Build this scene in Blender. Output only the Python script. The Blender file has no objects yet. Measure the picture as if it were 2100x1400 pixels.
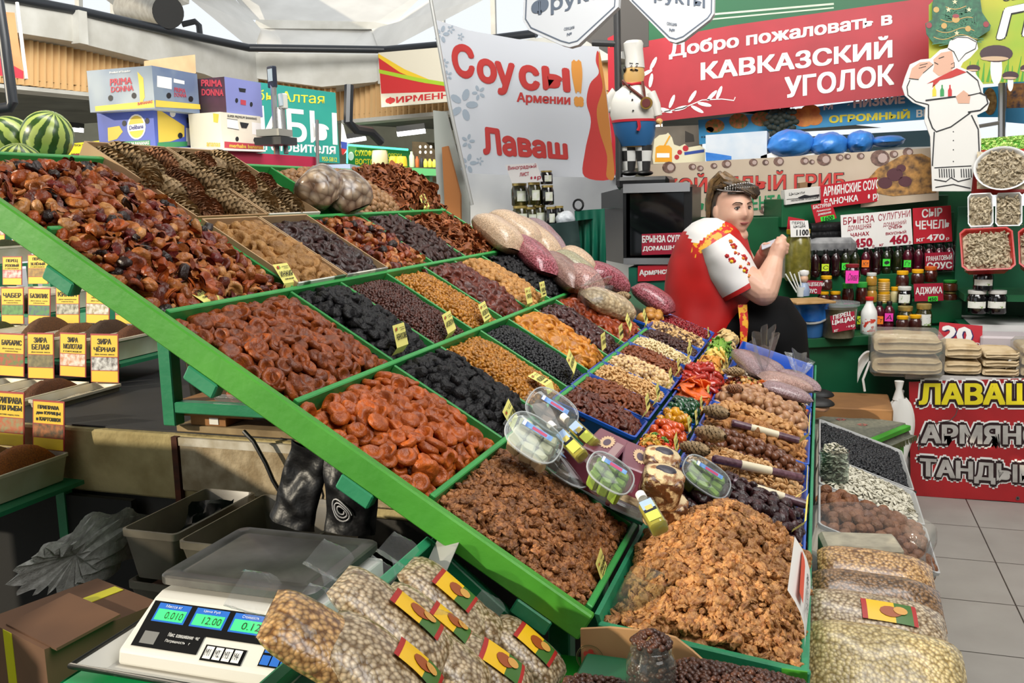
import bpy,bmesh,math,random
import numpy as np
from mathutils import Vector,Matrix,noise as mnoise
from mathutils.geometry import tessellate_polygon
SC=bpy.context.scene
COL=SC.collection
R2=random.Random(7)
PI=math.pi
F_PX,VPX,VPY,ROLL,CAM_H=1900.0,1684.0,394.0,-0.024,1.5
def _basis():
 y=Vector(((VPX-1050)/F_PX,-(VPY-700)/F_PX,1.0)).normalized()
 h=Vector((1.0,-ROLL,0.0))
 z=y.cross(h).normalized()
 if z[1]<0:z=-z
 x=y.cross(z)
 if x[0]<0:x=-x
 return x,y,z
_bx,_by,_bz=_basis()
CAM_C=Vector((0,0,CAM_H))
RIGHT=Vector((_bx[0],_by[0],_bz[0]));UP=Vector((_bx[1],_by[1],_bz[1]));FWD=Vector((_bx[2],_by[2],_bz[2]))
cam_d=bpy.data.cameras.new('camera');cam_d.sensor_width=36;cam_d.lens=36*F_PX/2100;cam_d.clip_start=.02;cam_d.clip_end=200
cam=bpy.data.objects.new('camera',cam_d);COL.objects.link(cam)
cam.matrix_world=Matrix(((RIGHT[0],UP[0],-FWD[0],0),(RIGHT[1],UP[1],-FWD[1],0),(RIGHT[2],UP[2],-FWD[2],CAM_H),(0,0,0,1)))
SC.camera=cam
SC.view_settings.view_transform='Standard';SC.view_settings.look='None'
SC.view_settings.exposure=0.0;SC.view_settings.gamma=1.0
w=bpy.data.worlds.new('world');SC.world=w;w.use_nodes=True
wn=w.node_tree.nodes;wl=w.node_tree.links
bg=wn['Background'];bg.inputs[0].default_value=(0.90,0.95,1.0,1);bg.inputs[1].default_value=1.05
def lamp(name,kind,loc,energy,color=(1,1,1),target=None,**kw):
 d=bpy.data.lights.new(name,kind);d.energy=energy;d.color=color
 for k,v in kw.items():setattr(d,k,v)
 o=bpy.data.objects.new(name,d);COL.objects.link(o);o.location=loc
 if target is not None:o.rotation_euler=(Vector(target)-Vector(loc)).to_track_quat('-Z','Y').to_euler()
 return o
lamp('sun','SUN',(-7.2,-6.2,3.3),4.2,(1.0,.88,.68),(0,0,0),angle=.02)
lamp('skylight_fill','AREA',(1.6,.9,4.6),210,(1,.98,.95),(-.3,2.6,.8),shape='RECTANGLE',size=2.2,size_y=4.5)
lamp('skylight_fill','AREA',(0.4,2.8,3.9),130,(1,.99,.97),(.2,6.2,1.5),shape='RECTANGLE',size=3.0,size_y=1.2)  # added fill lamp, brightens the banners at the back
lamp('skylight_fill','AREA',(-3.2,4.5,5.0),520,(1,.98,.93),(-5,11,3.2),shape='RECTANGLE',size=4.0,size_y=2.0)  # extra lamp put in to brighten the left hall wall and beam
SC.cycles.max_bounces=7;SC.cycles.diffuse_bounces=3;SC.cycles.glossy_bounces=3;SC.cycles.transmission_bounces=5
SC.cycles.transparent_max_bounces=14;SC.cycles.caustics_reflective=False;SC.cycles.caustics_refractive=False
SC.cycles.use_denoising=True;SC.cycles.use_adaptive_sampling=True;SC.cycles.adaptive_threshold=0.02
def ray(px,py):
 cx,cy=(px-1050)/F_PX,-(py-700)/F_PX
 return RIGHT*cx+UP*cy+FWD
def at(px,py,X=None,Y=None,Z=None):
 d=ray(px,py)
 for i,v in enumerate((X,Y,Z)):
  if v is not None:return CAM_C+d*((v-CAM_C[i])/d[i])
def on_slope(px,py,m,b):
 d=ray(px,py);t=(b-CAM_H)/(d[2]-m*d[0]);return CAM_C+d*t
def on_plane(px,py,p,n):
 d=ray(px,py);t=(Vector(p)-CAM_C).dot(n)/d.dot(n);return CAM_C+d*t
def dist(p):return(Vector(p)-CAM_C).length
def lin(h):
 if not isinstance(h,str):return tuple(h)[:3]
 h=h.lstrip('#');o=[]
 for i in(0,2,4):
  c=int(h[i:i+2],16)/255;o.append(c/12.92 if c<=.04045 else((c+.055)/1.055)**2.4)
 return tuple(o)
_M={}
def M(name,col,rough=.55,var=None,scale=12,detail=4,bump=0,bscale=60,metal=0,spec=.5,rnd=0,rcol=None,sss=0,coat=0,emit=0,thr=(.35,.65),alpha=None):
 """procedural material: base colour, optional noise second colour, optional per-piece variation, bump"""
 if name in _M:return _M[name]
 m=bpy.data.materials.new(name);m.use_nodes=True;nt=m.node_tree;N=nt.nodes;L=nt.links
 b=N['Principled BSDF'];b.inputs['Roughness'].default_value=rough;b.inputs['Metallic'].default_value=metal
 b.inputs['Specular IOR Level'].default_value=spec
 if coat:b.inputs['Coat Weight'].default_value=coat;b.inputs['Coat Roughness'].default_value=.15
 if sss:b.inputs['Subsurface Weight'].default_value=sss;b.inputs['Subsurface Radius'].default_value=(.01,.004,.002);b.inputs['Subsurface Scale'].default_value=.5
 c0=(*lin(col),1);b.inputs['Base Color'].default_value=c0
 m.diffuse_color=c0
 src=None
 if var or bump:tc=N.new('ShaderNodeTexCoord')
 if var:
  n=N.new('ShaderNodeTexNoise');n.inputs['Scale'].default_value=scale;n.inputs['Detail'].default_value=detail
  L.new(tc.outputs['Object'],n.inputs['Vector'])
  r=N.new('ShaderNodeValToRGB');r.color_ramp.elements[0].position=thr[0];r.color_ramp.elements[1].position=thr[1]
  r.color_ramp.elements[0].color=c0;r.color_ramp.elements[1].color=(*lin(var),1)
  L.new(n.outputs['Fac'],r.inputs['Fac']);src=r.outputs['Color']
 if rnd or rcol:
  oi=N.new('ShaderNodeObjectInfo');at_=N.new('ShaderNodeAttribute');at_.attribute_name='rnd'
  ad=N.new('ShaderNodeMath');ad.operation='ADD';L.new(oi.outputs['Random'],ad.inputs[0]);L.new(at_.outputs['Fac'],ad.inputs[1])
  fr=N.new('ShaderNodeMath');fr.operation='FRACT';L.new(ad.outputs[0],fr.inputs[0])
  if rcol:
   r2=N.new('ShaderNodeValToRGB');cr=r2.color_ramp;cr.interpolation='CONSTANT'if len(rcol)>2 else 'LINEAR'
   cols=rcol
   while len(cr.elements)<len(cols):cr.elements.new(.5)
   for i,c in enumerate(cols):
    cr.elements[i].position=i/len(cols)if len(cols)>2 else i;cr.elements[i].color=(*lin(c),1)
   L.new(fr.outputs[0],r2.inputs['Fac'])
   if src is not None:
    mx=N.new('ShaderNodeMix');mx.data_type='RGBA';mx.blend_type='MULTIPLY';mx.inputs[0].default_value=1
    L.new(r2.outputs['Color'],mx.inputs[6]);L.new(src,mx.inputs[7]);src=mx.outputs[2]
   else:src=r2.outputs['Color']
  if rnd:
   hs=N.new('ShaderNodeHueSaturation');mr=N.new('ShaderNodeMapRange')
   w2=N.new('ShaderNodeMath');w2.operation='MULTIPLY';w2.inputs[1].default_value=7.31;f2=N.new('ShaderNodeMath');f2.operation='FRACT'
   L.new(fr.outputs[0],w2.inputs[0]);L.new(w2.outputs[0],f2.inputs[0])
   mr.inputs[3].default_value=1-rnd;mr.inputs[4].default_value=1+rnd;L.new(f2.outputs[0],mr.inputs[0]);L.new(mr.outputs[0],hs.inputs['Value'])
   if src is not None:L.new(src,hs.inputs['Color'])
   else:hs.inputs['Color'].default_value=c0
   src=hs.outputs['Color']
 if src is not None:L.new(src,b.inputs['Base Color'])
 if emit:
  b.inputs['Emission Color'].default_value=c0;b.inputs['Emission Strength'].default_value=emit
 if bump:
  n2=N.new('ShaderNodeTexNoise');n2.inputs['Scale'].default_value=bscale;n2.inputs['Detail'].default_value=3
  L.new(tc.outputs['Object'],n2.inputs['Vector'])
  bp=N.new('ShaderNodeBump');bp.inputs['Strength'].default_value=bump;bp.inputs['Distance'].default_value=.01
  L.new(n2.outputs['Fac'],bp.inputs['Height']);L.new(bp.outputs['Normal'],b.inputs['Normal'])
 if alpha is not None:b.inputs['Alpha'].default_value=alpha
 _M[name]=m;return m
def grains(name,c1,c2,sc,rough=.3,coat=.5):
 """grains or nuts pressed against clear film: one cell per grain"""
 if name in _M:return _M[name]
 m=M(name,c1,rough,coat=coat);nt=m.node_tree;N=nt.nodes;L=nt.links;b=N['Principled BSDF']
 tc=N.new('ShaderNodeTexCoord');v=N.new('ShaderNodeTexVoronoi');v.inputs['Scale'].default_value=sc;L.new(tc.outputs['Object'],v.inputs['Vector'])
 r=N.new('ShaderNodeValToRGB');r.color_ramp.elements[0].position=.25;r.color_ramp.elements[1].position=.75;r.color_ramp.elements[0].color=(*lin(c1),1);r.color_ramp.elements[1].color=(*lin(c2),1);L.new(v.outputs['Distance'],r.inputs[0])
 hs=N.new('ShaderNodeHueSaturation');sp=N.new('ShaderNodeSeparateColor');mr=N.new('ShaderNodeMapRange');mr.inputs[3].default_value=.72;mr.inputs[4].default_value=1.2;L.new(v.outputs['Color'],sp.inputs[0]);L.new(sp.outputs[0],mr.inputs[0]);L.new(mr.outputs[0],hs.inputs['Value']);L.new(r.outputs[0],hs.inputs['Color']);L.new(hs.outputs[0],b.inputs['Base Color'])
 bp=N.new('ShaderNodeBump');bp.invert=True;bp.inputs['Strength'].default_value=.8;bp.inputs['Distance'].default_value=.3/sc;L.new(v.outputs['Distance'],bp.inputs['Height']);L.new(bp.outputs[0],b.inputs['Normal']);return m
def film(name,col='#ffffff',clear=.8,rough=.08,gloss=.5,crinkle=0,cscale=30):
 """thin clear plastic or glass: mostly see-through, with a glossy reflection that grows at grazing angles"""
 if name in _M:return _M[name]
 m=bpy.data.materials.new(name);m.use_nodes=True;nt=m.node_tree;N=nt.nodes;L=nt.links
 N.remove(N['Principled BSDF']);out=N['Material Output']
 t=N.new('ShaderNodeBsdfTransparent');t.inputs[0].default_value=(*lin(col),1)
 d=N.new('ShaderNodeBsdfDiffuse');d.inputs[0].default_value=(*lin(col),1)
 g=N.new('ShaderNodeBsdfGlossy');g.inputs['Roughness'].default_value=rough
 m1=N.new('ShaderNodeMixShader');m1.inputs[0].default_value=clear;L.new(d.outputs[0],m1.inputs[1]);L.new(t.outputs[0],m1.inputs[2])
 lw=N.new('ShaderNodeLayerWeight');lw.inputs['Blend'].default_value=.35
 mu=N.new('ShaderNodeMath');mu.operation='MULTIPLY_ADD';mu.inputs[1].default_value=gloss;mu.inputs[2].default_value=.03;pw=N.new('ShaderNodeMath');pw.operation='POWER';pw.inputs[1].default_value=2.2;L.new(lw.outputs['Facing'],pw.inputs[0]);L.new(pw.outputs[0],mu.inputs[0])
 m2=N.new('ShaderNodeMixShader');L.new(mu.outputs[0],m2.inputs[0]);L.new(m1.outputs[0],m2.inputs[1]);L.new(g.outputs[0],m2.inputs[2])
 if crinkle:
  tc=N.new('ShaderNodeTexCoord');n=N.new('ShaderNodeTexNoise');n.inputs['Scale'].default_value=cscale;n.inputs['Detail'].default_value=3;n.inputs['Distortion'].default_value=1.5
  L.new(tc.outputs['Object'],n.inputs['Vector']);bp=N.new('ShaderNodeBump');bp.inputs['Strength'].default_value=crinkle;bp.inputs['Distance'].default_value=.01
  L.new(n.outputs['Fac'],bp.inputs['Height']);L.new(bp.outputs[0],g.inputs['Normal']);L.new(bp.outputs[0],lw.inputs['Normal'])
 L.new(m2.outputs[0],out.inputs[0]);_M[name]=m;return m
def fresh(name):
 return name
class MB:
 """collects shapes (already in world or local coordinates) and links them as ONE mesh object"""
 def __init__(s):s.v=[];s.f=[];s.m=[];s.s=[];s.T=Matrix()
 def add(s,vs,fs,mat=0,smooth=False):
  o=len(s.v);T=s.T
  s.v.extend([tuple(T@Vector(v))for v in vs]);s.f.extend([tuple(i+o for i in f)for f in fs])
  s.m.extend([mat]*len(fs));s.s.extend([smooth]*len(fs));return s
 def quad(s,a,b,c,d,mat=0):return s.add([a,b,c,d],[(0,1,2,3)],mat)
 def hexa(s,p,mat=0):
  """p: 4 bottom points then 4 top points"""
  return s.add(p,[(3,2,1,0),(4,5,6,7),(0,1,5,4),(1,2,6,5),(2,3,7,6),(3,0,4,7)],mat)
 def box(s,c,d,mat=0,M_=None,bev=0):
  hx,hy,hz=d[0]/2,d[1]/2,d[2]/2
  if bev<=0:
   p=[Vector((x*hx,y*hy,z*hz))for z in(-1,1)for x,y in((-1,-1),(1,-1),(1,1),(-1,1))]
   p=[((M_@v)if M_ else v)+Vector(c)for v in p];return s.hexa(p,mat)
  b=min(bev,hx*.9,hy*.9,hz*.9);vs=[];idx={}
  for sx in(-1,1):
   for sy in(-1,1):
    for sz in(-1,1):
     for k in range(3):
      q=[sx*(hx-b),sy*(hy-b),sz*(hz-b)];q[k]=(sx*hx,sy*hy,sz*hz)[k]
      idx[(sx,sy,sz,k)]=len(vs);v=Vector(q);vs.append(((M_@v)if M_ else v)+Vector(c))
  fs=[]
  for k in range(3):
   a,c2=[i for i in range(3)if i!=k]
   for sg in(-1,1):
    f=[]
    for(ua,uc)in((-1,-1),(1,-1),(1,1),(-1,1)):
     t=[0,0,0];t[k]=sg;t[a]=ua;t[c2]=uc;f.append(idx[(*t,k)])
    if(sg>0)!=(k!=1):f=f[::-1]
    fs.append(tuple(f))
  for k in range(3):
   a,c2=[i for i in range(3)if i!=k]
   for ua in(-1,1):
    for uc in(-1,1):
     t0=[0,0,0];t0[a]=ua;t0[c2]=uc;t1=list(t0);t0[k]=-1;t1[k]=1
     fs.append((idx[(*t0,a)],idx[(*t1,a)],idx[(*t1,c2)],idx[(*t0,c2)]))
  for sx in(-1,1):
   for sy in(-1,1):
    for sz in(-1,1):fs.append(tuple(idx[(sx,sy,sz,k)]for k in range(3)))
  return s.add(vs,fs,mat)
 def bar(s,a,b,wd,ht,up=(0,0,1),mat=0,bev=0):
  a,b=Vector(a),Vector(b);d=(b-a);L_=d.length;d.normalize();u=Vector(up);x=d.cross(u)
  if x.length<1e-5:x=d.orthogonal()
  x.normalize();z=x.cross(d)
  return s.box((a+b)/2,(wd,L_,ht),mat,Matrix((x,d,z)).transposed(),bev)
 def tube(s,path,r,n=8,closed=False,mat=0,caps=True,smooth=True,flat=1.0):
  P=[Vector(p)for p in path];rr=r if isinstance(r,(list,tuple))else[r]*len(P);vs=[];fs=[];k=len(P);prev=None
  for i in range(k):
   if closed:t=P[(i+1)%k]-P[i-1]
   else:t=P[min(i+1,k-1)]-P[max(i-1,0)]
   t.normalize()
   if prev is None:x=t.orthogonal().normalized()
   else:
    x=prev-t*prev.dot(t)
    x=x.normalized()if x.length>1e-6 else t.orthogonal().normalized()
   prev=x;y=t.cross(x)
   for j in range(n):
    a=2*PI*j/n;vs.append(P[i]+x*(math.cos(a)*rr[i])+y*(math.sin(a)*rr[i]*flat))
  for i in range(k if closed else k-1):
   for j in range(n):
    a=i*n+j;b=i*n+(j+1)%n;i2=(i+1)%k;fs.append((a,b,i2*n+(j+1)%n,i2*n+j))
  if caps and not closed:fs.append(tuple(range(n))[::-1]);fs.append(tuple((k-1)*n+j for j in range(n)))
  return s.add(vs,fs,mat,smooth)
 def cyl(s,a,b,r0,r1=None,n=16,mat=0,caps=True):return s.tube([a,b],[r0,r0 if r1 is None else r1],n,mat=mat,caps=caps)
 def lathe(s,prof,n=20,c=(0,0,0),mat=0,smooth=True,sx=1,sy=1,sq=0):
  """prof: (r, z) from bottom to top; sq > 0 squares the section off"""
  vs=[];fs=[]
  for r,z in prof:
   for j in range(n):
    a=2*PI*j/n;ca,sa=math.cos(a),math.sin(a)
    k=1.0
    if sq:k=1/((abs(ca)**sq+abs(sa)**sq)**(1/sq))
    vs.append((c[0]+r*ca*sx*k,c[1]+r*sa*sy*k,c[2]+z))
  for i in range(len(prof)-1):
   for j in range(n):fs.append((i*n+j,i*n+(j+1)%n,(i+1)*n+(j+1)%n,(i+1)*n+j))
  if prof[0][0]>1e-4:fs.append(tuple(range(n))[::-1])
  if prof[-1][0]>1e-4:fs.append(tuple((len(prof)-1)*n+j for j in range(n)))
  return s.add(vs,fs,mat,smooth)
 def prism(s,poly,z0,z1,mat=0,mside=None):
  """2d outline extruded z0..z1 in the current frame T"""
  n=len(poly);vs=[(x,y,z0)for x,y in poly]+[(x,y,z1)for x,y in poly]
  s.add(vs,[tuple(range(n))[::-1],tuple(range(n,2*n))],mat);
  return s.add(vs,[(i,(i+1)%n,n+(i+1)%n,n+i)for i in range(n)],mat if mside is None else mside)
 def grid(s,fn,nu,nv,mat=0,smooth=True,wrap=False):
  vs=[fn(i/(nu-1),j/(nv-1))for j in range(nv)for i in range(nu)]
  fs=[(j*nu+i,j*nu+i+1,(j+1)*nu+i+1,(j+1)*nu+i)for j in range(nv-1)for i in range(nu-1)]
  return s.add(vs,fs,mat,smooth)
 def ell(s,c,r,n=14,k=10,mat=0,M_=None,fn=None):
  vs=[];fs=[]
  for i in range(k+1):
   th=PI*i/k
   for j in range(n):
    a=2*PI*j/n;p=Vector((math.sin(th)*math.cos(a),math.sin(th)*math.sin(a),-math.cos(th)))
    q=fn(p)if fn else p
    q=Vector((q[0]*r[0],q[1]*r[1],q[2]*r[2]));q=(M_@q)if M_ else q;vs.append(q+Vector(c))
  for i in range(k):
   for j in range(n):fs.append((i*n+j,i*n+(j+1)%n,(i+1)*n+(j+1)%n,(i+1)*n+j))
  return s.add(vs,fs,mat,True)
 def text(s,txt,x0,y0,x1,y1,mat=0,z=.001,bold=.0,shear=0,res=2,fn=None,keep=False):
  """lettering fitted to the box x0..x1, y0..y1 of the current frame; fn bends it"""
  V,Fc=glyphs(txt,bold,res)
  if not V:return s
  xs=[p[0]for p in V];ys=[p[1]for p in V];a,b,c,d=min(xs),max(xs),min(ys),max(ys)
  kx=(x1-x0)/max(b-a,1e-6);ky=(y1-y0)/max(d-c,1e-6);ox=x0
  if keep:
   kk=min(abs(kx),abs(ky));ox=(x0+x1)/2-(b-a)*kk/2 if keep=='c'else x0;kx,ky=math.copysign(kk,kx),math.copysign(kk,ky)
  out=[]
  for p in V:
   yy=(p[1]-c)*ky;q=(ox+(p[0]-a)*kx+shear*yy,y0+yy,z+p[2])
   out.append(fn(*q)if fn else q)
  return s.add(out,Fc,mat)
 def build(s,name,mats,parent=None,auto=40,origin=None,bevel=0):
  me=bpy.data.meshes.new(name)
  mats=mats if isinstance(mats,(list,tuple))else[mats]
  xs,ys,zs=zip(*s.v)
  og=Vector(origin)if origin is not None else Vector(((min(xs)+max(xs))/2,(min(ys)+max(ys))/2,min(zs)))
  me.from_pydata([(a-og[0],b-og[1],c-og[2])for a,b,c in s.v],[],s.f)
  for m in mats:me.materials.append(m)
  me.polygons.foreach_set('material_index',s.m);me.polygons.foreach_set('use_smooth',s.s)
  me.update()
  if any(s.s):me.set_sharp_from_angle(angle=math.radians(auto))
  o=bpy.data.objects.new(name,me);COL.objects.link(o)
  o.location=og
  if parent is not None:
   o.parent=parent;o.location=og-root_pos(parent)
  if bevel:
   bv=o.modifiers.new('bevel','BEVEL');bv.width=bevel;bv.segments=2;bv.limit_method='ANGLE'
  return o
def root_pos(p):
 q=Vector(p.location)
 while p.parent is not None:p=p.parent;q+=p.location
 return q
_G={}
def glyphs(txt,bold=0,res=2):
 k=(txt,bold,res)
 if k in _G:return _G[k]
 c=bpy.data.curves.new('lettering','FONT');c.body=txt;c.resolution_u=res;c.fill_mode='NONE'
 o=bpy.data.objects.new('lettering',c);me=bpy.data.meshes.new_from_object(o)
 C=[v.co.copy()for v in me.vertices];nb={}
 for e in me.edges:
  for i,j in(e.vertices,tuple(e.vertices)[::-1]):nb.setdefault(i,[]).append(j)
 bpy.data.objects.remove(o);bpy.data.curves.remove(c);bpy.data.meshes.remove(me)
 seen,loops=set(),[]
 for i in range(len(C)):
  if i in seen or i not in nb:continue
  l=[i];seen.add(i);nx=i+1 if i+1 in nb[i]else nb[i][0]
  while nx not in seen:
   l.append(nx);seen.add(nx);q=[j for j in nb[nx]if j not in seen];nx=q[0]if q else i
  if len(l)>2:loops.append([C[j]for j in l])
 area=lambda l:sum(l[i-1][0]*l[i][1]-l[i][0]*l[i-1][1]for i in range(len(l)))/2
 def inside(p,l):
  r=False
  for i in range(len(l)):
   a,b=l[i-1],l[i]
   if(a[1]>p[1])!=(b[1]>p[1])and p[0]<(b[0]-a[0])*(p[1]-a[1])/(b[1]-a[1])+a[0]:r=not r
  return r
 V,Fc=[],[]
 if loops:
  sg=math.copysign(1,area(max(loops,key=lambda l:abs(area(l)))));outs=[l for l in loops if area(l)*sg>0];holes=[l for l in loops if area(l)*sg<0];own={}
  for h in holes:
   c_=[l for l in outs if inside(h[0],l)]
   if c_:own.setdefault(id(min(c_,key=lambda l:abs(area(l)))),[]).append(h)
  for k2,l in enumerate(outs):
   ps=[l]+own.get(id(l),[]);fl=[p for q in ps for p in q];o_=len(V)
   for t in tessellate_polygon([[Vector((p[0],p[1],0))for p in q]for q in ps]):Fc.append(tuple(o_+i for i in t))
   V+=[(p[0],p[1],4e-5*(k2%3))for p in fl]
 if bold>0:
  sh=[(0,0)]+[(bold*math.cos(i*PI/4),bold*math.sin(i*PI/4))for i in range(8 if bold>.045 else 0)]+([(-bold,-bold*.6),(bold,-bold*.6),(bold,bold*.6),(-bold,bold*.6)]if bold<=.045 else[(bold*.5*math.cos(i*PI/3),bold*.5*math.sin(i*PI/3))for i in range(6)])
  n=len(V);W,G=[],[]
  for q,(dx,dy)in enumerate(sh):W+=[(x+dx,y+dy,z+1.2e-4*q)for x,y,z in V];G+=[tuple(i+q*n for i in f)for f in Fc]
  V,Fc=W,G
 _G[k]=(V,Fc);return _G[k]
_TR=dict(zip('АБВГДЕЁЖЗИЙКЛМНОПРСТУФХЦЧШЩЪЫЬЭЮЯ','A B V G D E E ZH Z I Y K L M N O P R S T U F KH TS CH SH SCH _ Y _ E YU YA'.split()))
def latin(s):return ''.join((_TR[c.upper()].replace('_','')if c.isupper()else _TR[c.upper()].replace('_','').lower())if c.upper()in _TR else c for c in s)
def tag(o,label=None,cat=None,group=None,kind=None):
 if label:o['label']=latin(label)
 if cat:o['category']=cat
 if group:o['group']=group
 if kind:o['kind']=kind
 return o
def thing(name,label,cat,loc=(0,0,0),group=None):
 o=bpy.data.objects.new(name,None);COL.objects.link(o);o.location=loc;o.empty_display_size=.02
 return tag(o,label,cat,group)
def copy_tree(o,parent=None):
 c=o.copy();COL.objects.link(c)
 if parent is not None:c.parent=parent
 for ch in list(o.children):copy_tree(ch,c)
 return c
def place(o,M_,label=None,group=None,cat=None):
 o.matrix_basis=M_;tag(o,label,cat,group);return o
def frame(o,x,y,z=None):
 """matrix with origin o, first axis x, second axis y (re-squared)"""
 x=Vector(x).normalized();y=Vector(y);z=x.cross(y).normalized()if z is None else Vector(z).normalized();y=z.cross(x)
 m=Matrix((x,y,z)).transposed().to_4x4();m.translation=Vector(o);return m
def nz(p,s=1.0,k=0):return mnoise.noise(Vector((p[0]*s+k*17.3,p[1]*s+k*5.1,p[2]*s-k*3.7)))
class Piece:
 """one shape variant: arrays for merging and a mesh that the single pieces share"""
 def __init__(s,name,mb,mats):
  s.V=np.array(mb.v,dtype=np.float32);s.lens=np.array([len(f)for f in mb.f],dtype=np.int32)
  s.loops=np.array([i for f in mb.f for i in f],dtype=np.int32);s.mi=np.array(mb.m,dtype=np.int32)
  s.mats=mats if isinstance(mats,(list,tuple))else[mats]
  me=bpy.data.meshes.new(name);me.from_pydata([tuple(map(float,v))for v in s.V],[],mb.f)
  for m in s.mats:me.materials.append(m)
  me.polygons.foreach_set('material_index',mb.m);me.polygons.foreach_set('use_smooth',mb.s);me.update()
  s.mesh=me
def blob(r,fn=None,n=14,k=9,c=(0,0,0)):
 mb=MB();mb.ell(c,r,n,k,fn=fn);return mb
def variants(name,mats,make,cnt=4):return[Piece(name,make(i),mats)for i in range(cnt)]
def merge_pieces(name,plc,mats,extra=None,var=None):
 """plc: list of (matrix, piece, rnd) -> ONE mesh"""
 Vs,Ls,Ln,Mi,Rn=[],[],[],[],[];off=0
 for Mx,pc,rv in plc:
  A=np.array(Mx,dtype=np.float32);V=pc.V@A[:3,:3].T+A[:3,3]
  Vs.append(V);Ls.append(pc.loops+off);Ln.append(pc.lens);Mi.append(pc.mi);Rn.append(np.full(len(V),rv,dtype=np.float32));off+=len(V)
 if extra is not None:
  V=np.array(extra.v,dtype=np.float32);Vs.append(V);Ls.append(np.array([i for f in extra.f for i in f],dtype=np.int32)+off)
  Ln.append(np.array([len(f)for f in extra.f],dtype=np.int32));Mi.append(np.array(extra.m,dtype=np.int32));Rn.append(np.zeros(len(V),dtype=np.float32))
 V=np.concatenate(Vs);Lp=np.concatenate(Ls);Ln=np.concatenate(Ln);Mi=np.concatenate(Mi);Rn=np.concatenate(Rn)
 og=np.array([(V[:,0].min()+V[:,0].max())/2,(V[:,1].min()+V[:,1].max())/2,V[:,2].min()],dtype=np.float32);V=V-og
 me=bpy.data.meshes.new(name);me.vertices.add(len(V));me.vertices.foreach_set('co',V.ravel())
 me.loops.add(len(Lp));me.loops.foreach_set('vertex_index',Lp)
 st=np.concatenate([[0],np.cumsum(Ln)[:-1]]).astype(np.int32)
 me.polygons.add(len(Ln));me.polygons.foreach_set('loop_start',st);me.polygons.foreach_set('loop_total',Ln)
 me.polygons.foreach_set('material_index',Mi);me.polygons.foreach_set('use_smooth',np.ones(len(Ln),dtype=bool))
 for m in mats:me.materials.append(m)
 at_=me.attributes.new('rnd','FLOAT','POINT');at_.data.foreach_set('value',Rn)
 me.update(calc_edges=True);me.validate()
 o=bpy.data.objects.new(name,me);COL.objects.link(o);o.location=[float(x)for x in og];return o
LEFT={}
def heap(kind,pieces,O,U,V,N,label,cat,group,sp,dome=.03,pw=4,base=-.02,layers=2,tilt=.5,nind=60,cap=290,sc=(.85,1.15),hf=None,inside=None,stuff=None,mound=True,jit=.32,seed=1,margin=.0,slab=None,flat=None,stufflabel=None,flip=.5,yaw=None,lay=.62):
 """pieces heaped on the patch O + u U + v V; the nearest ones stand alone, the rest is one mass"""
 rg=random.Random(seed*131+len(kind));O,U,V=Vector(O),Vector(U),Vector(V);N=Vector(N).normalized()
 lu,lv=U.length,V.length;nu,nv=max(1,int(lu/sp)),max(1,int(lv/(sp*.87)))
 lump=rg.random()*50
 def hh(u,v):
  if hf:h=hf(u,v)
  else:h=dome*max(0,1-abs(2*u-1)**pw)*max(0,1-abs(2*v-1)**pw)
  return h+dome*.22*mnoise.noise(Vector((u*lu*14,v*lv*14,lump)))
 plc=[];x=U.normalized();y=N.cross(x)
 for ly in range(layers):
  for j in range(nv):
   for i in range(nu):
    u=(i+.5+(.5 if(j+ly)%2 else 0)+rg.uniform(-jit,jit))/nu;v=(j+.5+(.4*ly)+rg.uniform(-jit,jit))/nv
    if not(margin<=u<=1-margin and margin<=v<=1-margin):continue
    if inside and not inside(u,v):continue
    p=O+U*u+V*v+N*(base+hh(u,v)-ly*sp*lay+rg.uniform(-.12,.12)*sp)
    e=.015
    gu=(hh(u+e,v)-hh(u-e,v))/(2*e*lu);gv=(hh(u,v+e)-hh(u,v-e))/(2*e*lv)
    nn=(N-x*gu-y*gv*(1 if y.dot(V)>0 else-1)).normalized()
    nn=(nn+Vector((rg.gauss(0,tilt),rg.gauss(0,tilt),rg.gauss(0,tilt)))*.6).normalized()
    a=rg.uniform(0,2*PI)if yaw is None else rg.gauss(yaw,.5)
    q=x*math.cos(a)+y*math.sin(a)
    m=frame(p,(q-nn*q.dot(nn)),(1,0,0),nn)
    if rg.random()<flip and flip:m=m@Matrix.Rotation(PI,4,'X')
    s=rg.uniform(*sc);m=m@Matrix.Diagonal((s,s*rg.uniform(.92,1.08),s*rg.uniform(.9,1.1),1))
    plc.append((m,rg.choice(pieces),rg.random(),ly,dist(p)))
 top=sorted([q for q in plc if q[3]==0],key=lambda q:q[4])
 n=max(0,min(nind,cap-LEFT.get(kind,0),len(top)));LEFT[kind]=LEFT.get(kind,0)+n
 for m,pc,rv,_,_ in top[:n]:
  o=bpy.data.objects.new(kind,pc.mesh);COL.objects.link(o);o.matrix_basis=m;tag(o,label,cat,group)
 rest=[q[:3]for q in top[n:]]+[q[:3]for q in plc if q[3]>0]
 mats=pieces[0].mats;ex=None
 if mound:
  ex=MB();g=18
  ex.grid(lambda u,v:O+U*u+V*v+N*(base+hh(u,v)-sp*.75),g,g)
 if rest or ex:
  o=merge_pieces(stuff or kind+'_heap',rest,mats,ex);tag(o,stufflabel or 'heap of '+label,cat,None,'stuff')
 return n
def wr(p,s,a,k=0):return 1+a*mnoise.noise(Vector((p[0]*s+k*7.7,p[1]*s-k*3.1,p[2]*s+k)))
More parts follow.
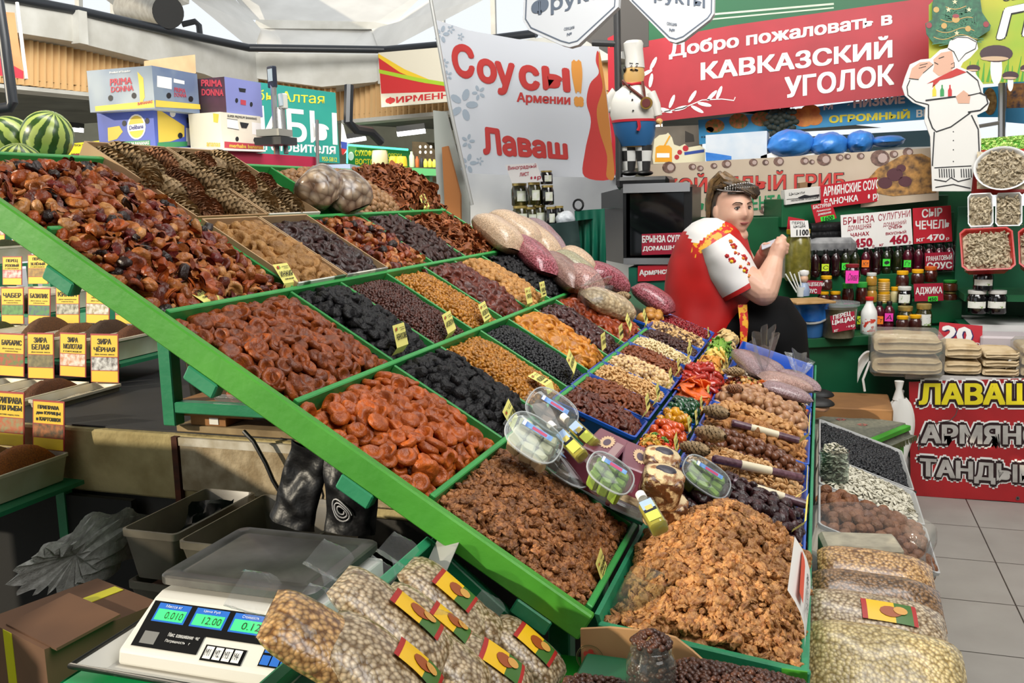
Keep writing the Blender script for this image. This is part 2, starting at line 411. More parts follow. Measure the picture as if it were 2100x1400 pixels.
def apricot(i):
 rg=random.Random(i);fold=rg.choice((0,.0,.35,.6));dim=rg.uniform(.45,.95)
 def fn(p):
  r=math.hypot(p[0],p[1]);z=p[2]*(.38+.22*math.exp(-((r-.74)/.2)**2))
  if p[2]>0:z-=dim*.5*math.exp(-(r/.42)**2)
  z+=fold*(p[0]**2)*.55-.1*fold
  k=wr(p,1.6,.16,i);return Vector((p[0]*k*(1-.25*fold),p[1]*k*(1+.1*math.sin(i)),z*wr(p,3,.2,i+3)))
 return blob((.0215,.0205,.0205),fn,20,13)
def walnut(i):
 def fn(p):
  br=.66+.50*min(1,abs(mnoise.noise(Vector((p[0]*3.0+i*9,p[1]*3.0,p[2]*3.0))))*3.6)**.7
  gr=1-.36*math.exp(-(p[0]/.16)**2)*(.6+.4*p[2]);br*=gr*(1+.12*math.sin(6*p[1]+i+3*p[0]))
  return Vector((p[0]*br*(1+.12*math.sin(i*2)),p[1]*br,p[2]*br*(.62 if p[2]>0 else.34)))
 return blob((.0122,.0160,.0145),fn,26,16)
def walnut_bit(i):
 def fn(p):
  br=.60+.55*min(1,abs(mnoise.noise(Vector((p[0]*2.2+i*5,p[1]*2.2,p[2]*2.2))))*4)**.6;return Vector((p[0]*br*.8,p[1]*br,p[2]*br*.6))
 return blob((.0085,.012,.009),fn,18,11)
def wrinkled(r,amp=.3,sc=2.2,n=14,k=9,ridge=0,taper=0):
 def mk(i):
  def fn(p):
   q=1+amp*(abs(mnoise.noise(Vector((p[0]*sc+i*4,p[1]*sc,p[2]*sc))))*2-.5)
   if ridge:q*=1+ridge*math.sin(math.atan2(p[2],p[0])*5+i+2*p[1])
   t=1-taper*p[1]
   return Vector((p[0]*q*t,p[1]*(1+.1*math.sin(i)),p[2]*q*t))
  return blob(r,fn,n,k)
 return mk
def almond(L_=.0125,wd=.0062,th=.004,n=10,k=8):
 def mk(i):
  def fn(p):
   t=1-.38*p[1]-.1*p[1]*p[1];return Vector((p[0]*t*wr(p,3,.1,i),p[1],p[2]*t*wr(p,4,.15,i)))
  return blob((wd,L_,th),fn,n,k)
 return mk
def crescent(R_=.02,r=.006,arc=2.4,flat=1.0,n=7,k=9,tap=.5):
 def mk(i):
  mb=MB();rg=random.Random(i+5);a0=arc*rg.uniform(.75,1.2)
  P=[(R_*math.cos(a0*(t/(k-1)-.5)),R_*math.sin(a0*(t/(k-1)-.5)),.25*R_*math.sin(3*t/(k-1)+i))for t in range(k)]
  rr=[r*(tap+(1-tap)*math.sin(PI*(t+.4)/(k-.2)))*(1+.2*math.sin(t*2+i))for t in range(k)]
  mb.tube(P,rr,n,flat=flat);return MBshift(mb,(-R_*.8,0,0))
 return mk
def MBshift(mb,d):
 mb.v=[(a+d[0],b+d[1],c+d[2])for a,b,c in mb.v];return mb
def slice_ring(i):
 """curled dried fruit slice"""
 rg=random.Random(i+31);mb=MB();R_=.018;cu=rg.uniform(.25,.8)
 def top(u,v):
  a=2*PI*u*.82+.3*i;r=R_*(.25+.75*v)*(1+.15*math.sin(3*a+i));return(r*math.cos(a),r*math.sin(a)*.8,cu*R_*(math.cos(a*1.5+i)*v)+.25*R_*v*v)
 mb.grid(top,12,4);n=len(mb.v)
 mb.grid(lambda u,v:tuple(Vector(top(u,v))-Vector((0,0,.0035))),12,4);return mb
def cone_piece(i,L_=.062,r=.026):
 """cedar cone: core with spiral rows of overlapping scales"""
 mb=MB();rg=random.Random(i);mb.ell((0,0,0),(r*.72,L_*.94,r*.72),10,8)
 rows,per=13,9
 for a in range(rows):
  t=-1+2*(a+.5)/rows;rad=r*math.sqrt(max(.03,1-t*t*.9))*(1.02-.14*t)
  for b in range(per):
   th=2*PI*(b+(a*.5))/per+rg.uniform(-.12,.12);y0=t*L_;w_=rad*.62*math.sin(PI/per)*1.7;ln=L_*.22
   c,s_=math.cos(th),math.sin(th);nx=Vector((c,0,s_));tx=Vector((-s_,0,c));up=Vector((0,1,0))
   b0=nx*rad*.66+up*(y0-ln*.35);tip=nx*(rad*1.14+r*.10*rg.uniform(-.5,1))+up*(y0+ln*.72)
   mid=nx*rad*1.02+up*(y0+ln*.2)
   vs=[b0-tx*w_*.6,b0+tx*w_*.6,mid+tx*w_,tip+tx*w_*.35,tip-tx*w_*.35,mid-tx*w_,(mid+nx*r*.05),tip-nx*.004-up*.004,b0+up*.002-nx*.004]
   mb.add(vs,[(0,1,6),(1,2,6),(2,3,6),(3,4,6),(4,5,6),(5,0,6),(3,2,7),(5,4,7),(4,3,7),(2,1,8),(0,5,8),(7,2,8),(8,5,7)],0)
 return mb
def walnut_shell(i):
 def fn(p):
  k=1+.05*math.exp(-(p[0]/.12)**2)+.07*mnoise.noise(Vector((p[0]*3+i,p[1]*3,p[2]*3)))+.035*mnoise.noise(Vector((p[0]*9+i,p[1]*5,p[2]*9)))
  return Vector((p[0]*k,p[1]*k*(1+.1*max(0,p[1])**3),p[2]*k))
 return blob((.0165,.0185,.0165),fn,20,13)
def pistachio(i):
 mb=MB();
 for s_ in(-1,1):
  R_=Matrix.Rotation(s_*.22,3,'Y')
  def fn(p):return Vector((p[0]*(1-.2*p[1]),p[1],p[2]*.9))
  mb.ell((s_*.0012,0,0),(.0042,.0088,.0058),10,7,M_=R_,fn=lambda p:Vector(((p[0]if p[0]*s_>0 else p[0]*.15)*(1-.2*p[1]),p[1],p[2])))
 return mb
def gum(i):
 mb=MB();mb.box((0,0,0),(.016,.015,.014),bev=.0045);mb.s=[True]*len(mb.s);return mb
def strip(L_,wd,th,wob=.3):
 def mk(i):
  mb=MB();rg=random.Random(i+11);a=rg.uniform(.2,.9)*wob
  def fn(u,v,k):return((v-.5)*wd*(1-.5*abs(2*u-1)**3)+.1*wd*math.sin(5*u+i),(u-.5)*L_,th*k+a*wd*math.sin(3.2*u+i)+.25*a*wd*math.cos(6*v+i))
  mb.grid(lambda u,v:fn(u,v,.5),9,4);mb.grid(lambda u,v:fn(u,1-v,-.5),9,4)
  n=36;r=lambda j,i_:j*9+i_
  for i_ in range(8):mb.f+=[(i_+1,i_,n+27+i_,n+27+i_+1),(27+i_,27+i_+1,n+i_+1,n+i_)];mb.m+=[0,0];mb.s+=[True,True]
  for j in range(3):mb.f+=[(j*9,(j+1)*9,n+(2-j)*9,n+(3-j)*9),((j+1)*9+8,j*9+8,n+(3-j)*9+8,n+(2-j)*9+8)];mb.m+=[0,0];mb.s+=[True,True]
  return mb
 return mk
def bean(i):
 return crescent(.0062,.0036,3.0,1,7,8,.55)(i)
G_RAIL=M('green_paint_light','#3d8a28',.4,'#4a9a30',6,3,.12,40)
G_BOARD=M('green_paint','#2f8f45',.42,'#3a9d4c',5,3,.1,40)
G_TEAL=M('green_paint_teal','#1f7d55',.42,'#2b8a60',5,4,.15,30)
G_DARK=M('green_paint_dark','#0d4a2e',.45,'#13583a',6,3)
BLUE_PL=M('blue_plastic','#12429a',.3,'#174fae',4,2)
SM,SB=-.6052,.6277
SN=Vector((-SM,0,1)).normalized()
def S(X,Y,h=0):return Vector((X,Y,SB+SM*X))+SN*h
RT,R1,RA,RB,RC,RE=-1.64,-1.385,-1.13,-.873,-.618,-.345
YN=1.4
rack=thing('display_rack','green painted sloping display rack carrying the rows of dried fruit','rack',(-1.0,2.3,.9))
def board(a,b,ht,th,name,mat=G_BOARD,drop=0,parent=rack,up=SN):
 mb=MB();a=Vector(a)-Vector(up)*(ht/2+drop);b=Vector(b)-Vector(up)*(ht/2+drop);mb.bar(a,b,th,ht,up,bev=.002);return mb.build(name,mat,parent)
mb=MB();mb.bar(S(-1.95,YN-.012,-.026),S(RE+.012,YN-.012,-.026),.018,.052,SN,bev=.003);rail=mb.build('side_rail',G_RAIL,rack)
for X,y1 in((RT,3.37),(R1,3.37),(RA,3.37),(RB,3.37),(RC,3.47),(RE,1.80)):
 board(S(X,YN,.004),S(X,y1,.004),.05,.012,'row_board')
DIV={0:(RT,R1,[2.42,2.56,3.09,3.37]),1:(R1,RA,[1.84,2.32,2.65,2.93,3.37]),2:(RA,RB,[1.81,2.04,2.30,2.55,2.80,3.06,3.37]),3:(RB,RC,[1.79,2.05,2.33,2.57,2.83,3.09,3.40]),4:(RC,RE,[1.79])}
for r_,(a,b_,ys)in DIV.items():
 for y in ys:board(S(a+.006,y,.002),S(b_-.006,y,.002),.045,.007,'divider')
mb=MB();mb.hexa([S(RT,YN,-.062),S(RC,YN,-.062),S(RC,3.4,-.062),S(RT,3.4,-.062),S(RT,YN,-.054),S(RC,YN,-.054),S(RC,3.4,-.054),S(RT,3.4,-.054)])
mb.hexa([S(RC,YN,-.062),S(RE,YN,-.062),S(RE,1.8,-.062),S(RC,1.8,-.062),S(RC,YN,-.054),S(RE,YN,-.054),S(RE,1.8,-.054),S(RC,1.8,-.054)])
mb.build('base_board',G_DARK,rack)
for px,py in((478,748),(1100,0),(790,990),(1190,1270)):
 pass
for X in(-1.32,-1.02,-.72,-.405):
 mb=MB();mb.bar(S(X-.03,YN-.008,-.066),S(X+.03,YN-.008,-.066),.03,.03,SN,bev=.003);mb.build('cleat',G_TEAL,rack)
YP=2.0;CZ=.93
a=at(343,690,Y=YP);b_=at(357,872,Y=YP);tz=SB+SM*a[0]-.07
mb=MB();mb.bar((a[0],YP,tz),(a[0],YP,CZ),.04,.04,(0,1,0),bev=.003);mb.build('leg',G_TEAL,rack)
mb=MB();mb.bar((a[0],YP,CZ+.05),(-.55,YP,CZ+.05),.035,.03,bev=.003);mb.build('crossbar',G_TEAL,rack)
mb=MB();mb.bar((a[0],3.3,SB+SM*a[0]-.07),(a[0],3.3,CZ),.04,.04,(0,1,0),bev=.003);mb.build('leg',G_TEAL,rack)
for x_,y_ in((-.42,1.5),(-.42,1.78)):
 mb=MB();mb.bar((x_,y_,SB+SM*x_-.07),(x_,y_,.0),.04,.04,(0,1,0),bev=.003);mb.build('leg',G_TEAL,rack)
P_APR=variants('dried_apricot',M('apricot_orange','#b85a18',.42,'#94420e',60,4,.25,220,rnd=.22),apricot,6)
P_APR2=variants('dried_apricot',M('apricot_russet','#984a16',.44,'#6c2e0c',60,4,.25,220,rnd=.28),apricot,6)
P_APRB=variants('brown_apricot',M('apricot_brown','#6b2c18',.38,'#4a1a10',60,4,.25,220,rnd=.3),apricot,4)
P_APRY=variants('yellow_apricot',M('apricot_yellow','#cf8a2c',.38,'#b06a1c',60,4,.2,220,rnd=.2),apricot,4)
P_PRUNE=variants('prune',M('prune_black','#0a0a0c',.5,'#161518',40,4,.4,160,rnd=.35,spec=.3),wrinkled((.016,.022,.011),.45,2.4,14,9),4)
P_RAISB=variants('raisin',M('raisin_brown','#3a1a12',.45,'#52261a',150,2,rnd=.35),wrinkled((.0042,.0062,.0036),.4,2,8,6),4)
P_RAISY=variants('raisin',M('raisin_gold','#b87d28',.38,'#9a5f1a',150,2,rnd=.3),wrinkled((.0052,.0078,.0044),.35,2,8,6),4)
P_RAISK=variants('raisin',M('raisin_black','#090a0e',.5,'#111218',150,2,rnd=.4),wrinkled((.0048,.0066,.0042),.4,2,8,6),4)
P_URUK=variants('wild_apricot',M('uruk_tan','#c08d4e',.5,'#a87438',70,4,.4,200,rnd=.2),wrinkled((.0115,.0135,.0095),.3,2.4,10,8),4)
P_DATE=variants('date',M('date_dark','#241014',.3,'#3a181a',45,4,.35,120,rnd=.35),wrinkled((.0125,.024,.011),.16,2.0,14,12,.03),4)
P_DATES=variants('small_date',M('date_brown','#4a241c',.34,'#33161a',60,4,.3,140,rnd=.3),wrinkled((.0085,.0155,.0075),.16,2,10,8,.03),3)
P_FIG=variants('dried_fig',M('fig_tan','#b0824a',.6,'#8f6433',45,5,.5,120,rnd=.16),apricot,4)
for q in P_FIG:
 q.V*=np.array([1.15,1.15,1.6],dtype=np.float32);q.mesh.vertices.foreach_set('co',q.V.ravel());q.mesh.update()
MIXC=['#6a2a16','#9a4820','#b4703a','#2a1814','#a85826','#c08850','#6e1c14','#8a3c18','#a4501e','#96521f','#b06a30']
MMIX=M('compote_mix','#ffffff',.4,'#c9b8a8',70,4,.3,150,rnd=.22,rcol=MIXC)
P_MIX=variants('dried_fruit_piece',MMIX,lambda i:[apricot,slice_ring,wrinkled((.012,.016,.011),.4,2.3,12,8),crescent(.015,.0065,2.6,.7),slice_ring,wrinkled((.015,.017,.011),.35,2.2,12,8)][i](i),6)
P_APPLE=variants('apple_chip',M('apple_chip','#9a5a2c',.6,'#7a3d1c',60,4,.2,150,rnd=.3),lambda i:(slice_ring,crescent(.016,.004,2.2,.5))[i%2](i),4)
P_PEAR=variants('dried_pear',M('pear_dark','#2c1613',.5,'#3d2019',60,4,.3,150,rnd=.3),wrinkled((.011,.02,.008),.3,2.2,12,8),3)
P_WAL=variants('walnut_kernel',M('walnut_light','#c08c54',.5,'#8a5428',120,4,.35,260,rnd=.3),lambda i:walnut(i)if i<5 else walnut_bit(i),7)
P_WAL2=variants('walnut_kernel',M('walnut_amber','#a87040',.5,'#70401e',120,4,.35,260,rnd=.32),lambda i:walnut(i+3)if i<3 else walnut_bit(i),6)
P_ALM=variants('almond',M('almond_brown','#84451f',.55,'#6a3314',120,3,rnd=.2),almond(),3)
P_CASH=variants('cashew',M('cashew_toast','#d9b27a',.5,'#c4945a',80,3,rnd=.14),bean,4)
P_CASHW=variants('cashew',M('cashew_white','#e6d3a8',.5,'#d6bd8a',80,3,rnd=.1),bean,4)
P_HAZ=variants('hazelnut',M('hazelnut_cream','#dcbb88',.5,'#6a3a20',38,3,rnd=.12,thr=(.56,.66)),wrinkled((.0075,.008,.0072),.12,2,10,8),3)
P_PECAN=variants('pecan_kernel',M('pecan_dark','#4d2014',.4,'#6a3018',90,3,.3,200,rnd=.3),wrinkled((.0075,.0175,.0055),.12,2,12,10,.14),4)
P_CHOC=variants('dark_almond',M('dark_almond','#2e1712',.45,'#4a2820',90,3,rnd=.3),almond(.011,.006,.0045),3)
P_BRAZ=variants('mixed_kernel',M('mixed_kernel','#cfa870',.5,'#4a2a1a',45,3,rnd=.2,thr=(.48,.58)),almond(.013,.007,.006),3)
P_CRAN=variants('dried_cranberry',M('cranberry','#6a0f16',.3,'#8a1a20',90,3,rnd=.35),wrinkled((.006,.0075,.0045),.4,2,8,6),3)
P_MACA=variants('macadamia',M('macadamia_shell','#5a321e',.32,'#6f4228',30,3,rnd=.16),wrinkled((.0112,.0115,.011),.03,2,16,11),3)
P_PISTA=variants('pistachio',M('pistachio_shell','#d3ab78',.55,'#b98a54',70,3,rnd=.16),pistachio,3)
P_ALMSH=variants('almond_in_shell',M('almond_shell','#b07a40',.6,'#8f5a2a',110,4,.4,220,rnd=.2),almond(.0175,.0105,.0072,12,10),3)
P_PECSH=variants('pecan_in_shell',M('pecan_shell','#b58a62',.42,'#9c7050',30,3,rnd=.14),wrinkled((.0128,.0172,.0125),.05,1.6,16,11),3)
P_APSH=variants('apricot_stone',M('apricot_stone','#c99a62',.6,'#a87440',70,4,rnd=.18),almond(.014,.009,.0052,10,8),3)
P_NMIX=variants('nut_mix_piece',M('nut_mix','#ffffff',.4,'#d8c8b0',60,3,rnd=.15,rcol=['#d9a860','#8f3418','#e2c48a','#5a2a18','#c9641e','#6a7a22','#c98a3a','#8a4a24']),lambda i:[bean,wrinkled((.0075,.009,.006),.3,2,9,7),almond()][i%3](i),3)
P_WHSEED=variants('speckled_bean',M('speckled_bean','#d8c8b0',.5,'#6a5240',140,3,rnd=.15,thr=(.5,.6)),wrinkled((.006,.0068,.0055),.12,2,9,7),3)
P_GUM=variants('jelly_cube',M('jelly_cube','#ffffff',.4,rnd=.1,rcol=['#e8822e','#d9b34a','#5f9a3a','#d93a2a','#e8a23c','#e0641e']),gum,2)
P_KUM=variants('candied_kumquat',M('kumquat','#b83a10',.18,'#d4561a',30,3,rnd=.2,coat=.5),wrinkled((.0115,.0125,.0105),.1,1.8,14,10),3)
P_YEL=variants('candied_yellow_fruit',M('candied_yellow','#d8a012',.25,'#c07f10',30,3,rnd=.15,coat=.4),wrinkled((.0115,.012,.009),.15,1.8,12,9),3)
P_GRN=variants('candied_green_fruit',M('candied_green','#06301a',.18,'#0c4a24',30,3,rnd=.3,coat=.5),wrinkled((.0115,.0125,.010),.12,1.8,12,9),3)
P_ORS=variants('candied_papaya_slice',M('candied_orange','#e86a24',.3,'#d85a18',20,3,rnd=.08,coat=.3),strip(.085,.045,.004),4)
P_REDS=variants('candied_red_stick',M('candied_red','#9a1e16',.28,'#b83020',20,3,rnd=.12,coat=.4),strip(.10,.018,.014,.12),3)
P_MANG=variants('candied_mango_slice',M('candied_mango','#dca04a',.4,'#cf8630',20,3,rnd=.12),strip(.07,.035,.004),4)
P_POME=variants('candied_pomelo_strip',M('candied_pomelo','#e8d07a',.45,'#dcbc5a',30,3,rnd=.08),strip(.06,.02,.006),3)
P_GRS=variants('candied_green_strip',M('candied_kiwi','#7aa23a',.4,'#5f8a2a',30,3,rnd=.15),strip(.07,.016,.004),3)
P_GING=variants('candied_ginger_slice',M('candied_ginger','#d8bc86',.55,'#c4a468',30,3,rnd=.1),strip(.045,.03,.004),3)
P_SHELL=variants('walnut_in_shell',M('walnut_shell','#7d5030',.6,'#6a3d22',40,4,.5,120,rnd=.16),walnut_shell,4)
P_NUTS=variants('small_nut',M('nutmeg_tan','#a07850',.55,'#85603c',60,3,rnd=.18),wrinkled((.0115,.0125,.011),.06,2,12,9),3)
P_CONE=variants('cedar_cone',M('cone_scale','#a88c66',.65,'#75603f',60,4,rnd=.16),cone_piece,4)
P_CONE2=variants('cedar_cone',M('cone_scale_red','#a06c48',.62,'#6f4a30',60,4,rnd=.16),lambda i:cone_piece(i,.044,.023),3)
def cell(r_,y0,y1,pad=.008):
 a,b_,_=DIV[r_];return S(a+pad,y0+pad),S(b_-pad,y0+pad)-S(a+pad,y0+pad),Vector((0,y1-y0-2*pad,0))
def fill(r_,y0,y1,kind,P,label,cat,group,sp,**kw):
 O,U,V=cell(r_,y0,y1);return heap(kind,P,O,U,V,SN,label,cat,group,sp,seed=int(r_*100+y0*37),**kw)
fill(3,YN,1.79,'dried_apricot',P_APR,'large bright orange dried apricot, whole and dimpled, in the cell just above the walnut kernels','dried fruit','large orange dried apricots above the walnuts',.0325,dome=.036,nind=170,tilt=.5,flip=.08,lay=.45)
fill(4,YN,1.79,'walnut_kernel',P_WAL2,'amber walnut kernel in the lowest cell of the sloping rack, by the long green rail','nut','walnut kernels on the sloping rack',.0162,dome=.024,base=-.012,nind=130,tilt=.8,lay=.5,sc=(.75,1.08))
fill(2,YN,1.81,'dried_apricot',P_APR2,'smaller russet dried apricot in the cell between the compote mix and the large apricots','dried fruit','russet dried apricots in the second cell',.0275,dome=.035,nind=100,tilt=.55,flip=.2,sc=(.8,1.05))
O,U,V=S(RT+.01,YN+.01),S(RA-.01,YN+.01)-S(RT+.01,YN+.01),Vector((0,.42,0))
heap('dried_fruit_piece',P_MIX,O,U,V,SN,'piece of mixed dried fruit in the big heap at the upper end of the rail','dried fruit','compote mix in the upper heap',.0235,dome=.055,nind=210,tilt=.9,seed=3,lay=.55)
fill(1,2.33,2.65,'dried_fruit_piece',P_MIX,'piece of mixed dried fruit in the smaller heap behind the carton of dark fruit','dried fruit','compote mix behind the cartons',.0235,dome=.04,nind=70,tilt=.9,lay=.55)
fill(2,1.81,2.04,'prune',P_PRUNE,'black prune in the middle row beside the russet apricots','dried fruit','prunes in the middle row',.024,dome=.035,nind=110,tilt=.6)
fill(3,1.79,2.05,'prune',P_PRUNE,'black prune in the row below, beside the large orange apricots','dried fruit','prunes beside the large apricots',.024,dome=.04,nind=150,tilt=.6)
fill(2,2.04,2.30,'raisin',P_RAISB,'small dark brown raisin in the middle row between prunes and golden raisins','dried fruit','dark brown raisins',.0078,dome=.03,nind=70,tilt=.9)
fill(2,2.30,2.55,'raisin',P_RAISY,'golden raisin in the middle row beside the dark brown raisins','dried fruit','golden raisins of the middle row',.0098,dome=.03,nind=70,tilt=.9)
fill(3,2.05,2.33,'raisin',P_RAISY,'golden raisin in the lower row beside the black prunes','dried fruit','golden raisins of the lower row',.0098,dome=.03,nind=80,tilt=.9)
fill(3,2.33,2.57,'raisin',P_RAISK,'tiny blue-black raisin in the lower row beside the yellow apricots','dried fruit','blue-black raisins',.0085,dome=.03,nind=60,tilt=.9)
fill(2,2.55,2.80,'brown_apricot',P_APRB,'dark brown dried apricot beside the golden raisins','dried fruit','dark brown apricots',.025,dome=.035,nind=90,tilt=.6)
fill(3,2.57,2.83,'yellow_apricot',P_APRY,'yellow dried apricot half beside the blue-black raisins','dried fruit','yellow dried apricots',.025,dome=.035,nind=110,tilt=.6)
fill(2,2.80,3.06,'wild_apricot',P_URUK,'tan wrinkled wild apricot beside the dark brown apricots','dried fruit','tan wild apricots',.0185,dome=.035,nind=110,tilt=.7)
fill(2,3.06,3.36,'prune',P_PRUNE,'small black dried plum in the last cell of the middle row','dried fruit','dried plums in the last cell',.022,dome=.03,nind=30,tilt=.7,sc=(.6,.8))
fill(3,2.83,3.09,'small_date',P_DATES,'slim brown date beside the yellow apricots','dried fruit','slim brown dates',.018,dome=.03,nind=110,tilt=.5)
fill(3,3.09,3.46,'brown_apricot',variants('brown_apricot',M('apricot_rust','#9a4218',.38,'#7a2c10',60,4,.2,200,rnd=.25),apricot,4),'rust coloured dried apricot in the last cell above the blue trays','dried fruit','rust coloured apricots of the last cell',.025,dome=.03,nind=90,tilt=.6)
fill(1,2.65,2.93,'dried_pear',P_PEAR,'dark dried pear slice in the upper row beside the compote mix','dried fruit','dark dried pears',.02,dome=.035,nind=80,tilt=.6)
fill(1,2.93,3.36,'apple_chip',P_APPLE,'curled brown apple chip in the upper row above the tan wild apricots','dried fruit','apple chips of the lower heap',.021,dome=.035,nind=80,tilt=.9)
fill(0,3.0,3.44,'apple_chip',P_APPLE,'curled brown apple chip in the topmost heap by the leaning pole','dried fruit','apple chips of the topmost heap',.021,dome=.09,nind=130,tilt=.9)
fill(0,2.56,3.06,'small_nut',P_NUTS,'pale brown round nut in the topmost row beside the plastic bags','nut','round nuts of the topmost row',.019,dome=.05,nind=170,tilt=.9)
DX,DZ=-.4185,.92;EX,EZ=-.312,.872;FX,FZ=-.008,.775
def slab_frame(x0,z0,x1,z1,y0,y1):
 O=Vector((x0,y0,z0));U=Vector((x1-x0,0,z1-z0));V=Vector((0,y1-y0,0));N=Vector((-(z1-z0),0,x1-x0)).normalized();return O,U,V,N
def tray(name,fr,depth,mat,label,cat='tray',wall=.006,lip=.008,taper=.012,bev=0,group=None,bottom_open=False):
 """open tray with slanting walls and a turned lip, rim in the frame's plane"""
 O,U,V,N=fr;lu,lv=U.length,V.length;u,v=U.normalized(),V.normalized()
 def ring(ins,h,r=.014,k=3):
  out=[]
  for cx,cy,a0 in((0,0,PI),(lu,0,1.5*PI),(lu,lv,0),(0,lv,.5*PI)):
   sx=1 if cx==0 else-1;sy=1 if cy==0 else-1;c=(cx+sx*(ins+r),cy+sy*(ins+r))
   for j in range(k+1):
    a=a0+j*PI/2/k;out.append(O+u*(c[0]+r*math.cos(a))+v*(c[1]+r*math.sin(a))+N*h)
  return out
 R_=[ring(0,-lip),ring(0,0),ring(wall*.8,.001),ring(wall,-.001),ring(wall+taper,-depth+.004),ring(wall+taper+.004,-depth+.003)]
 R_o=[ring(wall+taper-.003,-depth),ring(wall*.6,-lip-.002),ring(wall*.3,-lip)]
 rs=R_o+R_;n=len(rs[0]);mb=MB();vs=[p for r in rs for p in r];fs=[]
 for i in range(len(rs)-1):
  for j in range(n):fs.append((i*n+j,i*n+(j+1)%n,(i+1)*n+(j+1)%n,(i+1)*n+j))
 fs.append(tuple(range(n))[::-1]);fs.append(tuple((len(rs)-1)*n+j for j in range(n)))
 mb.add(vs,fs,0,True);o=mb.build(name,mat,auto=50);tag(o,label,cat,group);return o
def inner(fr,pad=.012):
 O,U,V,N=fr;u,v=U.normalized(),V.normalized();return O+u*pad+v*pad,U-u*2*pad,V-v*2*pad,N
BT='blue plastic tray set on the slope, '
YB=[2.165,2.349,2.533,2.723,2.913,3.125,3.307,3.499,3.719,3.96]
BL=[('pecan_kernel',P_PECAN,'dark pecan kernel in the blue tray nearest the plum coloured boxes','pecan kernels',.0155,110,.0,.026,.55),('almond',P_ALM,'brown shelled almond in the blue tray beside the pecan kernels','almonds beside the pecans',.0128,120,.0,.026,.7),('cashew',P_CASH,'toasted cashew in the blue tray beside the almonds','toasted cashews',.0125,120,.0,.026,.8),('hazelnut',P_HAZ,'blanched hazelnut in the blue tray beside the toasted cashews','hazelnuts',.0145,140,.0,.026,.8),('almond',P_ALM,'brown almond in the far blue tray behind the hazelnuts','almonds behind the hazelnuts',.0128,70,.0,.024,.7),('cashew',P_CASHW,'pale cashew in the blue tray behind the second almonds','pale cashews',.0125,80,.0,.024,.8),('dark_almond',P_CHOC,'near black almond in the blue tray behind the pale cashews','near black almonds',.0125,50,.0,.022,.8),('mixed_kernel',P_BRAZ,'cream and brown kernel in the blue tray with two-tone nuts','two-tone kernels',.014,60,.0,.022,.8),('dried_cranberry',P_CRAN,'deep red dried cranberry in the farthest blue tray by the red dress','dried cranberries',.012,60,.0,.02,.9)]
BW=['of pecan kernels','of almonds beside the pecans','of toasted cashews','of hazelnuts','of almonds behind the hazelnuts','of pale cashews','of near black almonds','of two-tone kernels','of dried cranberries']
for i,(kd,P,lb,gp,sp,ni,bs,dm,tl)in enumerate(BL):
 z0,z1=1.006,DZ
 if i==0:z1=.918
 fr=slab_frame(-.625,z0+.003,DX+.006,z1+.003,YB[i]+.002,YB[i+1]-.002)
 tray('plastic_tray',fr,.05,BLUE_PL,'blue plastic tray '+BW[i],bev=0)
 O,U,V,N=inner(fr);heap(kd,P,O,U,V,N,lb,'nut'if i<8 else 'dried fruit',gp,sp,dome=dm,base=-.012,nind=ni,tilt=tl,seed=40+i)
YC=[2.0,2.2,2.41,2.51,2.70,2.94,3.14,3.34,3.50,3.70,3.95]
CL=[('jelly_cube',P_GUM,'small multicoloured jelly cube in the tray in front of the kumquats','sweet','jelly cubes',.0165,110,.05,.9,None),('candied_kumquat',P_KUM,'glossy orange-red candied kumquat behind the jelly cubes','candied fruit','candied kumquats',.0215,70,.035,.7,None),('candied_yellow_fruit',P_YEL,'yellow candied fruit between the kumquats and the dark green ones','candied fruit','yellow candied fruit',.02,30,.032,.7,None),('candied_green_fruit',P_GRN,'dark green candied fruit behind the yellow ones','candied fruit','dark green candied fruit',.0205,70,.032,.7,None),('candied_papaya_slice',P_ORS,'long orange candied papaya slice fanned beside the dark green fruit','candied fruit','orange candied slices',.032,30,.038,.25,0),('candied_red_stick',P_REDS,'red candied stick stacked behind the orange slices','candied fruit','red candied sticks',.02,24,.04,.12,1.57),('candied_mango_slice',P_MANG,'amber candied mango slice behind the red sticks','candied fruit','amber candied mango slices',.028,30,.045,.4,0),('candied_pomelo_strip',P_POME,'pale yellow candied strip behind the mango slices','candied fruit','pale yellow candied strips',.022,40,.045,.4,0),('candied_green_strip',P_GRS,'bright green candied strip near the far end of the candied row','candied fruit','bright green candied strips',.02,40,.05,.4,0),('candied_ginger_slice',P_GING,'cream coloured candied slice at the far end of the candied row','candied fruit','cream candied slices',.024,50,.055,.7,None)]
CW=['jelly cubes','candied kumquats','yellow candied fruit','dark green candied fruit','orange candied slices','red candied sticks','amber mango slices','pale yellow strips','bright green strips','cream candied slices']
for i,(kd,P,lb,ct,gp,sp,ni,dm,tl,yw)in enumerate(CL):
 fr=slab_frame(DX+.012,DZ-.006,EX-.004,EZ+.002,YC[i]+.002,YC[i+1]-.002)
 tray('plastic_tray',fr,.05,BLUE_PL,'narrow blue plastic tray holding '+CW[i])
 O,U,V,N=inner(fr,.007);heap(kd,P,O,U,V,N,lb,ct,gp,sp,dome=dm,base=-.008,nind=ni,tilt=tl,seed=60+i,yaw=yw,layers=2 if i<4 or i>8 else 3)
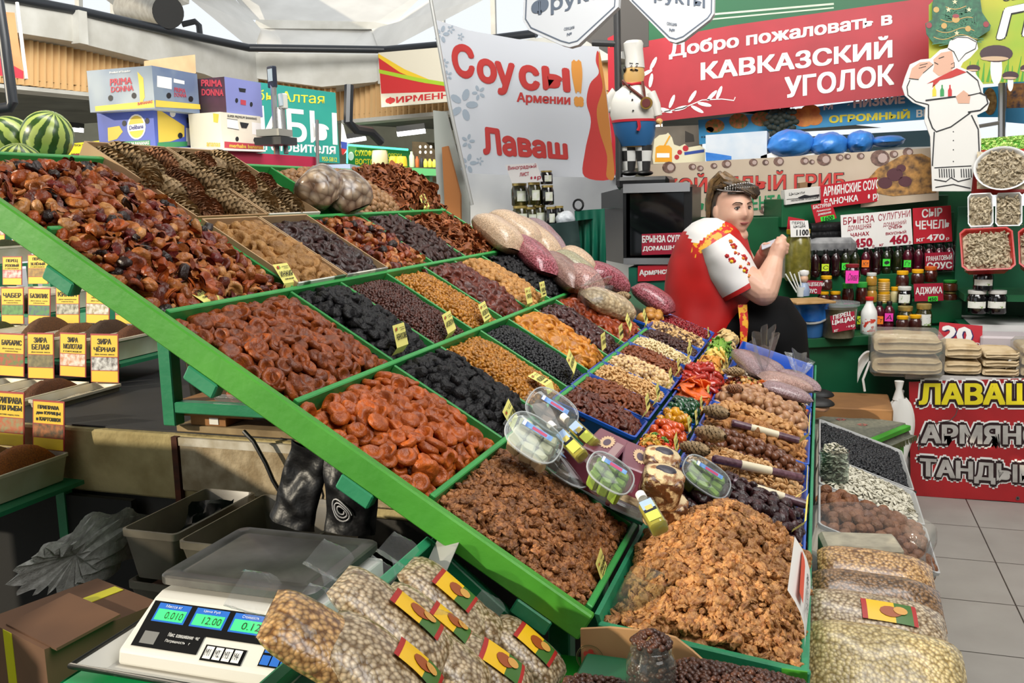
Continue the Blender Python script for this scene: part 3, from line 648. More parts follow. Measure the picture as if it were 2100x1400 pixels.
YNU=[(1.875,2.165,'date',P_DATE,'big glossy dark date in the blue tray behind the walnut mound','dried fruit','big dark dates',.027,75,.045,.5,0),(2.175,2.375,'pistachio',P_PISTA,'pale pistachio in its split shell beside the dates','nut','pistachios',.0155,180,.04,.9,None),(2.385,2.53,'macadamia',P_MACA,'round brown macadamia in its shell behind the pistachios','nut','macadamias in the shell',.0215,75,.04,.6,None),(2.53,2.73,'almond_in_shell',P_ALMSH,'almond in its pitted shell behind the macadamias','nut','almonds in the shell',.021,90,.045,.7,None),(2.74,2.86,'apricot_stone',P_APSH,'cracked apricot stone between almonds in the shell and pecans','nut','apricot stones',.0165,70,.045,.8,None),(2.86,3.10,'pecan_in_shell',P_PECSH,'smooth oval pecan in its shell behind the apricot stones','nut','pecans in the shell',.0255,85,.055,.5,None),(3.10,3.25,'nut_mix_piece',P_NMIX,'piece of nut and raisin mix behind the pecans in the shell','nut','nut and raisin mix',.0155,90,.055,.9,None),(3.25,3.52,'speckled_bean',P_WHSEED,'pale speckled seed behind the nut and raisin mix','nut','pale speckled seeds',.0125,120,.055,.9,None)]
for y0,y1,lb in((1.87,2.17,'of big dark dates behind the walnut mound'),(2.172,2.535,'of pistachios and macadamias'),(2.537,2.858,'of almonds in the shell and apricot stones'),(2.86,3.245,'of pecans in the shell'),(3.247,4.08,'of speckled seeds at the far corner')):
 fr=slab_frame(EX+.004,EZ,FX-.004,FZ,y0,y1);tray('plastic_tray',fr,.055,BLUE_PL,'wide blue plastic tray '+lb)
for i,(y0,y1,kd,P,lb,ct,gp,sp,ni,dm,tl,yw)in enumerate(YNU):
 O,U,V,N=slab_frame(EX+.012,EZ-.003,FX-.012,FZ-.003,y0+.01,y1-.004)
 heap(kd,P,O,U,V,N,lb,ct,gp,sp,dome=dm,base=-.014,nind=ni,tilt=tl,seed=80+i,yaw=yw,flip=.5 if kd!='date'else.3)
lower=thing('lower_shelf','green wooden lower shelf under the blue trays along the aisle edge','shelf',(-.3,2.7,0))
mb=MB();mb.hexa([Vector((-.63,1.82,.93)),Vector((EX,1.86,EZ-.068)),Vector((EX,4.1,EZ-.068)),Vector((-.63,4.0,.93)),Vector((-.63,1.82,.945)),Vector((EX,1.86,EZ-.06)),Vector((EX,4.1,EZ-.06)),Vector((-.63,4.0,.945))])
mb.hexa([Vector((EX,1.86,EZ-.075)),Vector((FX,1.86,FZ-.075)),Vector((FX,4.1,FZ-.075)),Vector((EX,4.1,EZ-.075)),Vector((EX,1.86,EZ-.06)),Vector((FX,1.86,FZ-.06)),Vector((FX,4.1,FZ-.06)),Vector((EX,4.1,EZ-.06))])
mb.build('shelf_board',G_DARK,lower)
mb=MB();mb.bar((FX+.004,1.87,FZ-.045),(FX+.004,4.1,FZ-.045),.008,.085,bev=.002);mb.build('edge_board',G_TEAL,lower)
for x_,y_ in((-.1,1.95),(-.1,3.0),(-.1,4.0),(-.55,4.0)):
 mb=MB();zt=EZ-.07+(FZ-EZ)/(FX-EX)*(x_-EX)if x_>EX else.92;mb.bar((x_,y_,0),(x_,y_,zt),.04,.04,(0,1,0));mb.build('leg',G_DARK,lower)
def WT(u,v,h=0):return Vector((-.325+.319*u,1.395+.468*v,.815-.037*u+h))
wt=thing('wooden_tray','green wooden tray heaped with pale walnut kernels at the aisle corner','tray',tuple(WT(.5,.5,-.07)))
def wall_b(a,b,name,mat,ht=.062,th=.014):
 mb=MB();dn=Vector((0,0,-ht/2));mb.bar(Vector(a)+dn,Vector(b)+dn,th,ht,bev=.0025);return mb.build(name,mat,wt)
wall_b(WT(-.02,0),WT(1.02,0),'front_board',G_TEAL);wall_b(WT(1,0),WT(1,1),'side_board',G_TEAL);wall_b(WT(0,1),WT(1,1),'back_board',G_BOARD)
mb=MB();mb.hexa([WT(.03,.02,-.06),WT(.05,.02,-.06),WT(.05,.98,-.06),WT(.03,.98,-.06),WT(-.03,0,.012),WT(-.005,0,.012),WT(-.005,1,.012),WT(-.03,1,.012)]);mb.build('side_board',G_TEAL,wt)
mb=MB();mb.hexa([WT(0,0,-.066),WT(1,0,-.066),WT(1,1,-.066),WT(0,1,-.066),WT(0,0,-.06),WT(1,0,-.06),WT(1,1,-.06),WT(0,1,-.06)]);mb.build('base_board',G_DARK,wt)
for u in(.37,.8):
 p=WT(u,0,-.032)+Vector((0,-.007,0));mb=MB();mb.ell(p,(.006,.003,.006),10,6);mb.build('bolt',M('dark_steel','#2a2c2c',.4,metal=.8),wt)
mb=MB();p=WT(.955,0,-.032)+Vector((0,-.0078,0));mb.box(p,(.038,.003,.064));mb.build('corner_plate',G_RAIL,wt)
for x_,y_ in((-.28,1.44),(-.05,1.44)):
 mb=MB();mb.bar((x_,y_,0),(x_,y_,.735),.035,.035,(0,1,0));mb.build('leg',G_DARK,wt)
def hf(u,v):
 d=math.hypot((u-.52)/.62,(v-.62)/.66);return.125*max(0,1-d)**.85+.022*max(0,1-abs(2*u-1)**4)*max(0,1-abs(2*v-1)**4)
heap('walnut_kernel',P_WAL,WT(.03,.03),WT(.985,.03)-WT(.03,.03),WT(.03,.98)-WT(.03,.03),(.11,0,1),'pale walnut kernel in the mound heaped on the flat wooden tray','nut','walnut kernels of the mound',.0168,base=-.008,dome=.03,hf=hf,nind=160,tilt=.8,seed=5,lay=.5,sc=(.78,1.12))
TAGY=M('card_yellow','#e9e27e',.6);INK=M('ink_black','#14141a',.6);INKR=M('ink_red','#b01a1c',.6);INKG=M('ink_green','#1f8a3a',.6);PAPER=M('paper_white','#e8e6e0',.6)
def tag_card(o,txt,label,sub='',ax=(0,1,0),tilt=.3,w=.058,h=.052,fold=True,roll=0,sx=1):
 """yellow folded card standing on a board, lettering towards the aisle"""
 a=Vector(ax).normalized();side=a.cross(Vector((0,0,1))).normalized()
 up=(Vector((0,0,1))*math.cos(tilt)-side*math.sin(tilt)).normalized();nn=a.cross(up).normalized()
 if roll:rm=Matrix.Rotation(roll,3,nn);a,up=rm@a,rm@up
 t=thing('price_tag',label,'price tag',o,'yellow tags along the stall')
 mb=MB();mb.T=Matrix.Translation(Vector(o))@frame((0,0,0),a,up)
 fl=.014 if fold else 0
 mb.add([(-w/2,fl,0),(w/2,fl,0),(w/2,fl+h,-.003),(-w/2,fl+h,-.003)],[(0,1,2,3)])
 if fold:mb.add([(-w/2,fl,0),(w/2,fl,0),(w/2,-.002,-.016),(-w/2,-.002,-.016)],[(1,0,3,2)])
 mb.build('card',TAGY,t)
 m2=MB();m2.T=mb.T;m2.text(txt,-w*.42,fl+h*.32,w*.42,fl+h*.60,0,.0012,.012)
 if sub:m2.text(sub,-w*.3,fl+h*.14,w*.3,fl+h*.24,0,.0012,.008)
 m2.add([(-w*.05,fl+h*.82,0),(w*.4,fl+h*.82,0),(w*.4,fl+h*.84,0),(-w*.05,fl+h*.84,0)],[(0,1,2,3)]);m2.add([(w*.05,fl+h*.74,.0006),(w*.4,fl+h*.74,.0006),(w*.4,fl+h*.76,0),(w*.05,fl+h*.76,0)],[(0,1,2,3)])
 m2.add([(-w*.38,fl+h*.74,0.0006),(-w*.28,fl+h*.74,.0006),(-w*.28,fl+h*.88,.0006),(-w*.38,fl+h*.88,.0006)],[(0,1,2,3)],1);m2.add([(-w*.26,fl+h*.74,.0006),(-w*.2,fl+h*.74,.0006),(-w*.2,fl+h*.88,.0006),(-w*.26,fl+h*.88,.0006)],[(0,1,2,3)],2)
 m2.build('lettering',[INK,INKR,INKG],t);return t
def tp(px,py,X):return at(px,py,X=X)
for px,py,X,tx,sb,lb,tl,rl in((445,622,RA,'КОМПОТНАЯ','смесь','yellow tag reading КОМПОТНАЯ below the compote heap',.9,.15),(603,590,RA,'ИНЖИР','очень вкусный','yellow tag reading ИНЖИР on the carton of figs',.5,0),(828,722,RB,'ЧЕРНОСЛИВ','','yellow tag reading ЧЕРНОСЛИВ below the middle row prunes',.12,0),(930,690,RB,'ИЗЮМ','','yellow tag reading ИЗЮМ below the dark brown raisins',.2,.1),(1003,665,RB,'ИЗЮМ','жёлтый','curled yellow tag reading ИЗЮМ below the middle row golden raisins',.25,.1),(1088,630,RB,'УРЮК','','yellow tag reading УРЮК below the dark brown apricots',.1,0),(1117,616,RB,'УРЮК','ташкент','yellow tag reading УРЮК below the tan wild apricots',.1,0),(1020,512,RA,'ГРУША','','small yellow tag below the lower apple chips',.1,0),(878,432,R1,'ЯБЛОКО','сушёное','yellow tag reading ЯБЛОКО on the topmost apple chips',.3,.1),(1062,880,RC,'ЧЕРНОСЛИВ','','yellow tag half hidden behind the clear clamshell of nougat',.3,.3),(1135,792,RC,'ИЗЮМ','светлый','bent yellow tag reading ИЗЮМ lying on the golden raisins',1.05,0),(1184,765,RC,'ИЗЮМ','','tilted yellow tag reading ИЗЮМ below the blue-black raisins',.3,.35),(1239,725,RC,'УРЮК','','thin yellow tag below the yellow apricots',0,.05),(1297,680,RC,'КУРАГА','','yellow tag below the rust coloured apricots',.25,.3),(1275,704,RC,'ФИНИКИ','','small yellow tag below the slim brown dates',0,.1),(1329,668,RC,'ИНЖИР','','yellow tag beside the tray of pale figs at the far end',.2,.3),(1331,850,DX+.006,'МИНДАЛЬ','','yellow tag at the foot of the almond tray',.05,.1),(1352,825,DX+.006,'КЕШЬЮ','','yellow tag at the foot of the toasted cashew tray',.05,.15),(1378,792,DX+.006,'ФУНДУК','','yellow tag at the foot of the hazelnut tray',.05,.1),(1394,768,DX+.006,'МИНДАЛЬ','','yellow tag at the foot of the second almond tray',.05,.1),(1413,742,DX+.006,'КЕШЬЮ','','yellow tag at the foot of the pale cashew tray',0,.05),(1419,728,DX+.006,'АРАХИС','','yellow tag at the foot of the near black almonds',.1,.3),(1390,935,EX,'ЦУКАТЫ','','yellow tag at the foot of the jelly cubes',.05,.15),(1416,895,EX,'КУМКВАТ','','yellow tag at the foot of the kumquats',.05,-.05),(1430,880,EX,'АЙВА','','yellow tag at the foot of the yellow candied fruit',.05,-.1),(1441,850,EX,'КИВИ','','yellow tag at the foot of the dark green fruit',.05,0),(1455,826,EX,'ПАПАЙЯ','','yellow tag at the foot of the orange slices',.05,0),(1472,790,EX,'АРБУЗ','','yellow tag at the foot of the red sticks',.05,0),(1482,768,EX,'МАНГО','','yellow tag at the foot of the amber mango slices',.05,0),(1497,752,EX,'ПОМЕЛО','','wide slanting yellow tag at the far end of the candied row',.2,.2),(1453,698,DX,'КЛЮКВА','','bent yellow tag standing by the dried cranberries',0,-.2),(1648,1090,FX-.004,'ФИНИКИ','','yellow tag on the aisle edge of the date tray',-.15,-.45),(1652,1020,FX-.004,'ФИСТАШКИ','','yellow tag on the aisle edge of the pistachios',-.1,-.3),(1657,905,FX-.004,'МИНДАЛЬ','','yellow tag on the aisle edge by the almonds in the shell',-.1,-.4),(1243,1190,RE,'ГРЕЦКИЕ','орехи чищеные','yellow tag reading ГРЕЦКИЕ on the lowest board below the walnuts',.15,.25)):
 big=tx=='ГРЕЦКИЕ'
 tag_card(tp(px,py,X),tx,lb,sb,tilt=tl,roll=rl,w=.05 if X>RC else.06,h=.04 if X>=DX else.05)
p=tp(1652,1268,WT(1,0)[0]+.002);t=thing('price_sheet','white handwritten price sheet with a red scribble hung at the walnut mound','price sheet',p)
mb=MB();mb.T=frame(p,(0,1,.35),(-.25,-.2,1));mb.grid(lambda u,v:((u-.5)*.075,v*.07,.006*math.sin(3*v)+.004*u),5,6);mb.build('sheet',PAPER,t)
m2=MB();m2.T=mb.T;m2.T=mb.T@Matrix.Translation((0,0,.009));m2.add([(-.03,.046,0),(.03,.043,0),(.032,.057,0),(-.03,.06,0)],[(0,1,2,3)],1);m2.text('Грецкие орехи',-.033,.026,.033,.037,0,0,shear=.3);m2.text('наш Кавказ',-.033,.01,.02,.02,0,0,shear=.3);m2.build('handwriting',[INK,M('marker_coral','#e0583a',.6)],t)
CLEAR=film('clear_plastic','#f4f8f8',.96,.06,.4);CLEARW=film('clear_plastic_thick','#e8ecee',.86,.12,.4);BAGF=film('bag_film','#f6f8fa',.93,.12,.5,.5,25);GLASS=film('clear_glass','#f0f6f4',.98,.03,.5)
WHITEP=M('white_plastic','#e6e6e4',.35);SKYB=M('label_blue','#7fb0e0',.4,'#3a6ec0',40,3);LEMON=M('label_lemon','#cdd85a',.45);OILY=M('pale_oil','#a99a16',.12,spec=.6,coat=.6)
WINE=M('box_wine','#6a2a3e',.3,'#7a3a50',9,3,coat=.5);GOLDP=M('box_gold_print','#d8b890',.4)
SLM=-.42;SLB=1.0-.42*.618
def pk(px,py,h=0):return on_slope(px,py,SLM,SLB+h)
SLN=Vector((-SLM,0,1)).normalized()
def clamshell(px,py,h,label,fill,wd=.125,dp=.10,ht=.055,xax=(.82,.12,-.56),nrm=(.35,-.55,.76),lidcol=None,piece=None):
 """clear oval tub with a rimmed lid, tilted towards the camera; lid centre at the pixel"""
 c=pk(px,py,h);wd*=.86;dp*=.86;T=frame(c,xax,(0,1,0),nrm);t=thing('plastic_tub',label,'tub',c)
 mb=MB();mb.T=T;mb.lathe([(.036,-ht),(.041,-ht+.004),(.048,-.006),(.049,0)],28,sx=wd/.1,sy=dp/.1,sq=2.6);mb.build('tub',CLEAR,t)
 mb=MB();mb.T=T;mb.lathe([(.0555,-.003),(.0555,.001),(.0495,.0015),(.0475,.006),(.043,.0085),(.0,.0095)],28,sx=wd/.1,sy=dp/.1,sq=2.8)
 mb.tube([(.0545*wd*10*math.cos(a)*k_,.0545*dp*10*math.sin(a)*k_,.0015)for a,k_ in((i*PI/18,(abs(math.cos(i*PI/18))**2.8+abs(math.sin(i*PI/18))**2.8)**(-1/2.8))for i in range(36))],.0016,6,closed=True,mat=1)
 for s_ in(-1,1):mb.box((s_*wd*.56,0,-.001),(wd*.09,dp*.34,.002),bev=.0008)
 mb.build('lid',[CLEAR,M('rim_plastic','#c8ced2',.2,alpha=.55)],t)
 mb=MB();mb.T=T@Matrix.Translation((0,.012,.0103))@Matrix.Rotation(.05,4,'Z');mb.box((0,0,0),(wd*.62,dp*.14,.0006),0);mb.add([(-wd*.1,-.004,.0006),(wd*.2,-.004,.0006),(wd*.2,.003,.0006),(-wd*.1,.003,.0006)],[(0,1,2,3)],1);mb.add([(-wd*.3,-.006,.0006),(-wd*.24,-.006,.0006),(-wd*.24,.006,.0006),(-wd*.3,.006,.0006)],[(0,1,2,3)],2)
 mb.build('label',[SKYB,M('label_magenta','#b8406a',.5),WHITEP],t)
 k=0
 for ix in(-1,0,1):
  for iy in(-1,0,1):
   if ix and iy and fill[1]!='full':continue
   mb=MB();R_=Matrix.Rotation(.25*math.sin(ix*3+iy*5),3,'Z');mb.T=T
   mb.box((ix*wd*.27,iy*dp*.26,-ht*.45),(wd*.26,dp*.25,ht*.8),0,R_,.004);o=mb.build(fill[2],fill[0],None);tag(o,fill[3],'sweet',fill[4])
 return t
HG=M('halva_green','#86a63a',.6,'#9cb850',60,3);HW=M('nougat_white','#d8ceac',.6,'#9a8a62',50,2,thr=(.6,.7));HB=M('halva_brown','#a08472',.6,'#846654',40,3)
clamshell(1095,897,.085,'clear tub of white nougat in front of the black prunes',(HW,'full','nougat_piece','white nougat piece in the clear tub by the prunes','nougat pieces'))
clamshell(1132,843,.075,'clear empty-looking tub with blue label behind the nougat tub',(HB,'','halva_piece','brown halva piece in the tub behind the nougat','brown halva pieces'),wd=.125,dp=.11,ht=.05)
clamshell(1163,955,.03,'low clear oval tub of brown halva above the walnut cell',(HB,'','halva_piece','brown halva piece in the low oval tub','brown halva of the low tub'),wd=.12,dp=.075,ht=.04)
clamshell(1252,970,.115,'clear tub of green halva left of the nut slabs',(HG,'full','halva_piece','green halva cube in the tub left of the nut slabs','green halva of the left tub'),wd=.098,dp=.074,ht=.055)
clamshell(1449,977,.075,'clear tub of green halva lying on the dark dates',(HG,'full','halva_piece','green halva cube in the tub on the dates','green halva of the right tub'),wd=.12,dp=.085,ht=.055)
def oil_bottle(cap_px,base_px,h,label,r=.0145):
 a=pk(*base_px,h);b_=pk(*cap_px,h+.012);ax=(b_-a);L_=ax.length;T=frame(a,ax.cross(Vector((.2,-1,.4))),(0,0,1))
 z=ax.normalized();x=Vector((1,0,.2));x=(x-z*x.dot(z)).normalized();T=Matrix((x,z.cross(x),z)).transposed().to_4x4();T.translation=a
 t=thing('oil_bottle',label,'bottle',a,'square bottles of pale oil')
 k=L_/.15
 mb=MB();mb.T=T;mb.lathe([(r*.8,0),(r,.004*k),(r,.098*k),(r*.7,.112*k),(r*.42,.118*k),(r*.42,.132*k)],20,sq=5);mb.build('bottle',CLEAR,t)
 mb=MB();mb.T=T;mb.lathe([(r*.72,.002),(r*.93,.006*k),(r*.93,.090*k),(0.001,.0905*k)],20,sq=5);mb.build('oil',OILY,t)
 mb=MB();mb.T=T;mb.lathe([(r*.5,.128*k),(r*.56,.13*k),(r*.56,.148*k),(r*.5,.15*k),(0.001,.15*k)],18);mb.build('cap',WHITEP,t)
 mb=MB();mb.T=T
 for s_ in(1,):
  f=lambda x0,x1,z0,z1,m,d=.0006:mb.add([(x0,-r-d,z0),(x1,-r-d,z0),(x1,-r-d,z1),(x0,-r-d,z1)],[(0,1,2,3)],m)
  f(-r*.7,r*.7,.06*k,.094*k,0);f(-r*.7,r*.7,.048*k,.06*k,2);f(-r*.7,r*.7,.016*k,.048*k,1);f(-r*.4,r*.4,.056*k,.072*k,3,.001)
 mb.build('label',[M('label_sky','#9fb8dc',.4),LEMON,M('label_night','#1c2230',.4),M('label_straw','#c8b86a',.4)],t);return t
oil_bottle((1153,852),(1222,915),.085,'oil bottle lying beside the blue pecan tray, farther of two')
oil_bottle((1127,868),(1196,938),.085,'oil bottle lying against the nougat tub, nearer of two',)
oil_bottle((1312,1012),(1354,1086),.12,'oil bottle leaning alone by the walnut mound',.0155)
def tea_box(q,ht,label):
 """shrink-wrapped box; q: four pixels of its top face, taken clockwise from the upper left"""
 P=[pk(*p,.085)for p in q];x=(P[1]-P[0]);y=(P[0]-P[3]);x=x.normalized()*((P[1]-P[0]).length+(P[2]-P[3]).length)/2;yl=((P[0]-P[3]).length+(P[1]-P[2]).length)/2
 n=x.cross(y).normalized();y=n.cross(x).normalized()*yl;c=sum(P,Vector())/4;t=thing('gift_box',label,'box',c-n*ht,'wine coloured shrink-wrapped boxes')
 T=frame(c,x,y);lx=x.length;mb=MB();mb.T=T;mb.box((0,0,-ht/2),(lx,yl,ht),bev=.003);mb.build('carton',WINE,t)
 mb=MB();mb.T=T
 ring=[(lx*(-.02)+math.cos(a)*lx*.22*r,yl*.04+math.sin(a)*yl*.3*r)for a,r in((i*PI/16,1.0 if i%2 else.8)for i in range(32))]
 mb.add([(x_,y_,.001)for x_,y_ in ring],[tuple(range(32))],0)
 mb.add([(lx*-.02+math.cos(i*PI/8)*lx*.1,yl*.02+math.sin(i*PI/8)*yl*.15,.0016)for i in range(16)],[tuple(range(16))],1)
 mb.add([(lx*.2,-yl*.38,.001),(lx*.42,-yl*.38,.001),(lx*.42,yl*.2,.001),(lx*.2,yl*.2,.001)],[(0,1,2,3)],2)
 mb.T=T@Matrix.Translation((0,-yl/2-.0008,-ht/2))@Matrix.Rotation(PI/2,4,'X');
 mb.add([(lx*.16,-ht*.4,0),(lx*.4,-ht*.4,0),(lx*.4,-ht*.14,0),(lx*.16,-ht*.14,0)],[(0,1,2,3)],3)
 for i in range(7):mb.add([(lx*(.18+.03*i),-ht*.36,.0005),(lx*(.192+.03*i),-ht*.36,.0005),(lx*(.192+.03*i),-ht*.2,.0005),(lx*(.18+.03*i),-ht*.2,.0005)],[(0,1,2,3)],4)
 mb.build('print',[GOLDP,M('figure_grey','#5a4a58',.5),M('print_mauve','#a88a8a',.5),PAPER,INK],t);return t
tea_box([(1228,874),(1291,904),(1264,945),(1196,916)],.085,'wine coloured gift box with a gold medallion below the pecan tray')
tea_box([(1293,905),(1357,931),(1340,975),(1264,948)],.095,'wine coloured gift box with a barcode between the halva and the jelly cubes')
mb=MB();a=pk(1150,925,.04);b_=pk(1235,975,.04);mb.bar(a,b_,.06,.05,(.42,0,1),bev=.004);tag(mb.build('gift_box',WINE),'wine coloured wrapped box lying flat under the two oil bottles','box')
NUTB=M('nut_slab','#5a3216',.35,'#d2b486',55,4,.5,90,thr=(.52,.62),coat=.5)
def slab(px,py,h,sz,label,rz):
 c=pk(px,py,h);mb=MB();T=frame(c,(math.cos(rz),math.sin(rz),-.25),(0,1,0),(.3,-.15,.94));mb.T=T
 n=9
 def sup(p):
  k=(abs(p[0])**6+abs(p[1])**6+abs(p[2])**6)**(-1/6);q=p*k;return q*(1+.07*mnoise.noise(q*4))
 mb.ell((0,0,0),(sz[0]/2,sz[1]/2,sz[2]/2),28,16,fn=sup);o=thing('nut_slab',label,'sweet',c-Vector((0,0,sz[2]/2)),'pressed nut and fruit slabs');mb.build('slab',NUTB,o)
 mb=MB();mb.T=T@Matrix.Translation((0,0,sz[2]/2));mb.ell((0,0,-.006),(sz[0]*.5,sz[1]*.5,.012),20,8,fn=lambda p:p*(1+.12*mnoise.noise(p*6)));mb.build('nut_crust',M('nut_crust','#d2bc92',.5,'#8a5a30',45,3,.5,90,thr=(.5,.62)),o);mb=MB();mb.T=T@Matrix.Translation((0,0,sz[2]/2+.004));mb.ell((0,0,0),(sz[0]*.26,sz[1]*.2,.005),14,6);mb.build('prune_topping',M('prune_slice','#33303c',.4),o)
slab(1352,958,.08,(.075,.075,.07),'pressed nut slab with a prune on top, farther one behind',.2);slab(1355,998,.105,(.078,.072,.068),'pressed nut slab with a prune on top, upper one in front',.2);slab(1363,1045,.05,(.08,.07,.06),'pressed nut slab at the bottom of the little stack',.25)
mb=MB();c=pk(1310,1040,.012);mb.T=frame(c,(1,.1,-.42),(0,1,0));mb.box((0,0,0),(.11,.09,.02),0,None,.004);mb.box((-.01,0,.0105),(.09,.06,.001),1);tag(mb.build('flat_packet',[CLEARW,M('packet_print','#c9b48a',.5,'#5a4a2a',40,3)]),'flat clear packet with nut pictures under the oil bottle by the mound','packet')
def stick(p0,p1,h,label):
 a=on_slope(*p0,(FZ-EZ)/(FX-EX),EZ-(FZ-EZ)/(FX-EX)*EX+h);b_=on_slope(*p1,(FZ-EZ)/(FX-EX),EZ-(FZ-EZ)/(FX-EX)*EX+h)
 t=thing('fruit_leather_stick',label,'sweet',(a+b_)/2,'wrapped fruit leather sticks');mb=MB();d=(b_-a).normalized();mb.tube([a,a+d*.004,b_-d*.004,b_],[.007,.0105,.0105,.007],12);mb.build('stick',M('fruit_leather','#4a2a34',.35,'#6a4a56',120,3,coat=.6),t)
 mb=MB();m_=(a*.55+b_*.45);mb.tube([m_-d*.035,m_+d*.045],.0112,12,caps=False);mb.build('label',M('label_cream','#d8cdb0',.5,'#a8324a',30,2,thr=(.62,.7)),t)
stick((1462,940),(1645,980),.035,'wrapped fruit leather stick between pistachios and macadamias');stick((1500,866),(1640,904),.035,'wrapped fruit leather stick between almonds in the shell and apricot stones');stick((1495,985),(1655,1035),.025,'wrapped fruit leather stick along the back of the dates')
def cone_at(px,py,h,rz,label,grp,P=None,k=1.0,m=None,b=None):
 c=on_slope(px,py,(FZ-EZ)/(FX-EX)if m is None else m,(EZ-(FZ-EZ)/(FX-EX)*EX if b is None else b)+h)
 pc=(P or P_CONE)[int(px)%3];o=bpy.data.objects.new('cedar_cone',pc.mesh);COL.objects.link(o)
 o.matrix_basis=Matrix.Translation(c)@Matrix.Rotation(rz,4,'Z')@Matrix.Rotation(px*1.3,4,'Y')@Matrix.Scale(k,4);tag(o,label,'pine cone',grp)
for(px,py,r_,kk),lb in zip(((1426,920,1.1,.62),(1458,890,1.0,.72),(1470,845,.95,.68),(1507,797,1.2,.6),(1506,762,1.5,.55)),('beside the macadamias','beside the almonds in the shell','beside the apricot stones','beside the nut and raisin mix','beside the grain bags')):
 cone_at(px,py,.05,r_,'brown cedar cone lying '+lb,None,P_CONE2 if py==797 else P_CONE,kk)
CARD=M('cardboard','#b08a5e',.75,'#9c7850',7,3);CARDIN=M('cardboard_pale','#c2a27a',.75,'#b0906a',6,3);CWHITE=M('carton_white','#d4d0c6',.6)
def carton(name,r0,r1,y0,y1,ht,label,mo,mi,lift=.012,front=None,x0=None,x1=None):
 a=(DIV[r0][0]if x0 is None else x0)+.006;b_=(DIV[r1][1]if x1 is None else x1)-.004;t=thing(name,label,'carton',S((a+b_)/2,(y0+y1)/2,-.04));th=.005
 for nm,p,q in(('side_panel',S(a,y0),S(b_,y0)),('side_panel',S(a,y1),S(b_,y1)),('back_panel',S(a,y0),S(a,y1)),('front_panel',S(b_,y0),S(b_,y1))):
  mb=MB();off=SN*(ht/2-.045+lift);mb.bar(p+off,q+off,th,ht,SN);mb.build(nm,front if(front and nm=='front_panel')else(mo if nm=='front_panel'else mi),t)
 mb=MB();mb.hexa([S(a,y0,-.044),S(b_,y0,-.044),S(b_,y1,-.044),S(a,y1,-.044),S(a,y0,-.04),S(b_,y0,-.04),S(b_,y1,-.04),S(a,y1,-.04)]);mb.build('bottom',mi,t)
 return S(a+.008,y0+.008),S(b_-.008,y0+.008)-S(a+.008,y0+.008),Vector((0,y1-y0-.016,0))
O,U,V=carton('cone_carton',0,0,1.845,2.135,.075,'long open cardboard carton of cedar cones behind the compote heap',CARD,CARDIN,-.018,x0=-1.70)
rg=random.Random(4)
def cones(O,U,V,nu,nv,grp,lb,P,n=0):
 for i in range(nu):
  for j in range(nv):
   p=O+U*((i+.5)/nu)+V*((j+.5)/nv)+SN*(-.008+.016*((i+j)%2));pc=rg.choice(P if rg.random()<.6 else P_CONE2)
   o=bpy.data.objects.new('cedar_cone',pc.mesh);COL.objects.link(o);k=rg.uniform(.9,1.05)
   o.matrix_basis=frame(p,U.cross(SN),U,SN)@Matrix.Rotation(rg.gauss(.15,.5),4,'Z')@Matrix.Rotation(rg.uniform(0,6),4,'Y')@Matrix.Scale(k,4);tag(o,lb,'pine cone',grp)
cones(O,U,V,3,5,'cones of the first carton','cedar cone in the longer carton behind the compote heap',P_CONE)
O,U,V=carton('cone_carton',0,0,2.145,2.41,.075,'second open carton of cedar cones beside the bagged nuts',CARD,CARDIN,-.018,front=CWHITE,x0=-1.70)
cones(O,U,V,3,5,'cones of the second carton','cedar cone in the carton beside the bagged nuts',P_CONE)
O,U,V=carton('fig_carton',1,1,1.85,2.075,.065,'open carton of dried figs below the cone cartons',CWHITE,CARDIN,-.008,front=M('carton_print','#c8ccc0',.5,'#3a5a3a',9,3,thr=(.55,.6)))
heap('dried_fig',P_FIG,O,U,V,SN,'tan dried fig in the carton below the cone cartons','dried fruit','dried figs in the carton',.031,dome=.03,base=-.014,nind=90,tilt=.6,seed=21)
O,U,V=carton('prune_carton',1,1,2.085,2.315,.065,'open carton of dark dried apricots beside the figs',CARD,CARDIN,-.008,front=M('carton_label_front','#cfcabc',.5,'#8a8a86',12,2,thr=(.55,.6)))
heap('dark_apricot',variants('dark_apricot',M('apricot_black','#24110f',.4,'#3a1c18',60,4,.25,200,rnd=.3),apricot,3),O,U,V,SN,'almost black dried apricot in the carton beside the figs','dried fruit','almost black apricots',.024,dome=.026,base=-.016,nind=110,tilt=.6,seed=22)
def grain(name,c1,c2,sc):return grains(name,c1,c2,sc*.62)
GR=dict(rice=grain('grain_rice','#cdb498','#b89a7c',420),red=grain('grain_red','#6a1a24','#a8606a',240),lentil=grain('grain_lentil','#7a5a50','#94746a',420),green=grain('grain_green','#8a8466','#a49e80',380),chick=grain('grain_chickpea','#cbb692','#a08a68',120),stripe=grain('grain_stripe','#8a5a54','#b48a80',260),mauve=grain('grain_mauve','#7a5a5e','#a08a8c',420),pink=grain('grain_pink','#9a766a','#b4948a',420),nut=grain('grain_nut','#a8947c','#5a4434',55))
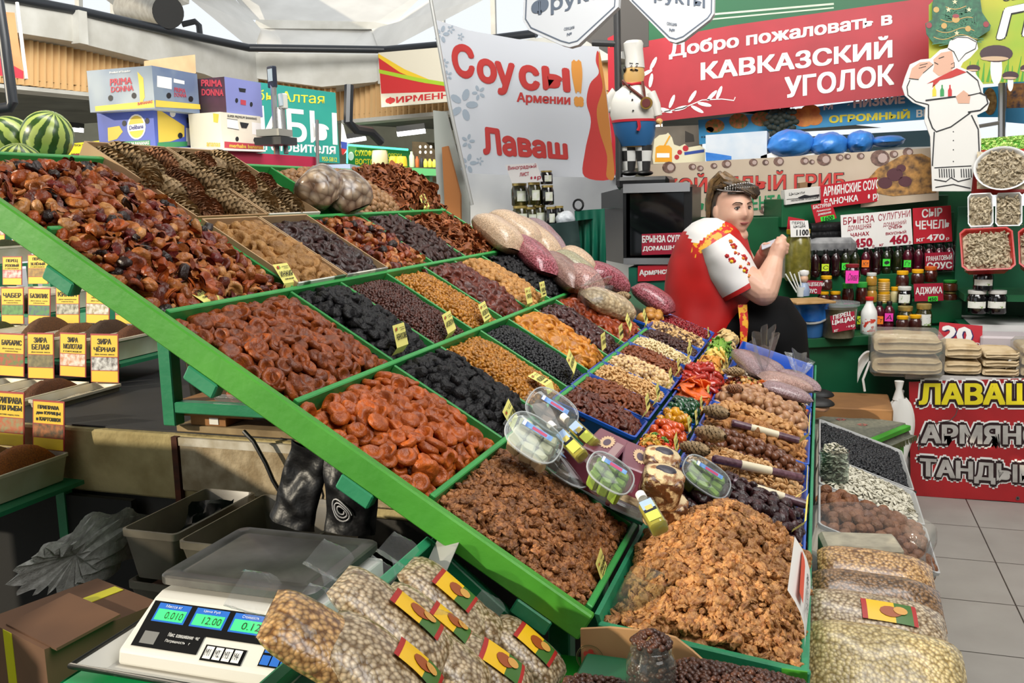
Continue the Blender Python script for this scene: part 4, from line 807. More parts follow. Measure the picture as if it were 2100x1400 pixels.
def pillow(mb,a,b,wd,th,up,n=22,k=14,seed=0,wrin=.04,mat=0,ends=.55,sag=0):
 """filled bag from a to b: pinched ends, full middle"""
 a,b,up=Vector(a),Vector(b),Vector(up).normalized();d=b-a;L_=d.length;d.normalize();s_=d.cross(up).normalized();u_=s_.cross(d)
 def f(u,v):
  t=v;an=2*PI*u;e=(1-abs(2*t-1)**3.2)**.6 if 0<t<1 else 0
  wv=wd/2*(ends+(1-ends)*e);hv=th/2*(.05+.95*e)
  ca,sa=math.cos(an),math.sin(an);ca=math.copysign(abs(ca)**.8,ca);sa=math.copysign(abs(sa)**.8,sa)
  q=a+d*(L_*t)+s_*(wv*ca)+u_*(hv*sa*(1 if sa>0 else.75));w_=wrin*wd*mnoise.noise(q*14+Vector((seed,0,0)))*(1-.5*e);return q+u_*w_
 mb.grid(f,n+1,k,mat);return mb
def bag(p0,p1,wd,th,mat,label,grp=None,up=SN,neck=None,name='grain_bag',nmat=None,cat='bag'):
 t=thing(name,label,cat,(Vector(p0)+Vector(p1))/2-Vector((0,0,th/2)),grp);mb=MB();pillow(mb,p0,p1,wd,th,up,seed=len(label));mb.build('bag',mat,t)
 if neck:
  e=Vector(neck[0]);b_=Vector(neck[1]);d=(e-b_);mb=MB();s_=d.orthogonal().normalized();rr=neck[2];y=d.normalized().cross(s_)
  def f(u,v):
   a=2*PI*u;r=rr*(.18+(.9*v**.8))*(1+.28*math.sin(a*7+2*v)+.12*math.sin(a*13));return b_+d*v+s_*(r*math.cos(a))+y*(r*math.sin(a)*.6)
  mb.grid(f,49,8);mb.build('twisted_neck',nmat or BAGF,t)
 return t
def sp_(px,py,h=.04):return on_slope(px,py,SM,SB+h)
side=MB();side.hexa([S(-1.25,3.38,-.06),S(-.60,3.48,-.06),S(-.60,4.2,-.06),S(-1.25,4.2,-.06),S(-1.25,3.38,-.045),S(-.60,3.48,-.045),S(-.60,4.2,-.045),S(-1.25,4.2,-.045)]);side.build('side_board',G_DARK,rack)
BG_='sealed bag of '
for a,b_,wd,th,m_,lb in(((985,452),(1058,512),.15,.12,'rice','pale rice bag lying closest to the topmost apple chips'),((1010,440),(1105,505),.15,.12,'rice','pale grain bag behind the first rice bag'),((1062,492),(1126,560),.13,.1,'red','bag of red beans beside the last black dried plums'),((1050,450),(1140,520),.13,.1,'rice','pale grain bag reaching towards the dark green cloth'),((1090,455),(1150,520),.1,.09,'mauve','dusky grain bag farthest back against the dark green cloth'),((1122,528),(1190,595),.13,.11,'lentil','brown lentil bag beside the red bean bag'),((1140,522),(1215,575),.12,.1,'green','grey green lentil bag behind the brown one'),((1160,520),(1205,560),.12,.12,'rice','short upright pale bag behind the lentil bags'),((1200,552),(1285,590),.14,.11,'red','bag of red beans pointing at the red dress, upper one'),((1200,610),(1292,640),.13,.1,'chick','bag of white chickpeas beside the rust coloured apricots'),((1300,588),(1380,640),.14,.1,'red','bag of dark red beans resting against the red dress')):
 bag(sp_(*a,.05),sp_(*b_,.05),wd,th,GR[m_],lb)
bag(sp_(1180,560,.07),sp_(1215,600,.07),.13,.12,GR['stripe'],'tied bag of speckled beans with a flaring knot at the middle of the bags',neck=(sp_(1222,598,.09),sp_(1196,590,.13),.06))
cone_at(1278,607,.06,1.0,'cedar cone lying between chickpeas and red beans',None,P_CONE,.6,SM,SB)
fr=slab_frame(-.70,1.02,-.60,.985,3.62,3.9);tray('plastic_tray',fr,.05,BLUE_PL,'small blue tray of pale figs at the far end of the sloping rack');O,U,V,N=inner(fr)
heap('pale_fig',variants('pale_fig',M('pale_fig','#c08a40',.45,'#a8702c',40,3,rnd=.12),wrinkled((.02,.022,.016),.15,2,12,9),3),O,U,V,N,'pale fig in the small blue tray near the red dress','dried fruit','pale figs',.034,dome=.04,base=-.01,nind=30,tilt=.5,seed=31)
bag(S(-1.50,2.47,.05),S(-1.40,2.5,.04),.17,.14,GR['nut'],'clear bag of whole nuts behind the second cone carton',up=(0,-.3,1),name='nut_bag');bag(S(-1.49,2.62,.05),S(-1.37,2.6,.035),.16,.13,GR['nut'],'clear bag of whole nuts leaning in front of the round nuts',up=(0,-.3,1),name='nut_bag')
for a,b_,wd,th,m_,lb in(((1520,725),(1575,775),.12,.07,'mauve','mauve grain bag beside the cream candied slices'),((1560,775),(1660,795),.11,.06,'pink','pinkish grain bag on top at the far aisle corner'),((1565,790),(1665,820),.1,.05,'mauve','mauve grain bag lowest at the far aisle corner'),((1610,765),(1668,800),.11,.06,'mauve','mauve grain bag with a flaring knot at the far aisle corner'),((1535,735),(1600,765),.12,.06,'mauve','mauve grain bag under the tall clear knot')):
 mm=(FZ-EZ)/(FX-EX);bb=EZ-mm*EX;nk=None
 f_=lambda p,h:on_slope(*p,mm,bb+h)
 if 'flaring'in lb:nk=(f_((1640,735),.12),f_((1638,768),.07),.05)
 if 'tall'in lb:nk=(f_((1565,690),.20),f_((1568,755),.07),.05)
 bag(f_(a,.045),f_(b_,.045),wd,th,GR[m_],lb,up=(.3,0,1),neck=nk)
mb=MB();c=at(1300,1222,Y=1.47);mb.T=frame(c+Vector((-.02,0,-.035)),(1,.3,-.3),(0,1,0),(.55,.15,.82));mb.lathe([(.024,0),(.026,.002),(.036,.085),(.0345,.085),(.0245,.005),(0.001,.004)],24);tag(mb.build('plastic_cup',GLASS),'clear plastic scoop cup tipped into the walnut mound','cup')
YELC=M('card_sun_yellow','#efc71c',.5);REDC=M('card_red','#a82420',.5);TUBW=M('tub_white','#d9d4c2',.4,'#c8bfa4',9,3,spec=.4)
def plane_text(mb,lines,w,h,z=.0012):
 for txt,yc,hh,ww,b_,m in lines:mb.text(txt,-w*ww/2,(yc-hh/2)*h,w*ww/2,(yc+hh/2)*h,m,z,b_)
spice=thing('spice_stand','stepped dark green stand with white tubs of ground spices','stand',(-2.4,2.4,0))
PICS={'red':('#c02a30','#e8d8d0'),'gold':('#b58a2c','#7a5a1c'),'pale':('#d8dcb8','#eef0e8'),'green':('#2f6a2c','#5a9a4a'),'violet':('#3a4a6a','#3f8a3a'),'seed':('#4a4a30','#c8c8b8'),'heap':('#8a7a3a','#e4e0d8'),'speck':('#6a4a34','#b09a84'),'chili':('#c0301c','#4a7a2a'),'cumin':('#8a8050','#5a5430'),'orange':('#c8742a','#ece6dc'),'black':('#3a3232','#e0e2e4'),'fish':('#8a9a6a','#c0582a'),'roast':('#b86a2a','#4a3a1a')}
PM={k:M('picture_'+k,a,.5,b_,55,3)for k,(a,b_)in PICS.items()}
def spice_card(px,py,Y,hpx,lines,pic,word,tier):
 c=at(px,py,Y=Y);top=at(px,py-hpx,Y=Y);h=(top-c).length;w={1:.112,2:.112,3:.112,4:.108,5:.108}[tier]
 t=thing('spice_card','yellow spice card reading '+word,'sign',c,'yellow spice cards');mb=MB();rt=.02*math.sin(px)
 mb.T=frame(c,(1,rt,.5*rt),(0,.12,1));mb.box((0,h/2,-.001),(w,h,.002));mb.build('card',REDC,t)
 m2=MB();m2.T=mb.T;q=lambda x0,x1,y0,y1,m,z:m2.add([(x0*w,y0*h,z),(x1*w,y0*h,z),(x1*w,y1*h,z),(x0*w,y1*h,z)],[(0,1,2,3)],m)
 q(-.47,.47,.01,.965,0,.0005);q(-.47,.47,.245,.52,2,.0008);q(-.47,.47,.235,.25,3,.001);q(-.47,.47,.515,.53,3,.001)
 plane_text(m2,lines,w,h);m2.build('print',[YELC,INK,PM[pic],REDC],t)
L1=lambda a,s=None:[(a,.78,.13,.8,.03,1)]+([(s,.64,.035,.75,.01,1),('и мясных блюд',.58,.035,.5,.01,1)]if s else[])
L2=lambda a,b_,s=None,wa=.6,wb=.82:[(a,.84,.12,wa,.03,1),(b_,.69,.12,wb,.03,1)]+([(s,.575,.035,.7,.01,1)]if s else[])
CARDS=[(1,1.95,[(18,918,108,L2('ПРИПРАВА','ДЛЯ РЫБЫ','СОСТАВ: перец, соль',.85,.85),'fish','ПРИПРАВА ДЛЯ РЫБЫ'),(99,926,98,[('ПРИПРАВА',.86,.08,.66,.03,1),('для КУРИЦЫ',.74,.08,.76,.03,1),('и КАРТОШКИ',.62,.08,.76,.03,1)],'roast','ПРИПРАВА для КУРИЦЫ')]),(2,2.44,[(24,775,86,L1('БАРБАРИС','Для плова, мяса'),'chili','БАРБАРИС'),(84,780,92,L2('ЗИРА','БЕЛАЯ','Для плова, мяса',.5,.66),'cumin','ЗИРА БЕЛАЯ'),(149,776,88,L2('ЗИРА','МОЛОТАЯ','(ГОРОШЕК)',.4,.7),'orange','ЗИРА МОЛОТАЯ'),(215,788,98,L2('ЗИРА','ЧЁРНАЯ','Для плова, мяса',.5,.76),'black','ЗИРА ЧЁРНАЯ')]),(3,2.82,[(26,668,74,L1('ЧАБЕР','Для мяса, супов'),'green','ЧАБЕР'),(80,669,74,L1('БАЗИЛИК','Для мяса, супа'),'violet','БАЗИЛИК'),(139,667,76,L1('КИНЗА','Для шашлыка'),'seed','КИНЗА'),(200,667,76,[('КОРИАНДР',.83,.11,.8,.03,1),('(МОЛОТЫЙ)',.69,.05,.5,.012,1),('Для салатов',.6,.035,.55,.01,1)],'heap','КОРИАНДР'),(261,668,74,L1('КОРИАНДР','Для маринадов'),'speck','КОРИАНДР in grains'),(318,668,70,L1('КУРКУМА'),'orange','half hidden behind the rail post')]),(4,3.12,[(25,588,58,L2('ПЕРЕЦ','РОЗОВЫЙ','(ГОРОШЕК)',.6,.7),'red','ПЕРЕЦ РОЗОВЫЙ'),(78,586,60,L2('ПЕРЕЦ','ЗЕЛЁНЫЙ','(ГОРОШЕК)',.5,.72),'gold','ПЕРЕЦ ЗЕЛЁНЫЙ'),(127,585,62,L2('ПЕРЕЦ','БЕЛЫЙ',None,.7,.75),'pale','ПЕРЕЦ БЕЛЫЙ'),(177,586,60,L2('ПЕРЕЦ','ЧЁРНЫЙ'),'black','half covered by the green rail')]),(5,3.4,[(-8,500,60,L1('ПАПРИКА'),'red','cut by the picture edge'),(45,501,60,L1('РОЗМАРИН'),'green','with green sprigs, highest tier')])]
for tier,Y,cs in CARDS:
 xs=[]
 for px,py,hp,ln,pic,word in cs:
  spice_card(px,py-4,Y,hp,ln,pic,word,tier);xs.append((at(px,py,Y=Y),word))
 zr=sum(p[2]for p,_ in xs)/len(xs);xr=xs[-1][0][0]
 allx=[(p[0],wd)for p,wd in xs]
 while allx[0][0]>-2.75 and len(allx)<9:allx.insert(0,(allx[0][0]-.12,'unseen'))
 L_=.27
 for i,(x,wd)in enumerate(allx):
  if x<-2.75 and wd=='unseen':continue
  O=Vector((x-.057,Y-L_,zr-.004));fr=(O,Vector((.114,0,0)),Vector((0,L_+.02,0)),Vector((0,0,1)))
  lb='white spice tub under the card '+wd if wd!='unseen'else 'white spice tub at the left picture edge'
  tray('spice_tub',fr,.075,TUBW,lb,'tub',lip=.008,taper=.01,group=None if wd!='unseen'else 'tubs at the picture edge')
  if wd!='unseen':
   cl={'fish':'#7a5a2a','roast':'#b8661c','black':'#d8cdb4','orange':'#6a3c1c','seed':'#6a4424','heap':'#7a5230','speck':'#4a3424','green':'#3f4a24'}.get(cs[[w_ for*_,w_ in cs].index(wd)][4],'#7a5a34')
   hgt={'roast':.045,'seed':.05,'heap':.03,'speck':.045,'fish':.035,'orange':.03,'green':.03}.get(cs[[w_ for*_,w_ in cs].index(wd)][4],-.012)
   mb=MB();mb.grid(lambda u,v:(x-.046+.092*u,Y-L_+.012+(L_-.02)*v,zr-.035+(hgt+.03)*max(0,1-abs(2*u-1)**3)*max(0,1-abs(2*v-1.25)**2.5)+.004*mnoise.noise(Vector((u*9,v*20,x)))),14,22)
   tag(mb.build('ground_spice',M('spice_'+cl[1:],cl,.8,'#2a1a10',260,3,.5,300,thr=(.3,.9))),'heap of spice in the tub under the card '+wd,'spice',None,'stuff')
 mb=MB();mb.box(((xr+.09-3.4)/2,Y-L_/2,zr-.088),(xr+.09+3.4,L_+.05,.012));mb.build('step',G_TEAL,spice)
 zb=.906 if Y>2.02 else 0
 mb=MB();mb.box((xr+.02,Y+.02,(zr-.094+zb)/2),(.03,.03,zr-.094-zb));mb.build('leg',G_TEAL,spice)
 mb=MB();mb.box((-2.75,Y-.1,(zr-.094+zb)/2),(.03,.03,zr-.094-zb));mb.build('leg',G_TEAL,spice)
LZ=.9;LY=2.0
CONC=M('concrete_dark','#3a3835',.9,'#282725',8,5,.4,30);CREAM=M('plaster_cream','#b8a878',.85,'#8f7e50',9,5,.4,40,thr=(.4,.75));BLKT=M('counter_black','#17171a',.7,'#242428',5,4);MARB=M('marble_chip','#b3a284',.7,'#8f7c5c',22,5,.3,60)
counter=thing('concrete_counter','old concrete market counter with cream painted edge and black top','counter',(-2,2.6,0))
mb=MB();mb.box((-2.4,2.75,.36),(3.5,1.46,.72));mb.build('plinth',CONC,counter)
mb=MB();mb.box((-2.4,2.74,.81),(3.5,1.48,.18),bev=.006);mb.build('slab',CREAM,counter)
mb=MB();mb.box((-2.4,2.75,.902),(3.48,1.45,.006));mb.build('top_sheet',BLKT,counter)
a=at(372,920,Y=1.995);b_=at(615,990,Y=1.995)
mb=MB();mb.box(((a[0]-.65)/2,1.992,.825),(-.65-a[0],.014,.145),bev=.004);mb.build('stone_facing',MARB,counter)
mb=MB();mb.box(((a[0]-.65)/2,1.99,.888),(-.65-a[0],.012,.022));mb.build('white_strip',M('old_white_paint','#d0cabc',.7,'#a89c84',20,4),counter)
mb=MB();x0=a[0]+.42;mb.tube([(x0+.02,1.984,.875),(x0+.012,1.984,.855),(x0+.014,1.984,.84),(x0-.004,1.984,.82),(x0,1.984,.80),(x0+.006,1.984,.775),(x0,1.984,.752)],.0022,5);mb.build('crack',INK,counter)
mb=MB();mb.box((a[0]-.012,1.99,.80),(.018,.016,.2));mb.build('rust_streak',M('rust','#5a2a14',.9,'#3a2014',30,4),counter)
WOODL=M('wood_offcut','#a8763f',.7,'#8a5a2c',14,5);WOODR=M('wood_grey','#a08a66',.8,'#7a6648',16,5)
def plank(p0,p1,Y,z,dpt,ht,label,mt=WOODL):
 mb=MB();a=at(*p0,Y=Y);b_=at(*p1,Y=Y);mb.box(((a[0]+b_[0])/2,Y+dpt/2,z+ht/2),(b_[0]-a[0],dpt,ht),bev=.0015);return tag(mb.build('wood_plank',mt),label,'plank')
plank((362,880),(612,900),2.02,.905,.14,.018,'long grey board lying lowest on the counter edge',WOODR)
pl=plank((392,880),(466,900),2.03,.9235,.1,.026,'short wood block with a barcode sticker between the boards')
mb=MB();c=at(440,884,Y=2.029);mb.box((c[0],2.0288,.937),(.028,.0008,.018));o=mb.build('barcode_sticker',PAPER,pl)
plank((365,865),(520,880),2.02,.950,.15,.02,'lower wide board of the two propped under the green crossbar');plank((365,855),(520,870),2.02,.9705,.15,.02,'upper wide board propped under the green crossbar')
fr=(Vector((-1.52,2.02,1.012)),Vector((.3,0,0)),Vector((0,.22,0)),Vector((0,0,1)));tray('plastic_box',fr,.045,CLEARW,'clear plastic box with leftover apricots under the rack','box')
heap('dried_apricot',P_APR,fr[0]+Vector((.02,.02,0)),fr[1]*.85,fr[2]*.8,(0,0,1),'leftover apricot','dried fruit','apricots',.034,base=-.02,dome=.02,nind=0,seed=71,stuff='leftover_apricots',stufflabel='leftover dried apricots in the clear box under the rack')
fr=(Vector((-1.2,2.02,1.012)),Vector((.3,0,0)),Vector((0,.22,0)),Vector((0,0,1)));tray('plastic_box',fr,.045,CLEARW,'empty clear plastic box beside the leftover apricots','box')
mb=MB();c=at(412,760,Y=2.3);mb.lathe([(.03,-.08),(.035,-.075),(.042,.03),(.045,.032),(.045,.045),(0.001,.046)],20,c=c);tag(mb.build('plastic_jar',[M('dark_jar','#1c1c10',.2,coat=.6)]),'dark clear pot with pale lid standing behind the rack leg','pot')
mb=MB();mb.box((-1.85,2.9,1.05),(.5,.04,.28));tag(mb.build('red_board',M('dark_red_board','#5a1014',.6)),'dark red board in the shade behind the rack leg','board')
cord=MB();cord.tube([at(500,884,Y=1.96),at(520,905,Y=1.95),at(545,950,Y=1.95),at(560,985,Y=1.95),at(575,1010,Y=1.95),at(590,1060,Y=1.95)],.0055,8);tag(cord.build('power_cord',M('cable_black','#121314',.5)),'black cable hanging over the cracked counter edge','cable')
BLKBAG=M('black_bag','#0a0a0c',.42,'#141417',12,4,.5,26,spec=.35)
def hung_bag(corners,Y,label,th=.05,seed=1,mat=BLKBAG,print_=None):
 P=[at(*c,Y=Y)for c in corners];t=thing('black_bag',label,'bag',(P[2]+P[3])/2)
 def f(u,v,sgn):
  q=(P[0]*(1-u)+P[1]*u)*(1-v)+(P[3]*(1-u)+P[2]*u)*v;w_=math.sin(PI*u)**.6*(.25+.75*v)
  return q+Vector((0,sgn*th/2*w_,0))+Vector((.4,1,.2))*.016*mnoise.noise(q*13+Vector((seed,0,0)))+Vector((0,1,0))*.008*mnoise.noise(q*34)
 mb=MB();mb.grid(lambda u,v:f(u,v,-1),24,26);mb.grid(lambda u,v:f(1-u,v,1),24,26);mb.build('bag',mat,t)
 if print_:
  m2=MB();path=[]
  for i in range(60):
   a=i*.32;r=.16+.010*i;u,v=.42+r*.35*math.cos(a)*.8,.62+r*.28*math.sin(a);path.append(f(min(max(u,.03),.97),min(max(v,.05),.95),-1)-Vector((0,.004,0)))
  m2.tube(path,.0016,5);m2.build('printed_swirl',M('print_white','#b8b8bc',.4),t)
 return t
hung_bag([(600,900),(680,930),(650,1088),(550,1055)],1.62,'black plastic bag hanging left under the long rail',seed=2)
hung_bag([(665,930),(775,1000),(765,1100),(668,1085)],1.60,'black bag with white printed swirls hanging under the long rail',seed=5,print_=True)
CLD=M('cloudy_plastic','#7a7468',.35,'#5c564c',7,3,alpha=.72);OLDN=M('nuts_in_box','#8a5a44',.7,'#5a3a2c',40,3)
def big_box(x0,y0,wx,wy,z,ht,label,nuts=False,open_=False):
 t=None
 fr=(Vector((x0,y0,z+ht)),Vector((wx,0,0)),Vector((0,wy,0)),Vector((0,0,1)));o=tray('storage_box',fr,ht-.002,CLD,label,'box',lip=.015,taper=.014)
 if nuts:
  mb=MB();mb.box((x0+wx/2,y0+wy/2,z+ht*.36),(wx*.86,wy*.86,ht*.6),bev=.01);tag(mb.build('stored_nuts',OLDN),'nuts stored in the '+label,'nuts',None,'stuff')
bx=at(245,1085,Y=1.55);bx1=at(360,1100,Y=1.55);zt=bx[2]
W_=bx1[0]-bx[0];hts=[.115,.075,.075,.075,.075,.075];z=zt
names=['topmost cloudy box of the left stack, holding a black bag','second cloudy box from the top of the left stack','third cloudy box from the top of the left stack','fourth cloudy box from the top of the left stack','fifth cloudy box from the top of the left stack','lowest cloudy box of the left stack in view']
for i,h in enumerate(hts):
 big_box(bx[0]+.004*(i>0),1.55,W_,.30,z-h,h,names[i],nuts=i>0);z-=h+.003
zlow=z
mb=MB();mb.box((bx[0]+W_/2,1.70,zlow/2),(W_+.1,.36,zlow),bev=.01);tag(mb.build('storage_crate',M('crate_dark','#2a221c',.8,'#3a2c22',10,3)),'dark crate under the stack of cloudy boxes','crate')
mb=MB();P=[Vector((bx[0]+W_*.55,1.62,zt-.08)),Vector((bx[0]+W_*.95,1.66,zt-.08)),Vector((bx[0]+W_*.9,1.78,zt+.005)),Vector((bx[0]+W_*.4,1.72,zt+.012))]
mb.grid(lambda u,v:(P[0]*(1-u)+P[1]*u)*(1-v)+(P[3]*(1-u)+P[2]*u)*v+Vector((0,-.02,.02))*mnoise.noise(Vector((u*4,v*4,2))),10,10);tag(mb.build('black_bag',BLKBAG),'folded black bag lying in the topmost cloudy box','bag')
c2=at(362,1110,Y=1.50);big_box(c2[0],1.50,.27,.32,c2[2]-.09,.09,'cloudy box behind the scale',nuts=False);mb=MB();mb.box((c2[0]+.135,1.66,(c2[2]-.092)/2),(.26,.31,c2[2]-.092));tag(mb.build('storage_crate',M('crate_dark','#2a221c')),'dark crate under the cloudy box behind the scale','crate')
SACK=M('grey_sack','#b4b4b0',.85,'#94948f',60,3,.3,200)
mb=MB();sa=at(120,1150,Y=1.5);sb=at(300,1085,Y=1.75)
def sackf(u,v):
 a=2*PI*u;t=v;ax=sb-sa;q=sa+ax*t+Vector((0,0,-.02+.03*math.sin(3*t)));r=.085*(1-.25*t)*(1+.1*math.sin(5*t));n1=Vector((0,-.7,.7));n2=Vector((.55,.6,.6)).normalized()
 p=q+n2*(r*math.cos(a))*.9+n1*(r*math.sin(a));return p+(n1*math.sin(a)+n2*math.cos(a))*(.045*mnoise.noise(p*9)+.02*mnoise.noise(p*24)+.012*math.sin(16*a+6*v))*(1.2-.5*t)
mb.grid(sackf,60,26);mb.grid(lambda u,v:(Vector(sackf(u,0))*(1-v)+(sa+(sb-sa)*.18)*v),60,6);tag(mb.build('grey_sack',SACK),'crumpled grey sack with an open mouth beside the cloudy boxes','sack')
BROWN=M('carton_brown','#6a4a34',.8,'#5a3e2c',5,3);TAPE=M('tape_yellow','#c8c010',.4)
ct=thing('cardboard_box','brown cardboard box with yellow tape on the ground at the left','box',(-1.25,1.2,.3))
q=[at(20,1255,Y=1.12),at(190,1300,Y=1.05),at(275,1215,Y=1.35),at(150,1200,Y=1.45)]
zt2=sum(p[2]for p in q)/4
cc=at(150,1252,Y=1.28);mb=MB();Rz=Matrix.Rotation(-.3,3,'Z');bc=Vector((cc[0],1.28,cc[2]-.11));mb.box(bc,(.21,.22,.22),0,Rz);mb.build('carton',BROWN,ct)
mb=MB();mb.box(bc+Rz@Vector((.04,-.04,.118)),(.17,.12,.005),0,Rz@Matrix.Rotation(.12,3,'X'));mb.build('flap',BROWN,ct)
mb=MB();mb.box(bc+Rz@Vector((-.02,-.1105,.02)),(.03,.001,.18),0,Rz);mb.box(bc+Rz@Vector((-.02,.03,.1108)),(.03,.15,.001),0,Rz);mb.build('tape',TAPE,ct)
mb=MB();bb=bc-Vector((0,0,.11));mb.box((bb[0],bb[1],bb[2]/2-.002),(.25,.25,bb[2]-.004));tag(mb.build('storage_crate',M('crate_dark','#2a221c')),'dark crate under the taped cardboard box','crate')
PZ=.935
ca=[at(340,1178,Z=PZ),at(645,1222,Z=PZ),at(770,1108,Z=PZ),at(487,1074,Z=PZ)]
x0,x1=(ca[0][0]+ca[3][0])/2,(ca[1][0]+ca[2][0])/2;y0,y1=(ca[0][1]+ca[1][1])/2,(ca[2][1]+ca[3][1])/2
STEEL=M('brushed_steel','#6f6d6a',.42,'#565452',14,6,metal=.8);SCW=M('scale_white','#d6d4cc',.4);LCD=M('lcd_green','#3fe07a',.4,emit=.55);KEYB=M('key_blue','#2a6ac8',.4);PANEL=M('panel_black','#0e0f12',.3)
sc_=thing('shop_scale','white electronic shop scale with steel platter and green displays','scale',((x0+x1)/2,(y0+y1)/2,PZ-.1))
mb=MB();w_,d_=x1-x0,y1-y0
mb.T=Matrix.Translation(((x0+x1)/2,(y0+y1)/2,PZ))
prof=[(.0,-.012),(.0,.0),(.022,.004),(.034,.0),(.036,-.0015)]
def rr(ins,z,r=.018):
 out=[]
 for cx,cy,a0 in((-1,-1,PI),(1,-1,1.5*PI),(1,1,0),(-1,1,.5*PI)):
  for j in range(5):a=a0+j*PI/8;rr_=max(.004,r-ins*.3);out.append((cx*(w_/2-ins-rr_)+rr_*math.cos(a),cy*(d_/2-ins-rr_)+rr_*math.sin(a),z))
 return out
def loft(mb,rings,mat=0,smooth=True):
 n=len(rings[0]);vs=[p for r in rings for p in r];fs=[(i*n+j,i*n+(j+1)%n,(i+1)*n+(j+1)%n,(i+1)*n+j)for i in range(len(rings)-1)for j in range(n)]
 fs.append(tuple(range(n))[::-1]);fs.append(tuple((len(rings)-1)*n+j for j in range(n)));mb.add(vs,fs,mat,smooth)
loft(mb,[rr(.004,-.016),rr(0,-.014),rr(0,-.003),rr(.003,0),rr(.020,.0),rr(.023,-.0022),rr(.027,-.0022),rr(.03,0)]);mb.build('platter',STEEL,sc_)
bz=PZ-.105;xl,xr_=x0+.004,x1+.006
yf=y0-.085;mb=MB()
side_=[(y1-.005,bz),(y1-.005,PZ-.03),(y0+.004,PZ-.025),(y0-.012,PZ-.03),(yf,bz+.022),(yf-.004,bz)]
n=len(side_);vs=[(xl-.012*(i>3),y,z)for i,(y,z)in enumerate(side_)]+[(xr_,y,z)for y,z in side_]
mb.add(vs,[tuple(range(n)),tuple(range(n,2*n))[::-1]]+[(i,n+i,n+(i+1)%n,(i+1)%n)for i in range(n)]);mb.build('housing',SCW,sc_,bevel=.004)
A=Vector((xl-.012,yf,bz+.022));B=Vector((xl-.004,y0-.012,PZ-.03));C_=Vector((xr_,yf,bz+.022));pu=(C_-A).length;pv=(Vector((xl,y0-.012,PZ-.03))-Vector((xl,yf,bz+.022))).length
PT=frame(A,(1,0,0),Vector((0,y0-.012-yf,PZ-.03-bz-.022)))
mb=MB();mb.T=PT
def pq(x0_,x1_,y0_,y1_,m,z=.0012):mb.add([(x0_*pu,y0_*pv,z),(x1_*pu,y0_*pv,z),(x1_*pu,y1_*pv,z),(x0_*pu,y1_*pv,z)],[(0,1,2,3)],m)
pq(.06,.46,.1,.93,0);pq(.46,.80,.42,.93,0);pq(.49,.73,.03,.3,0)
for i in range(4):pq(.505+.055*i,.55+.055*i,.06,.27,1,.003)
for i in range(3):
 pq(.1+.235*i,.3+.235*i,.56,.9,2,.0016);pq(.112+.235*i,.288+.235*i,.59,.79,3,.002)
pq(.82,1.0,.08,.92,0)
for r_ in range(4):
 for c_ in range(3):pq(.83+.055*c_,.878+.055*c_,.1+.2*r_,.26+.2*r_,2,.003)
pq(.1,.19,.16,.38,5,.0016)
for i,s_ in enumerate(('0.010','12.00','0.12')):mb.text(s_,(.17+.235*i)*pu,.62*pv,(.28+.235*i)*pu,.75*pv,4,.003,-.01)
for i,s_ in enumerate(('Масса кг','Цена Руб','Стоимость')):mb.text(s_,(.15+.235*i)*pu,.82*pv,(.25+.235*i)*pu,.87*pv,1,.003)
mb.text('Макс. взвешивание 40кг',.25*pu,.33*pv,.44*pu,.40*pv,1,.003);mb.text('Погрешность 5 г',.25*pu,.22*pv,.40*pu,.28*pv,1,.003)
for i,s_ in enumerate(('M1','M2','M3','M4')):mb.text(s_,(.512+.055*i)*pu,.1*pv,(.54+.055*i)*pu,.22*pv,4,.0045)
for i,s_ in enumerate('123456789'):r_,c_=i//3+1,i%3;mb.text(s_,(.845+.055*c_)*pu,(.13+.2*r_)*pv,(.862+.055*c_)*pu,(.23+.2*r_)*pv,4,.0045)
mb.build('control_panel',[PANEL,WHITEP,KEYB,LCD,INK,M('sticker_grey','#7a7a78',.4)],sc_)
mb=MB();tx0,tx1,ty0,ty1,tz=x0-.055,x1+.06,y0-.13,y1+.03,bz-.006
loft(mb,[[(tx0+.03,ty0+.03,tz),(tx1-.03,ty0+.03,tz),(tx1-.03,ty1-.03,tz),(tx0+.03,ty1-.03,tz)],[(tx0,ty0,tz+.018),(tx1,ty0,tz+.018),(tx1,ty1,tz+.018),(tx0,ty1,tz+.018)],[(tx0+.004,ty0+.004,tz+.018),(tx1-.004,ty0+.004,tz+.018),(tx1-.004,ty1-.004,tz+.018),(tx0+.004,ty1-.004,tz+.018)],[(tx0+.034,ty0+.034,tz+.003),(tx1-.034,ty0+.034,tz+.003),(tx1-.034,ty1-.034,tz+.003),(tx0+.034,ty1-.034,tz+.003)]],smooth=False)
t_=thing('enamel_tray','white enamel tray with chipped black rim under the scale','tray',(tx0,ty0,tz));mb.build('tray',M('enamel_white','#cfccc4',.35),t_)
mb=MB();mb.tube([(tx0,ty0,tz+.018),(tx1,ty0,tz+.018),(tx1,ty1,tz+.018),(tx0,ty1,tz+.018)],.005,8,closed=True);mb.build('rim',M('rim_black','#141414',.4,'#6a6a66',30,4,thr=(.6,.68)),t_)
OILC=M('oilcloth_green','#17a05c',.26,'#1fae68',6,3,.25,14,coat=.3)
ot=thing('oilcloth_table','table covered with glossy green oilcloth under the scale','table',((tx0+tx1)/2,ty0,0))
mb=MB();gx0,gx1,gy0,gy1,gz=tx0-.01,tx1+.12,ty0-.32,ty1-.02,tz-.002
mb.grid(lambda u,v:(gx0+(gx1-gx0)*u,gy0+(gy1-gy0)*v,gz-.004-.002*mnoise.noise(Vector((u*7,v*7,0)))),20,16)
